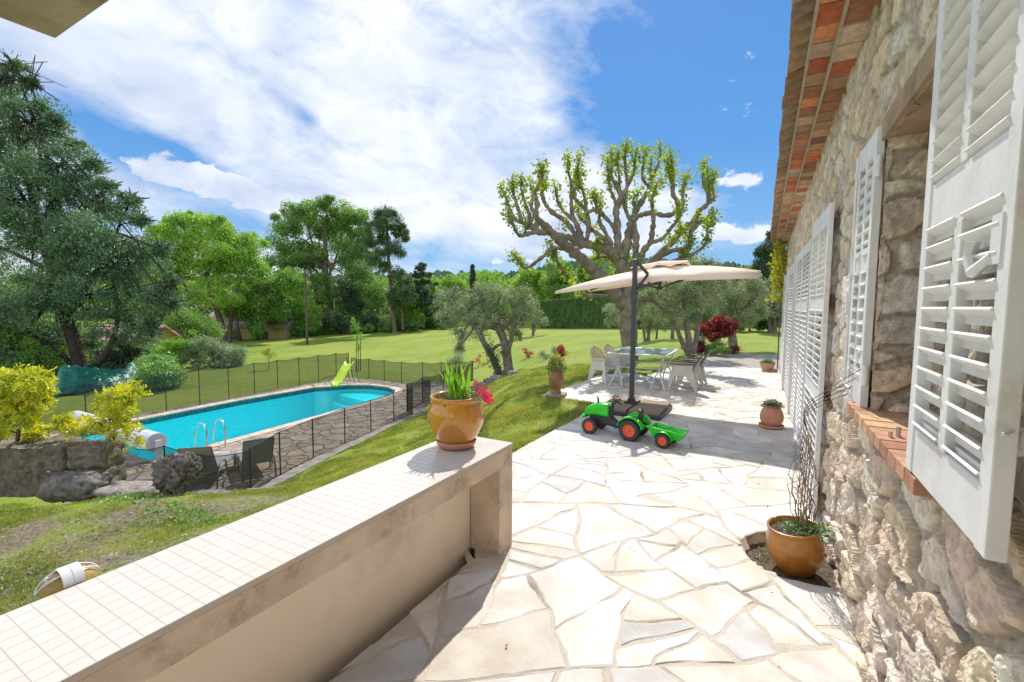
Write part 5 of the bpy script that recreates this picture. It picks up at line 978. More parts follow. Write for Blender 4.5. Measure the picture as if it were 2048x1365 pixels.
def wood(name, label, spans, D, n, leaf, lm, seed, hgt):
    r = rs(seed); mb = MB()
    for (x0, x1, ya, yb) in spans:
        k = int((x1-x0)/14)
        for i in range(k):
            x = x0+(x1-x0)*(i+r.uniform(0, 1))/k; y = r.uniform(ya, yb); Dd = D*r.uniform(.9, 1.15); c = PD(x, y, Dd); R = r.uniform(.8, 1.3)*hgt; m = int(n/k/len(spans))
            p = sph(r, m, .3); p[:, 2] = p[:, 2]*1.2; mb.leaves(c-(0, 0, R*.6)+p*R, leaf, .7, d=p, spread=.7)
            p = sph(r, m//2, .4); mb.leaves(c-(0, 0, R*2.0)+p*(R*1.1, R*1.1, R*1.6), leaf*1.2, .7, d=p, spread=.7)
    return mb.build(name, lm, kind='stuff', label=label, category='trees')
wood('distant_wood', 'distant mixed woodland closing the view behind the garden', [(-100, 560, 560, 610), (560, 880, 570, 610), (860, 1080, 562, 590)], 105, 60000, .8, L_MID, 2, 4.0)
wood('distant_pine_wood', 'dark distant pine wood behind the lawn', [(300, 900, 585, 625), (1280, 1600, 560, 610)], 85, 26000, .7, L_PINE, 3, 3.2)
def brush(name, label, pts, D, n, leaf, lm, seed, h0, h1, th=3.):
    r = rs(seed); pts = np.array(pts, float); x = r.uniform(pts[0, 0], pts[-1, 0], n); yb = np.interp(x, pts[:, 0], pts[:, 1]); top = h0+(h1-h0)*(.5+.5*vnoise(x*.05, seed*1.))+.5*vnoise(x*.21, seed*3.); C = []
    k = np.arange(0, n, 40)
    for i in k:
        g_ = gnd(x[i], yb[i], -2.); u_ = unit(np.array([g_[0], g_[1], 0])); c = g_+u_*r.uniform(0, th); R = top[i]*.42; c[2] += r.uniform(.1, 1)*top[i]*.75; C.append(c+sph(r, 40, .4)*R)
    mb = MB(); mb.leaves(np.vstack(C), leaf, .7, spread=1.); return mb.build(name, lm, kind='stuff', label=label, category='undergrowth')
brush('lawn_edge_brush', 'shaded brushwood along the far edge of the lawn under the trees', [(590, 676), (620, 672), (700, 668), (800, 662), (880, 655)], 50, 60000, .22, L_DARK, 7, 1.4, 3.6)
brush('far_edge_shrubbery', 'mixed green shrubbery behind the lawn and the olives', [(860, 655), (980, 652), (1080, 650)], 50, 22000, .22, L_MID, 8, 1.2, 2.6)
brush('olive_grove_brush', 'shaded brushwood behind the olives on the right', [(1260, 652), (1400, 652), (1560, 655)], 50, 26000, .2, L_DARK, 9, 1.6, 3.6)
brush('bank_undergrowth', 'dark undergrowth on the bank below the cypress', [(-60, 800), (120, 765), (260, 735), (330, 715)], 26, 36000, .11, L_DARK, 10, .6, 1.6, 5.)
# ---- named trees
tree('cypress_tree', 'huge blue-green cypress tree at the left edge leaning over the pool fence', 'conifer', (165, 762), 24,
     [(20, 160, 34, 60), (-30, 260, 80, 90), (60, 250, 60, 60), (120, 330, 70, 55), (20, 400, 110, 90), (170, 400, 70, 50), (225, 415, 45, 35), (90, 500, 110, 80), (210, 490, 80, 60), (265, 535, 70, 50), (300, 600, 50, 42), (180, 590, 90, 60), (50, 610, 120, 80), (-80, 480, 120, 120), (120, 680, 90, 50), (255, 655, 60, 40), (20, 700, 90, 50), (-60, 330, 90, 90), (28, 130, 8, 14), (62, 165, 14, 12), (78, 215, 14, 10), (112, 240, 16, 10), (150, 290, 18, 10), (185, 330, 18, 12), (215, 372, 18, 10), (262, 398, 20, 9), (280, 440, 18, 12), (325, 500, 20, 14), (342, 560, 20, 14), (338, 610, 22, 14), (300, 660, 20, 12)],
     .17, L_CED, 150000, fill=.15, taper=.06, trunk=[(165, 762), (150, 690), (118, 600), (92, 500), (60, 380), (30, 240), (20, 165)], tr=.36, seed=5, bark=M('cypress_bark', (.045, .032, .024), (.085, .065, .05), rough=.95, ns=5, bump=.8, bs=22), clump=.30, kc=15, asp=.30, fork=.15, flat=.6, dvar=.5,
     extra=[(.16, [(175, 760), (215, 700), (235, 640), (225, 560)]), (.14, [(155, 740), (100, 690), (40, 660), (-20, 640)]), (.12, [(185, 765), (205, 730), (215, 700), (250, 660)])])
r_ = rs(77)                                                       # ragged sprays that give the cypress its broken outline
tree('oak_tree', 'bright green oak tree with a forked dark trunk, behind the grey shrubs', 'tree', (448, 686), 44,
     [(355, 470, 45, 38), (420, 455, 38, 30), (395, 520, 60, 40), (455, 500, 45, 45), (500, 490, 30, 28), (500, 545, 38, 40), (350, 545, 45, 40), (430, 590, 55, 32), (380, 440, 28, 20), (330, 500, 40, 40), (310, 560, 40, 50)],
     .19, L_OAK, 62000, trunk=[(448, 686), (440, 640), (418, 580), (410, 530), (400, 470)], tr=.34, seed=6, extra=[(.22, [(458, 686), (462, 640), (470, 600), (490, 530)]), (.18, [(432, 680), (420, 640), (380, 590), (350, 530)])])
tree('ivy_oak_tree', 'dark leaning tree wrapped in ivy in front of the yellow house', 'tree', (510, 682), 43,
     [(505, 610, 40, 34), (470, 620, 30, 26), (540, 575, 36, 36), (585, 560, 28, 26), (512, 650, 16, 28), (560, 610, 30, 28)], .22, L_MID, 24000, trunk=[(510, 682), (510, 640), (530, 600), (570, 560)], tr=.36, seed=7, extra=[(.2, [(482, 684), (474, 650), (480, 620), (470, 580)])])
tree('light_maple_tree', 'small yellow-green tree beside the utility pole', 'tree', (575, 676), 46, [(575, 610, 40, 26), (610, 625, 30, 24), (545, 630, 26, 22), (585, 575, 34, 26), (620, 650, 20, 16), (560, 655, 22, 12)], .22, L_OAK, 9000, tr=.16, seed=8)
tree('tall_oak_tree', 'tallest broad green oak tree in the middle of the far tree line', 'tree', (668, 664), 52,
     [(590, 425, 24, 24), (570, 470, 36, 40), (605, 520, 50, 45), (640, 440, 48, 40), (690, 430, 34, 30), (662, 500, 55, 50), (722, 450, 34, 38), (738, 510, 28, 38), (560, 535, 30, 38), (700, 555, 48, 40), (620, 580, 48, 36), (650, 405, 20, 16), (735, 590, 35, 38), (685, 620, 36, 26), (560, 590, 25, 25)],
     .20, L_DARK, 95000, fill=.16, trunk=[(668, 664), (660, 610), (652, 550), (650, 480), (655, 430)], tr=.40, seed=9, fork=.25, extra=[(.3, [(662, 662), (640, 610), (625, 555), (600, 490)]), (.24, [(675, 662), (688, 600), (700, 540), (718, 470)]), (.2, [(672, 650), (720, 620), (760, 590)])])
tree('ivy_thicket', 'dark ivy covered thicket at the foot of the tallest oak', 'bush', (700, 668), 51, [(700, 615, 26, 40), (670, 645, 30, 22), (735, 650, 25, 18), (695, 580, 18, 24)], .2, L_DK2, 12000, tr=.2, seed=10)
tree('stone_pine', 'tall slender pine with a bare leaning trunk right of the tallest oak', 'pine tree', (790, 666), 47,
     [(770, 425, 26, 22), (752, 445, 24, 14), (795, 450, 20, 20), (770, 465, 34, 22), (805, 470, 14, 24), (748, 485, 26, 22), (790, 500, 26, 20), (760, 520, 28, 18), (768, 540, 16, 9)], .26, L_PINE, 26000, fill=.05, trunk=[(790, 666), (784, 600), (778, 530), (774, 460), (770, 412)], tr=.24, seed=11, asp=.16, fork=.6, bark=M('pine_bark', (.16, .11, .085), (.24, .18, .15), rough=.95, ns=4, bump=.6), kc=8)
tree('lime_green_tree', 'light green young tree just right of the slender pine', 'tree', (812, 662), 46, [(815, 590, 26, 26), (840, 605, 18, 20), (800, 620, 22, 22), (830, 635, 22, 18), (812, 570, 14, 12)], .2, L_OAK, 11000, tr=.12, seed=12)
tree('cedar_tree', 'dark layered cedar rising behind the light green young tree', 'cedar', (845, 640), 66, [(842, 535, 10, 10), (842, 550, 20, 8), (850, 568, 26, 8), (838, 585, 26, 10), (852, 603, 28, 12), (846, 622, 26, 12)], .3, L_DK2, 12000, trunk=[(845, 640), (844, 580), (842, 525)], tr=.3, seed=13, asp=.3, flat=.35, fork=.3)
tree('pine_clump', 'dark rounded pine behind the slender pine trunk', 'pine tree', (806, 640), 62, [(800, 560, 20, 24), (812, 590, 22, 20), (792, 600, 18, 22)], .3, L_PINE, 7000, tr=.2, seed=14, asp=.3)
tree('needle_cypress', 'thin pointed cypress like a needle above the left olive tree', 'cypress', (946, 640), 62, [(945, 538, 2.5, 8, 0), (945, 550, 4, 10, 0), (946, 566, 5.5, 12, 0), (946, 585, 6, 12, 0), (946, 604, 6, 12, 0)], .2, L_DK2, 8000, trunk=[(946, 640), (945, 580), (945, 530)], tr=.12, seed=15, fork=.2, clump=.5, dvar=0.)
for i, (x, y, rx, ry, D, lm, lab) in enumerate([(905, 580, 30, 24, 60, L_OAK, 'rounded fresh green tree behind the crown of the left olive'), (985, 590, 36, 24, 58, L_MID, 'mid green tree just right of the needle cypress'), (1060, 575, 34, 32, 50, L_OAK, 'bright poplar-like tree rising left of the clipped hedge'), (1120, 565, 38, 38, 48, L_MID, 'green tree above the clipped hedge behind the left tip of the parasol'), (1185, 560, 36, 40, 50, L_DARK, 'dark green tree above the hedge beside the plane tree trunk'), (1060, 560, 18, 18, 56, L_DARK, 'narrow dark tree top behind the bright poplar-like tree'), (1240, 570, 30, 30, 47, L_MID, 'green tree behind the parasol post above the hedge')]):
    tree('garden_tree', lab, 'tree', (x, 652), D, [(x, y-ry*.6, rx*.7, ry*.6), (x-rx*.5, y, rx*.6, ry*.7), (x+rx*.5, y+3, rx*.6, ry*.7), (x, y+ry*.7, rx*.8, ry*.6), (x+rx*.3, y+ry, rx*.7, ry*.5)], .19, lm, 20000, tr=.18, seed=30+i, group='trees behind the clipped hedge')
# clipped hedge
def hedge(label, a, b, h, w, seed):
    r = rs(seed); a = np.array(a, float); b = np.array(b, float); d = b-a; L = np.hypot(*d[:2]); u = unit(d); nn = np.array([-u[1], u[0], 0]); nst = int(L/.22); V = []; sec = [(-w/2, 0), (-w/2, h*.5), (-w/2, h-.06), (-w/2+.1, h), (w/2-.1, h), (w/2, h-.06), (w/2, h*.5), (w/2, 0)]
    for i in range(nst+1):
        p = a+d*i/nst; p[2] = tz(p[0], p[1])
        for (x, z) in sec: V.append(p+nn*(x+r.normal(0, .03))+(0, 0, z+r.normal(0, .02)))
    mb = MB(); mb.add(V, [(i*8+j, i*8+j+1, (i+1)*8+j+1, (i+1)*8+j) for i in range(nst) for j in range(7)]+[tuple(range(8)), tuple(nst*8+7-q for q in range(8))])
    n_ = int(L*h*420); f = r.uniform(0, 1, n_); z = r.uniform(0, 1, n_)**.9*h; side = r.choice([-1, 1], n_); P = a+d*f[:, None]; P[:, 2] = terr(P[:, 0], P[:, 1])+z; P += nn*(side*(w/2+r.uniform(-.02, .04, n_)))[:, None]; mb.leaves(P, .10, .6, d=nn*side[:, None]*.6+(0, 0, .4))
    n_ = int(L*w*300); f = r.uniform(0, 1, n_); P = a+d*f[:, None]; P[:, 2] = terr(P[:, 0], P[:, 1])+h+.01; P += nn*r.uniform(-w/2, w/2, n_)[:, None]; mb.leaves(P, .09, .6, d=(0, 0, 1.))
    o = mb.build('clipped_hedge', L_HEDGE); o['label'] = label; o['category'] = 'hedge'; return o
L_HEDGE = LEAF('hedge_leaf', (0.041, 0.109, 0.022), (0.102, 0.217, 0.043), ns=2, tr=.2)
a = gnd(1076, 656); b = gnd(1430, 659); Dh = float((a-EYE)@VW); hedge('long clipped dark green hedge across the lawn behind the plane tree', a, b, 52*Dh/F_, 1.6, 3)
# pollarded plane tree, its limbs traced as real branches with depth
PLB = M('plane_bark', (.17, .14, .105), (.30, .25, .185), rough=.9, ns=3.0, bump=.9, bs=22, dark=(.11, .09, .065), ds=3.2)
DPL = 14.7; cr_ = .3224
def CP_(x, y, dd=0.): return PD(950+x*cr_, 260+y*cr_, DPL+dd)
pb = PD(1258, 722, DPL); pb[2] = tz(pb[0], pb[1])
plane = thing('plane_tree', 'pollarded plane tree with knobbly bare limbs and fresh leaf tufts behind the table', 'tree', pb)
BR = [[(957, 1440, 62), (960, 1380, 54), (955, 1250, 50), (950, 1120, 50), (950, 1010, 50), (930, 900, 46), (900, 815, 40)],
 [(930, 1090, 44), (880, 1030, 42), (805, 935, 38), (720, 855, 35), (650, 790, 30), (590, 740, 28), (530, 690, 24), (470, 630, 20), (410, 575, 17), (370, 535, 14)],
 [(905, 830, 38), (850, 768, 34), (780, 730, 27), (700, 712, 26), (640, 705, 28), (590, 670, 20), (520, 655, 18), (450, 640, 18), (400, 635, 20), (350, 600, 17), (290, 575, 14), (245, 550, 12), (215, 490, 8), (190, 420, 5), (160, 350, 3)],
 [(350, 600, 16), (340, 540, 12), (320, 480, 10), (300, 420, 8), (285, 350, 6), (290, 290, 3)], [(290, 575, 13), (270, 500, 11), (250, 430, 8), (235, 370, 6), (228, 310, 3)], [(380, 610, 16), (385, 540, 15), (350, 480, 10), (360, 400, 8), (340, 330, 3)], [(370, 535, 14), (385, 460, 11), (372, 400, 9), (400, 330, 8), (415, 270, 6), (410, 215, 3)],
 [(400, 635, 16), (350, 640, 13), (310, 652, 13), (275, 655, 11), (245, 610, 9), (225, 560, 6), (200, 500, 3)], [(310, 640, 9), (320, 590, 6), (300, 520, 3)],
 [(620, 715, 16), (560, 738, 13), (490, 735, 12), (435, 775, 12), (380, 820, 10), (325, 858, 11), (295, 845, 9), (270, 805, 5), (225, 765, 3)], [(500, 745, 9), (512, 820, 9), (560, 890, 8), (580, 940, 4)], [(510, 800, 6), (480, 760, 4), (465, 700, 3)],
 [(640, 680, 18), (595, 610, 15), (555, 560, 14), (490, 520, 13), (440, 465, 11), (418, 400, 10), (425, 350, 6), (440, 310, 3)], [(660, 700, 20), (645, 630, 20), (620, 570, 14), (545, 500, 9), (512, 440, 7), (495, 340, 3)],
 [(640, 600, 14), (605, 530, 12), (598, 430, 10), (600, 350, 8), (580, 260, 6), (575, 170, 3)], [(690, 700, 15), (705, 600, 14), (688, 500, 12), (640, 450, 12), (610, 400, 9), (640, 320, 8), (635, 250, 6), (655, 150, 3)], [(690, 500, 11), (682, 420, 9), (658, 360, 8), (630, 320, 4), (670, 250, 2.5)],
 [(860, 760, 17), (820, 705, 14), (790, 665, 13), (740, 632, 12), (700, 590, 10), (650, 540, 6), (640, 470, 3)], [(850, 720, 13), (800, 620, 12), (770, 560, 11), (782, 480, 7), (770, 420, 3)], [(872, 640, 14), (850, 590, 12), (800, 535, 12), (755, 498, 12), (700, 512, 11), (682, 530, 8)], [(755, 500, 9), (745, 430, 6), (735, 395, 3)],
 [(900, 800, 28), (885, 710, 22), (885, 600, 21), (875, 500, 19), (905, 420, 16), (880, 350, 13), (845, 290, 10), (850, 200, 7), (840, 120, 3)], [(905, 430, 14), (945, 350, 12), (935, 260, 9), (930, 170, 7), (940, 70, 3)], [(945, 350, 10), (985, 270, 8), (990, 200, 6), (1005, 110, 3)], [(895, 490, 13), (860, 420, 10), (835, 350, 8), (825, 260, 5), (820, 180, 3)], [(900, 400, 10), (895, 300, 7), (885, 200, 5), (890, 130, 3)],
 [(915, 820, 30), (945, 700, 26), (965, 610, 24), (975, 560, 21), (1005, 490, 18), (1055, 415, 15), (1085, 350, 13), (1115, 270, 9), (1145, 180, 6), (1145, 85, 3)], [(1080, 355, 11), (1040, 300, 9), (1045, 200, 6), (1065, 110, 3)], [(970, 580, 13), (940, 510, 11), (925, 450, 7), (940, 400, 3)], [(1000, 500, 9), (980, 440, 7), (1020, 375, 3)], [(1095, 340, 8), (1090, 260, 6), (1095, 170, 3)],
 [(950, 900, 26), (990, 800, 20), (998, 700, 18), (990, 600, 15), (970, 540, 8)],
 [(960, 600, 17), (1000, 545, 15), (1045, 525, 14), (1105, 515, 14), (1170, 532, 14), (1240, 515, 14), (1258, 455, 12), (1228, 400, 12), (1228, 320, 9), (1228, 250, 6), (1212, 140, 3)], [(1240, 520, 12), (1285, 470, 10), (1290, 400, 8), (1300, 330, 6), (1320, 280, 3)], [(1228, 330, 7), (1200, 250, 5), (1195, 180, 3)],
 [(1010, 830, 20), (1050, 745, 17), (1090, 692, 17), (1100, 620, 13), (1108, 560, 12), (1098, 450, 11), (1110, 390, 6), (1140, 310, 3)], [(1095, 700, 12), (1165, 672, 10), (1220, 605, 10), (1268, 545, 7), (1280, 470, 3)],
 [(955, 1000, 38), (1010, 925, 32), (1070, 850, 27), (1150, 770, 23), (1230, 690, 21), (1290, 612, 19), (1350, 570, 17), (1392, 500, 15), (1440, 462, 15), (1450, 400, 13), (1418, 340, 10), (1420, 260, 7), (1425, 200, 3)], [(1440, 462, 11), (1482, 420, 9), (1470, 350, 7), (1492, 270, 3)], [(1450, 410, 8), (1450, 330, 6), (1440, 250, 3)],
 [(1140, 790, 19), (1230, 748, 15), (1310, 740, 14), (1340, 680, 12), (1342, 620, 11), (1372, 555, 9), (1388, 510, 8)], [(1342, 640, 11), (1395, 575, 11), (1440, 562, 9), (1482, 510, 3)], [(1340, 690, 8), (1300, 640, 6), (1275, 600, 3)],
 [(1190, 835, 13), (1280, 792, 11), (1350, 772, 10), (1420, 722, 9), (1442, 675, 7), (1442, 600, 6), (1485, 550, 3)], [(1300, 790, 6), (1300, 760, 5), (1330, 700, 3)],
 [(880, 1045, 13), (770, 1032, 12), (700, 1030, 11), (655, 1008, 4)], [(850, 805, 7), (790, 790, 6), (720, 805, 5)], [(765, 780, 5), (760, 720, 4), (765, 690, 2)]]
tk = MB(); lf = MB(); r = rs(41); sc = cr_*DPL/F_
for i, B in enumerate(BR):
    B = np.array(B, float); k = len(B); big = i in (0,); amp = 0 if big else r.uniform(-1, 1)*3.4*min(1, k/9)
    start = 0.
    key = (round(B[0, 0]/40), round(B[0, 1]/40))
    if not big and i > 1:                                          # a twig starts at the depth of the limb it leaves
        best = None
        for (Q, dq) in done:
            d2 = np.hypot(Q[:, 0]-B[0, 0], Q[:, 1]-B[0, 1]); j = d2.argmin()
            if best is None or d2[j] < best[0]: best = (d2[j], dq[j])
        start = best[1]; amp *= .45 if k < 8 else .8
    elif i == 0: done = []
    dd = start+amp*np.linspace(0, 1, k)**1.2; done.append((smooth_path(B[:, :2], 4), smooth_path(np.c_[dd, dd], 4)[:, 0]))
    P = np.array([CP_(x, y, d) for (x, y, _), d in zip(B, dd)])
    if big: P[0] = pb-(0, 0, .1)
    path = smooth_path(P, 5); rad = smooth_path(np.c_[B[:, 2], B[:, 2]], 5)[:, 0]*sc*.98; rad = rad*(1+(.16*np.sin(np.arange(len(rad))*1.7+i)+.40*np.maximum(0, r.uniform(-1.2, 1, len(rad))))*(rad < .15)); tk.tube(path, np.maximum(rad, .008), 10, noise=.09)
    for p, q in zip(path, rad):                                    # leaf tufts on the younger wood
        if q < .052:
            m = int((.062-q)*560); c = p+r.normal(0, .075+.02*(q < .03), (m, 3)); lf.leaves(c, r.uniform(.06, .135, m), .75, spread=1., up=.2)
            for _ in range(1): e = p+r.normal(0, .07, 3)+(0, 0, .05); tk.tube([p, e], [.010, .004], 4, cap=False)
P = [(925, 780), (950, 840), (915, 850), (1000, 800), (870, 870), (905, 740), (1370, 800), (1340, 830), (720, 890), (690, 880), (600, 940), (760, 600), (550, 610), (1270, 680), (1200, 690)]
for x, y in P: lf.leaves(CP_(x, y, r.uniform(-.4, .4))+r.normal(0, .13, (45, 3)), .10, .75)
tk.build('trunk', PLB, plane, smooth=True); lf.build('crown', L_BUD, plane)
# ---- olives
def olive(label, base, D, blobs, n, trunk, tr, extra, seed, leaf=.075, **k): return tree('olive_tree', label, 'olive tree', base, D, blobs, leaf, L_OLV, n, trunk=trunk, tr=tr, extra=extra, bark=OLBARK, seed=seed, asp=.28, clump=.27, kc=13, fork=.4, flat=1., fill=.12, **k)
olive('gnarled olive tree with an ivy clad second stem beside the pool fence', (1018, 745), 17.6,
      [(905, 595, 34, 30), (940, 620, 34, 34), (890, 640, 22, 24), (960, 590, 34, 24), (1005, 590, 36, 28), (1045, 600, 26, 30), (1040, 640, 24, 24), (985, 635, 34, 26), (925, 665, 26, 22), (1010, 655, 26, 22), (918, 695, 12, 18), (960, 665, 22, 20), (1055, 625, 18, 24), (1010, 700, 14, 14), (1035, 670, 14, 16)],
      24000, [(1018, 745), (1012, 700), (1000, 660), (975, 630), (960, 600)], .20, [(.15, [(1000, 752), (985, 715), (970, 690), (955, 660), (930, 640)]), (.11, [(1016, 700), (1025, 670), (1030, 640), (1020, 600)]), (.07, [(985, 700), (1000, 690), (1012, 705)])], 21)
r = rs(5); c = [PD(x, y, 17.5) for x, y in ((998, 750), (992, 730), (985, 715), (980, 700))]; mb = MB()
for p in c: mb.leaves(p+r.normal(0, (.10, .10, .16), (300, 3)), .06, .8)
iv = mb.build('ivy', L_DK2, bpy.data.objects['olive_tree'])
olive('small grey-green tree standing alone in front of the clipped hedge', (1066, 672), 27, [(1060, 625, 20, 24), (1078, 640, 16, 16), (1050, 645, 14, 14), (1066, 608, 14, 14), (1092, 645, 9, 8)], 8000, [(1066, 672), (1066, 640), (1064, 615)], .08, [(.05, [(1066, 668), (1076, 650), (1084, 640)])], 22)
olive('spreading olive tree with a dark forked trunk directly behind the garden table', (1382, 710), 17.8,
      [(1300, 590, 28, 22), (1330, 600, 30, 26), (1360, 580, 30, 24), (1400, 565, 34, 26), (1430, 590, 26, 26), (1310, 625, 26, 20), (1350, 625, 28, 22), (1395, 605, 30, 22), (1375, 545, 26, 18), (1415, 530, 24, 16), (1440, 560, 18, 22), (1280, 600, 18, 18), (1335, 560, 22, 16)],
      19000, [(1382, 710), (1376, 670), (1370, 630), (1368, 590), (1378, 550)], .14, [(.11, [(1376, 708), (1362, 680), (1345, 640), (1310, 605), (1285, 590)]), (.11, [(1388, 706), (1395, 660), (1402, 620), (1410, 570), (1425, 530)]), (.05, [(1372, 640), (1350, 620), (1330, 580)])], 23)
olive('olive tree with a thick leaning trunk behind the crimson shrub', (1468, 700), 19.5,
      [(1470, 590, 30, 30), (1500, 600, 26, 30), (1450, 610, 26, 24), (1490, 635, 24, 20), (1520, 620, 16, 24), (1440, 640, 18, 16), (1478, 560, 26, 16), (1510, 570, 20, 20)], 20000, [(1468, 700), (1462, 660), (1450, 625), (1428, 590)], .20, [(.1, [(1466, 680), (1474, 630), (1482, 585)])], 24)
olive('thin-stemmed olive tree just right of the plane tree trunk', (1296, 682), 24, [(1290, 620, 24, 22), (1310, 635, 20, 18), (1280, 600, 20, 16), (1300, 655, 16, 12)], 9000, [(1296, 682), (1300, 640), (1305, 610)], .09, [(.07, [(1290, 682), (1284, 640), (1280, 610)]), (.06, [(1312, 684), (1316, 650), (1320, 620)])], 25)
olive('pale olive branch spray left of the plane tree trunk in front of the hedge', (1246, 690), 22, [(1222, 620, 16, 16), (1232, 640, 14, 12), (1215, 645, 9, 10)], 2500, [(1246, 690), (1240, 660), (1228, 630)], .05, [], 26)
olive('darker olive tree in the row behind the table olive', (1345, 678), 28, [(1340, 635, 26, 18), (1365, 650, 20, 14), (1325, 650, 18, 14), (1350, 615, 24, 16)], 9000, [(1345, 678), (1345, 650), (1340, 630)], .12, [], 27)
# right-hand background
tree('dark_cypress_tree', 'tall dark cypress beside the far corner of the house', 'cypress', (1545, 664), 30, [(1548, 480, 14, 18), (1535, 505, 22, 20), (1555, 520, 24, 26), (1530, 545, 26, 26), (1550, 575, 26, 26), (1525, 590, 22, 24), (1545, 620, 28, 26), (1520, 640, 26, 18)], .16, L_DK2, 26000, trunk=[(1545, 664), (1545, 570), (1546, 470)], tr=.25, seed=51, asp=.35, fork=.1, kc=12)
tree('grey_shrub_tree', 'silvery grey-green bushy tree in front of the dark cypress', 'tree', (1540, 668), 26, [(1545, 575, 18, 18), (1530, 600, 20, 20), (1550, 615, 18, 22), (1525, 625, 16, 14)], .10, L_GREY, 9000, tr=.1, clump=.55, fork=.1, taper=.2, seed=52)
tree('laurel_hedge_bush', 'rounded dark laurel bush on the far right of the lawn', 'bush', (1500, 664), 32, [(1490, 640, 26, 18), (1520, 648, 24, 14), (1470, 648, 20, 14), (1505, 625, 20, 14)], .12, L_DARK, 9000, tr=.08, seed=53)
tree('woodland_tree', 'green tree filling the gap behind the olives on the right', 'tree', (1440, 652), 44, [(1400, 560, 40, 26), (1450, 580, 40, 30), (1350, 590, 40, 24), (1420, 610, 50, 24), (1300, 600, 30, 22), (1490, 560, 30, 24), (1360, 625, 40, 20), (1480, 620, 40, 24)], .24, L_DARK, 20000, tr=.2, seed=54)
tree('crimson_shrub', 'crimson leaved shrub beside the green garden lamp', 'shrub', (1432, 706), 18.6, [(1412, 662, 22, 16), (1440, 650, 22, 16), (1460, 655, 18, 14), (1425, 675, 16, 10), (1398, 695, 10, 12), (1470, 700, 10, 8), (1412, 700, 7, 8), (1445, 668, 14, 8)], .075, L_RED, 7000, trunk=[(1432, 706), (1425, 685), (1418, 665)], tr=.03, seed=55, extra=[(.025, [(1436, 706), (1440, 680), (1445, 655)]), (.02, [(1430, 706), (1415, 690), (1402, 672)]), (.02, [(1440, 706), (1455, 685), (1462, 662)])], kc=12)
tree('lamp_bush', 'low dark green tuft of leaves at the foot of the crimson shrub', 'plant', (1428, 709), 18.3, [(1425, 698, 14, 9), (1445, 700, 14, 8), (1436, 690, 10, 8)], .10, L_DARK, 1800, tr=.015, seed=56, asp=.2)
# left shrubs
tree('laurel_bush', 'tall mid green laurel bush behind the silvery shrub', 'bush', (385, 705), 33, [(365, 650, 30, 26), (395, 645, 28, 24), (420, 665, 20, 20), (340, 670, 26, 22), (380, 680, 40, 22), (350, 635, 20, 14)], .12, L_MID, 16000, tr=.1, clump=.55, fork=.1, taper=.2, seed=61)
tree('silver_shrub', 'wide silvery grey-green shrub beyond the pool fence', 'shrub', (425, 735), 27, [(395, 700, 30, 20), (440, 700, 28, 18), (470, 708, 22, 18), (415, 690, 22, 14), (450, 722, 30, 12), (380, 715, 24, 14), (425, 728, 50, 8), (470, 722, 20, 10)], .09, L_GREY, 15000, tr=.06, clump=.55, fork=.1, taper=.2, seed=62)
tree('lime_shrub', 'fresh yellow-green shrub between the laurel and the round shrub', 'shrub', (365, 735), 27.5, [(355, 695, 26, 14), (330, 705, 18, 12), (385, 690, 16, 9)], .09, L_BRIGHT, 6000, tr=.05, clump=.55, fork=.1, taper=.2, seed=63)
tree('round_shrub', 'rounded glossy green shrub right behind the pool fence', 'shrub', (318, 778), 23.5, [(300, 728, 26, 18), (335, 732, 26, 18), (318, 745, 40, 20), (290, 750, 20, 16), (350, 755, 20, 18), (320, 762, 36, 14), (312, 718, 22, 9), (318, 768, 40, 12), (285, 765, 18, 12)], .085, LEAF('glossy_shrub_leaf', (0.072, 0.217, 0.017), (0.246, 0.493, 0.036), ns=2, gl=.12), 15000, tr=.07, clump=.55, fork=.1, taper=.2, seed=64)
tree('golden_sapling', 'small golden-leaved sapling on the lawn behind the fence', 'sapling', (538, 740), 27, [(530, 706, 10, 6), (545, 710, 10, 6), (538, 700, 8, 4)], .07, L_YEL, 700, trunk=[(538, 740), (538, 725), (536, 712)], tr=.02, seed=65, clump=.5)
tree('staked_sapling', 'thin staked young tree behind the corner of the pool fence', 'sapling', (717, 742), 27.5, [(712, 655, 8, 10), (716, 675, 9, 10), (706, 640, 4, 8), (717, 695, 6, 8)], .08, L_BRIGHT, 500, trunk=[(717, 742), (716, 690), (708, 632)], tr=.022, seed=66, clump=.6, extra=[(.03, [(713, 742), (713, 700), (713, 668)]), (.03, [(721, 742), (721, 700), (721, 668)])])
tree('lavender_bush', 'grey lavender bush behind the end of the pool fence', 'shrub', (911, 738), 21.5, [(905, 722, 12, 9), (918, 716, 10, 12), (914, 705, 6, 7)], .08, L_GREY, 2200, tr=.02, clump=.55, fork=.1, taper=.2, seed=67, asp=.15)
tree('photinia_shrub', 'red tipped young shrub just right of the gnarled olive', 'shrub', (1054, 717), 21, [(1050, 703, 7, 5), (1060, 706, 6, 5), (1055, 712, 5, 4)], .055, LEAF('photinia_leaf', (.55, .06, .025), (.35, .12, .03), ns=3), 420, tr=.012, seed=68, clump=.5)
tree('photinia_bush', 'red-orange leaved small bush on the slope above the olive jar', 'shrub', (1121, 714), 20, [(1118, 702, 10, 8), (1126, 706, 9, 7), (1120, 695, 7, 5)], .06, bpy.data.materials['photinia_leaf'], 900, tr=.015, seed=69, clump=.5)
tree('lavender_clump', 'small grey lavender clump beside the olive jar', 'shrub', (1090, 722), 19, [(1083, 710, 10, 7), (1094, 714, 8, 6), (1107, 700, 6, 8)], .07, bpy.data.materials['silver_shrub_leaf'], 1300, tr=.015, clump=.55, fork=.1, taper=.2, seed=70, asp=.15)
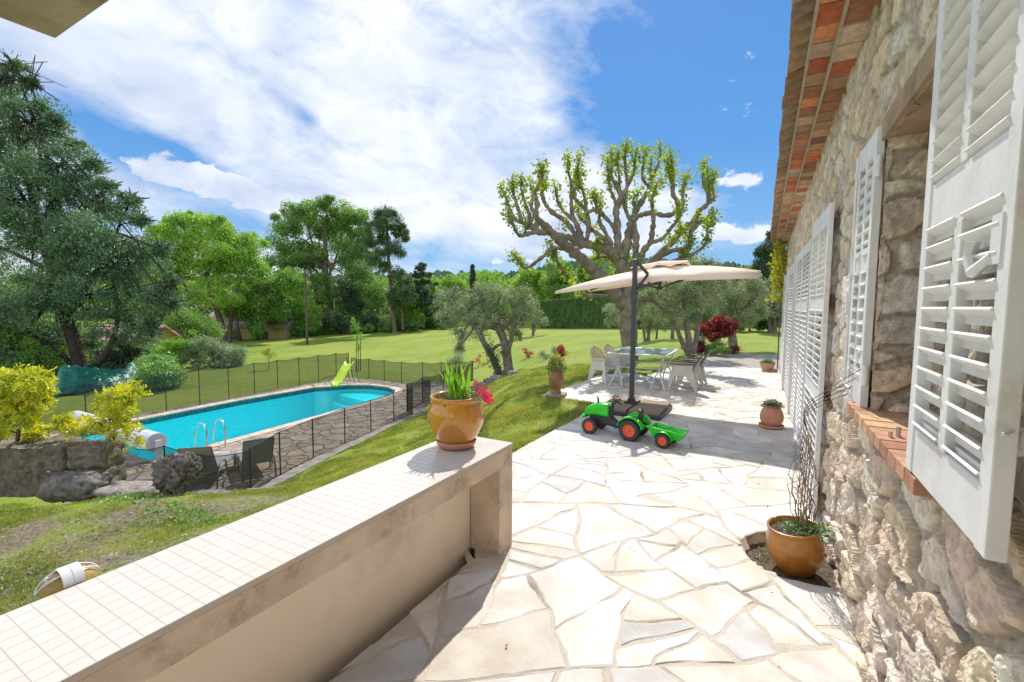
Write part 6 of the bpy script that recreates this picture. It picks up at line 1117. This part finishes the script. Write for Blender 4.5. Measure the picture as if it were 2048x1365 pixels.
tree('bare_shrub', 'thin reddish-grey shrub between the fence and the gnarled olive', 'shrub', (957, 733), 20.5, [(955, 722, 7, 6), (960, 712, 5, 5), (968, 728, 5, 4)], .05, bpy.data.materials['photinia_leaf'], 220, tr=.014, seed=71, clump=.5)
for i, (x, y, rx, ry, lm, lab) in enumerate([(870, 640, 28, 16, L_MID, 'loose green bush at the lawn edge right of the pine'), (770, 652, 14, 12, L_DARK, 'dark low bush left of the pine trunk'), (820, 652, 20, 10, L_DARK, 'dark green low bush right of the pine trunk'), (730, 655, 20, 10, L_MID, 'low green bush under the tallest oak'), (900, 645, 20, 12, L_GREY, 'greyish bush behind the gnarled olive'), (620, 660, 18, 10, L_BRIGHT, 'bright low bush beside the utility pole')]):
    tree('border_bush', lab, 'bush', (x, y+ry+2), 45, [(x-rx*.5, y, rx*.6, ry*.8), (x+rx*.4, y+2, rx*.6, ry*.8), (x, y-ry*.4, rx*.5, ry*.6)], .16, lm, 3500, tr=.06, seed=80+i, group='bushes along the far lawn edge')
for i, (x, y, rx, ry, D, lm, lab) in enumerate([(30, 720, 90, 50, 26, L_MID, 'leafy undergrowth left of the cypress trunk'), (240, 720, 60, 30, 29, L_DK2, 'dark shrub in the shade right of the cypress trunk'), (60, 640, 120, 60, 34, L_DARK, 'dark green tree filling in behind the cypress trunk'), (280, 640, 50, 40, 38, L_MID, 'green tree behind the pink roofed shed')]):
    tree('undergrowth_tree', lab, 'tree', (x, min(770, y+ry+6)), D, [(x-rx*.5, y, rx*.6, ry*.7), (x+rx*.5, y, rx*.6, ry*.7), (x, y-ry*.5, rx*.6, ry*.6), (x, y+ry*.4, rx*.8, ry*.5)], .14, lm, 9000, tr=.12, seed=90+i, group='undergrowth around the cypress')
# golden locust shrubs on the stone planter: feathery leaves
def locust(name, label, base, D, limbs, tufts, n, seed):
    r = rs(seed); b = PD(base[0], base[1], D); t = thing(name, label, 'shrub', b); tk = MB(); lf = MB()
    for rad, pts in limbs: P = smooth_path([PD(x, y, D+r.normal(0, .12)) for x, y in pts], 4); tk.tube(P, rad*.45*np.linspace(1, .35, len(P)), 7, noise=.12)
    for (x, y, rx, ry) in tufts:
        c0 = PD(x, y, D+r.normal(0, .15)); k = int(n*rx*ry/75)
        for _ in range(max(3, k)):
            q = sph(r, 1, .5)[0]; c = c0+VR*q[0]*rx*1.25*D/F_+VU*q[1]*ry*1.25*D/F_+VW*q[2]*rx*D/F_; d = unit(q+(0, 0, .25)+r.normal(0, .5, 3)); L = r.uniform(.08, .15); m = 9; s = np.repeat(np.linspace(.1, 1, m), 2)[:, None]; side = unit(np.cross(d, r.normal(size=3)))*np.tile([1, -1], m)[:, None]
            P = c+d*s*L-(0, 0, 1)*s**2*.02; lf.leaves(P, .058, .42, d=side*1.6+d*.9, spread=.25); 
        tk.tube([PD(x, y+ry*.6, D), c0], [.008, .004], 5, cap=False)
    tk.build('trunk', bark_r, t, smooth=True); lf.build('crown', L_LIME, t); return t
locust('golden_locust', 'golden yellow feathery shrub at the left edge on the stone planter', (35, 880), 7.6, [(.07, [(35, 885), (38, 850), (30, 820), (48, 800), (60, 770)]), (.05, [(36, 865), (10, 860), (-20, 850)]), (.04, [(38, 850), (0, 838), (-30, 820)]), (.03, [(50, 800), (75, 790), (85, 780)])],
       [(30, 770, 34, 22), (70, 775, 26, 22), (85, 800, 18, 16), (10, 800, 24, 20), (55, 755, 30, 12), (60, 830, 16, 16), (75, 865, 22, 12), (0, 870, 12, 14), (5, 760, 20, 16), (45, 800, 30, 18), (25, 840, 26, 16), (95, 770, 14, 12), (60, 785, 30, 18)], 15, 3)
locust('golden_locust', 'golden yellow feathery shrub leaning over the end of the stone planter before the roller', (208, 925), 7.9, [(.055, [(208, 930), (222, 905), (228, 880), (215, 865), (195, 845), (180, 860)]), (.04, [(228, 882), (232, 845), (245, 815), (255, 795)]), (.03, [(212, 918), (240, 912), (262, 903)]), (.03, [(200, 848), (215, 840), (235, 838)])],
       [(230, 800, 26, 20), (262, 782, 16, 14), (225, 835, 30, 16), (150, 850, 32, 12), (190, 860, 24, 10), (250, 860, 26, 14), (240, 815, 22, 18), (275, 885, 12, 8), (125, 845, 16, 9), (270, 790, 10, 12)], 10, 4)
# climber at the far house corner
r = rs(6); c = np.array((.10, 14.7, 2.6)); t = thing('climbing_vine', 'yellow-green climber on the far corner of the house wall', 'climbing plant', (.2, 14.8, 0)); mb = MB(); C = np.c_[r.normal(.20, .10, 1300), r.normal(14.75, .25, 1300), r.uniform(1.9, 3.45, 1300)]; mb.leaves(C, .09, .75); mb.build('leaves', L_YEL, t); mb = MB(); mb.tube([(.25, 14.9, 0), (.24, 14.85, 1.5), (.22, 14.8, 3.3)], .02, 6); mb.build('stem', BARK, t)
# ---- grass blades near the viewer
def blades(region, n, h, seed, name, label, lm):
    r = rs(seed); x = r.uniform(region[0], region[1], n); y = r.uniform(region[2], region[3], n); den = fbm(x*1.6, y*1.6, 2., 3); ok = (r.uniform(-1, 1, n)*.6 < den+.42-1.0*np.clip(1-np.hypot((x+4.6)/4.2, (y-1.5)/2.9), 0, 1)-.4*np.clip(1-np.hypot((x+7)/2.2, (y-2.6)/1.4), 0, 1)) & ~inpoly(x, y, grow(TERR1, .015)) & ~inpoly(x, y, grow(DECK, .42)) & ~((x > -2.07) & (y < 2.84)) & ~inpoly(x, y, GRAVEL)
    x, y = x[ok], y[ok]; z = terr(x, y)+.035*fbm(x*1.4, y*1.4, 3., 4)-.005; k = len(x); hh = h*r.uniform(.45, 1.25, k)*(1+.35*np.clip(den[ok], -1, 1)); a = r.uniform(0, 6.28, k); w = .0035+.0022*r.uniform(size=k); w = w*h/.045; l1 = r.normal(0, .45, (k, 2))*hh[:, None]
    b = np.stack([x, y, z], 1); s = np.stack([np.cos(a)*w, np.sin(a)*w, 0*w], 1); tip = b+np.c_[l1, hh]; mid = b+np.c_[l1*.35, hh*.6]; mb = MB(); mb.add(np.stack([b-s, b+s, mid+s*.7, tip, mid-s*.7], 1).reshape(-1, 3), np.arange(5*k).reshape(k, 5)); return mb.build(name, lm, kind='stuff', label=label, category='grass')
L_GR = LEAF('grass_blade', (.20, .29, .035), (.46, .46, .12), ns=1.8, tr=.4)
L_WEED = LEAF('clover_leaf', (.14, .32, .03), (.24, .42, .05), ns=3)
blades((-12.5, -2.05, -.4, 4.2), 190000, .038, 1, 'foreground_grass', 'short patchy foreground grass below the tiled parapet', L_GR)
blades((-9.4, -2.4, 4., 8.6), 110000, .05, 2, 'bank_grass', 'grass bank between the terrace and the pool kerb', L_GR)
blades((-11, -3.4, 8.6, 15.), 80000, .07, 3, 'upper_bank_grass', 'mown grass bank around the olive jar', L_GR)
r = rs(12); x = np.r_[r.uniform(-8.4, -5.6, 200), r.uniform(-7, -3, 80)]; y = np.r_[r.normal(2.95, .14, 200)+(-7-x[:200])*-.05, r.uniform(.5, 3.2, 80)]; mb = MB(); C = np.repeat(np.c_[x, y, terr(x, y)+.02], 5, 0)+r.normal(0, .02, (1400, 3)); mb.leaves(C, .04, .7, d=(0, 0, .8)); mb.build('lawn_weeds', L_WEED, kind='stuff', label='broad-leaved weeds in the foreground grass', category='weeds')
# ================================================================ ROCKS, PLANTER, BUILDINGS, SMALL THINGS
rock_m = M('grey_rock', (.15, .13, .11), (.27, .24, .20), rough=.95, ns=11, bump=1., bs=26, bd=.03, dark=(.05, .045, .04), ds=9)
pale_rock = M('pale_rock', (.26, .22, .19), (.38, .33, .29), rough=.95, ns=12, bump=1., bs=26, bd=.03, dark=(.14, .12, .10), ds=9)
def rock(name, label, c, r, mat, seed, holes=0., cat='rock', n=48, parent=None, rot=0., sq=3.):
    th = np.linspace(0, math.pi, n//2); ph = np.arange(n)*2*math.pi/n; T, P_ = np.meshgrid(th, ph, indexing='ij'); d = np.stack([np.sin(T)*np.cos(P_), np.sin(T)*np.sin(P_), np.cos(T)], -1)
    q = (np.abs(d)**sq).sum(-1)**(-1/sq); f = 1+.16*fbm(d[..., 0]*1.7+seed, d[..., 1]*1.7, d[..., 2]*1.7, 3)+.07*fbm(d[..., 0]*6+seed, d[..., 1]*6, d[..., 2]*6, 4)-holes*np.abs(fbm(d[..., 0]*4.5+seed, d[..., 1]*4.5, d[..., 2]*4.5, 4))
    V = d*(q*f)[..., None]*np.array(r); V = V@rotz(rot).T+np.array(c); V[0] = V[0].mean(0); V[-1] = V[-1].mean(0); k = len(th); i, j = np.meshgrid(np.arange(k-1), np.arange(n), indexing='ij'); j2 = (j+1) % n; mb = MB(); mb.add(V.reshape(-1, 3), np.stack([i*n+j, (i+1)*n+j, (i+1)*n+j2, i*n+j2], -1).reshape(-1, 4)); o = mb.build(name, mat, parent, smooth=True)
    if parent is None: o['label'] = label; o['category'] = cat
    return o
rock('porous_boulder', 'upright porous grey boulder riddled with holes at the edge of the lawn', (-7.72, 3.42, -.84), (.27, .20, .30), rock_m, 3, holes=.38, rot=.6, n=72)
rock('porous_boulder', 'smaller porous rock leaning on top of the upright boulder', (-7.50, 3.52, -.68), (.20, .16, .17), rock_m, 13, holes=.38, rot=.2, n=60)
rock('dark_boulder', 'low dark rounded boulder at the foot of the stone planter', tuple(PD(150, 972, 7.1)), (.40, .24, .20), rock_m, 5, holes=.08, rot=.5)
rock('ledge_rock', 'flat pale rock ledge between the planter and the porous boulder', tuple(PD(262, 985, 7.2)), (.55, .28, .13), pale_rock, 8, rot=.45)
rock('ledge_rock', 'flat weathered rock ledge right of the porous boulder, nearer the loungers', tuple(PD(415, 1005, 6.9)), (.50, .28, .13), rock_m, 9, rot=.5)
rock('ledge_rock', 'flat grey rock ledge half hidden by the parapet, rightmost of the ledges', tuple(PD(505, 1022, 6.5)), (.50, .26, .12), rock_m, 19, rot=.5)
rock('small_stone', 'small brown stone beside the dark boulder', tuple(PD(205, 960, 7.4)), (.14, .12, .10), rock_m, 21)
rock('small_stone', 'pale stone at the foot of the gnarled olive', tuple(gnd(1028, 748, -.9)), (.22, .15, .12), pale_rock, 22)
rock('lawn_stone', 'pale stone in the lawn between the two forked olive trunks', tuple(gnd(1378, 697, 0)), (.30, .25, .18), pale_rock, 23)
for i, (x, y) in enumerate([(955, 778), (968, 770), (982, 763), (996, 756)]): o = rock('edging_stone', ['low grey edging stone nearest the pool fence end', 'low grey edging stone second from the pool fence end', 'low grey edging stone third from the pool fence end', 'low grey edging stone nearest the gnarled olive'][i], tuple(gnd(x, y, -1.6)), (.30, .20, .10), pale_rock if i % 2 else rock_m, 30+i, n=20); o['group'] = 'edging stones below the gnarled olive'
# stone planter
a = PD(-60, 925, 7.7); b = PD(232, 905, 7.75); t = thing('stone_planter', 'old dark stone planter wall at the left edge of the lawn', 'planter wall', (a+b)/2*(1, 1, 0)+(0, 0, -1.2)); u = unit((b-a)*(1, 1, 0)); nn = np.array([u[1], -u[0], 0]); L = np.hypot(*(b-a)[:2])
if np.dot(nn, -a) < 0: nn = -nn
old = M('old_blockwork', (.17, .135, .10), (.26, .215, .165), rough=.95, ns=9, bump=1., bs=20, bd=.03, dark=(.07, .06, .045), ds=6)
r = rs(3); z0, z1 = -1.45, -.62
def rblock(x0, x1, za, zb, sd, nm, dep=.5):
    g = 14; mb = MB(); 
    for face in range(3):
        U = np.linspace(0, 1, g); P, Q = np.meshgrid(U, U); e = np.minimum(np.minimum(P, 1-P), np.minimum(Q, 1-Q)); bl = np.clip(e/.10, 0, 1)**.5
        if face == 0: X_, Z_, Dp = x0+(x1-x0)*P, za+(zb-za)*Q, dep/2-.03*(1-bl)+.022*fbm(P*5+sd, Q*5, 0., 4)
        elif face == 1: X_, Z_, Dp = x0+(x1-x0)*P, zb-.03*(1-bl)+.018*fbm(P*5, Q*5+sd, 0., 4), (Q-.5)*dep
        else: X_, Z_, Dp = x1-.03*(1-bl)+.02*fbm(P*5, Q*5+sd, 9., 4), za+(zb-za)*Q, (P-.5)*dep
        V = a*(1, 1, 0)+u*X_[..., None]+nn*Dp[..., None]; V[..., 2] = Z_; idx = np.arange(g*g).reshape(g, g); mb.add(V.reshape(-1, 3), np.stack([idx[:-1, :-1], idx[:-1, 1:], idx[1:, 1:], idx[1:, :-1]], -1).reshape(-1, 4), (1, 1, 1))
    return mb.build(nm, old, t, smooth=True)
mb = MB(); g = 60; U = np.linspace(0, 1, g); 
for face in (0, 1):
    P, Q = np.meshgrid(U, np.linspace(0, 1, 20)); X_ = P*(L-.93); 
    if face == 0: V = a*(1, 1, 0)+u*X_[..., None]+nn*(.24+.03*fbm(P*12, Q*5, 1., 4))[..., None]; V[..., 2] = z0+(z1-.01-z0)*Q
    else: V = a*(1, 1, 0)+u*X_[..., None]+nn*((.26-.56*Q))[..., None]; V[..., 2] = z1-.01+.02*fbm(P*14, Q*4, 2., 4)
    idx = np.arange(g*20).reshape(20, g); mb.add(V.reshape(-1, 3), np.stack([idx[:-1, :-1], idx[:-1, 1:], idx[1:, 1:], idx[1:, :-1]], -1).reshape(-1, 4))
mb.build('wall_face', old, t, smooth=True)
rblock(L-.98, L-.62, -1.02, z1+.0, 1, 'stone_block'); rblock(L-.60, L-.0, -.98, z1+.01, 2, 'stone_block'); rblock(L-.95, L-.50, z0, -1.03, 3, 'stone_block'); rblock(L-.48, L-.02, z0, -.99, 4, 'stone_block')
# green ground sheet and pink-roofed shed
tarp = M('green_ground_sheet', (.008, .13, .075), (.015, .20, .12), rough=.5, ns=4); mb = MB(); r = rs(4)
g = 40; V = []; pa, pb_ = gnd(95, 800, -2.3), gnd(290, 764, -2.3)
for i in range(g):
    for j in range(12):
        s, q = i/(g-1), j/11; p = pa+(pb_-pa)*s; u_ = unit(p*(1, 1, 0)); p = p+u_*(q*1.5+.15*math.sin(s*17)); V.append((p[0], p[1], tz(p[0], p[1])+.06+(.95+.2*math.sin(s*7))*q**.8*min(1, s*8, (1-s)*8)+.10*float(vnoise(s*22, q*3))))
mb.add(V, [(i*12+j, i*12+j+1, (i+1)*12+j+1, (i+1)*12+j) for i in range(g-1) for j in range(11)]); o = mb.build('ground_sheet', tarp, smooth=True); o['label'] = 'crumpled green sheet on the bank beneath the cypress'; o['category'] = 'ground sheet'
yel = M('yellow_render', (.58, .42, .17), (.50, .36, .16), rough=.9, ns=2); roofm = M('roof_tile_far', (.42, .30, .24), (.56, .44, .36), rough=.9, ns=6)
pinkm = M('pink_roof', (.58, .28, .24), (.66, .38, .34), rough=.8, ns=5)
def house(name, label, cx, D, yb, w, dep, h, rh, roof, rz, wins, seed):
    p = PD(cx, yb, D); z = min(tz(p[0], p[1]), p[2])-.2; t = thing(name, label, 'house', (p[0], p[1], z), rz)
    mb = MB(); mb.box((0, 0, h/2), (w, dep, h)); mb.add([(-w/2, -dep/2, h), (w/2, -dep/2, h), (w/2, dep/2, h), (-w/2, dep/2, h), (-w/2, 0, h+rh), (w/2, 0, h+rh)], [(0, 3, 4), (1, 5, 2)]); mb.build('wall', yel, t, local=True)
    mb = MB(); sl = math.atan2(rh, dep/2); Ls = (dep/2+.4)/math.cos(sl)
    for s in (-1, 1):
        for k in range(int(w/.24)+4):
            x = -w/2-.3+k*.24
            if x > w/2+.3: break
            c = np.array((x, s*(dep/4+.18), h+rh/2-.06)); e = np.array((0, s*math.cos(sl), -math.sin(sl)))*Ls/2; mb.tube([c-e, c+e], .105, 6, cap=True)
    mb.build('roof', roof, t, local=True, smooth=True)
    for (x, z_, ww, hh, nm) in wins:
        mb = MB(); mb.box((x, -dep/2-.01, z_), (ww+.12, .06, hh+.12)); f = mb.build(nm, M('pale_frame', (.6, .58, .5), rough=.6) if 'pale_frame' not in bpy.data.materials else bpy.data.materials['pale_frame'], t, local=True); mb = MB(); mb.box((x, -dep/2-.045, z_), (ww, .02, hh)); mb.build('pane', glass, f, local=True)
    return t
house('garden_shed', 'small yellow shed with a pink tiled roof under the cypress', 272, 38, 704, 4.2, 3.2, 1.9, .9, pinkm, .5, [(-1., 1.1, .8, .8, 'window'), (.9, 1.1, .8, .8, 'window')], 1)
house('yellow_house', 'yellow rendered house with a brown tiled roof behind the far trees', 520, 60, 688, 11., 7., 2.7, 1.7, roofm, .45, [(-4.0, 1.4, 1., 1.3, 'window'), (-1., 1.2, 1.2, 2.1, 'door'), (2.8, 1.4, 1., 1.3, 'window')], 2)
# utility pole
p = PD(614, 672, 47); t = thing('utility_pole', 'slim dark wooden utility pole in front of the far trees', 'pole', (p[0], p[1], tz(p[0], p[1]))); top = PD(614, 545, 47); mb = MB(); mb.tube([(p[0], p[1], tz(p[0], p[1])-.1), (p[0], p[1], top[2])], [.13, .09], 10); mb.build('pole', M('weathered_wood', (.14, .11, .09), rough=.9), t, smooth=True); mb = MB(); mb.box((p[0], p[1], top[2]-.25), (1.1, .1, .1)); mb.build('crossarm', bpy.data.materials['weathered_wood'], t)
# parked car far behind the trees
p = PD(560, 674, 66); t = thing('parked_car', 'small white car parked beside the yellow house', 'car', (p[0], p[1], tz(p[0], p[1])), .9); cw_ = M('white_car_paint', (.68, .69, .72), rough=.25, coat=.5)
mb = MB(); loft(mb, [(-2.0, .35, .75, .70, 4), (-1.9, .25, .95, .80, 4), (-1.0, .25, 1.0, .84, 4), (.8, .25, .98, .84, 4), (1.8, .25, .80, .80, 4), (2.0, .35, .65, .70, 4)], 20); mb.build('body', cw_, t, local=True, smooth=True)
mb = MB(); loft(mb, [(-1.85, .9, 1.0, .70, 4), (-1.4, .9, 1.40, .64, 4), (0, .9, 1.46, .64, 4), (.9, .9, 1.0, .72, 4)], 20); mb.build('cabin_glass', glass, t, local=True, smooth=True)
for sx in (-1.25, 1.25):
    for sy in (-.78, .78): mb = MB(); mb.lathe([(0, -.09), (.2, -.09), (.31, -.08), (.31, .08), (.2, .09), (0, .09)], (sx, sy, .31), 16, R=rotx(math.pi/2)); mb.build('wheel', rub, t, local=True, smooth=True)
# small litter on the paving, a few dead leaves and dry twigs on the lawn
r = rs(9); mb = MB(); x = r.uniform(-2.4, .3, 60); y = r.uniform(1.2, 7, 60); mb.leaves(np.c_[x, y, np.full(60, .012)], .022, .5, d=np.c_[r.normal(size=60), r.normal(size=60), 0*x], spread=.1, up=3.); mb.build('dry_leaf_litter', LEAF('dead_leaf', (.22, .10, .05), (.30, .18, .09), ns=30), kind='stuff', label='scattered dry brown leaves on the paving', category='leaf litter')
mb = MB(); x = r.uniform(-8, -2.4, 900); y = r.uniform(0, 3.6, 900); mb.leaves(np.c_[x, y, terr(x, y)+.03], .05, .35, d=np.c_[r.normal(size=900), r.normal(size=900), 0*x], spread=.1, up=2.); mb.build('lawn_leaf_litter', LEAF('straw_leaf', (.42, .32, .22), (.30, .20, .13), ns=30), kind='stuff', label='dry fallen leaves scattered in the foreground grass', category='leaf litter')
# metal edging strip and twig
p = gnd(528, 994, -2.); mb = MB(); mb.beam(p+(-.22, -.15, .05), p+(.25, .2, .07), .05, .03); o = mb.build('stone_strip', pale_rock); o['label'] = 'thin pale stone strip where the kerb meets the grass bank'; o['category'] = 'edging strip'
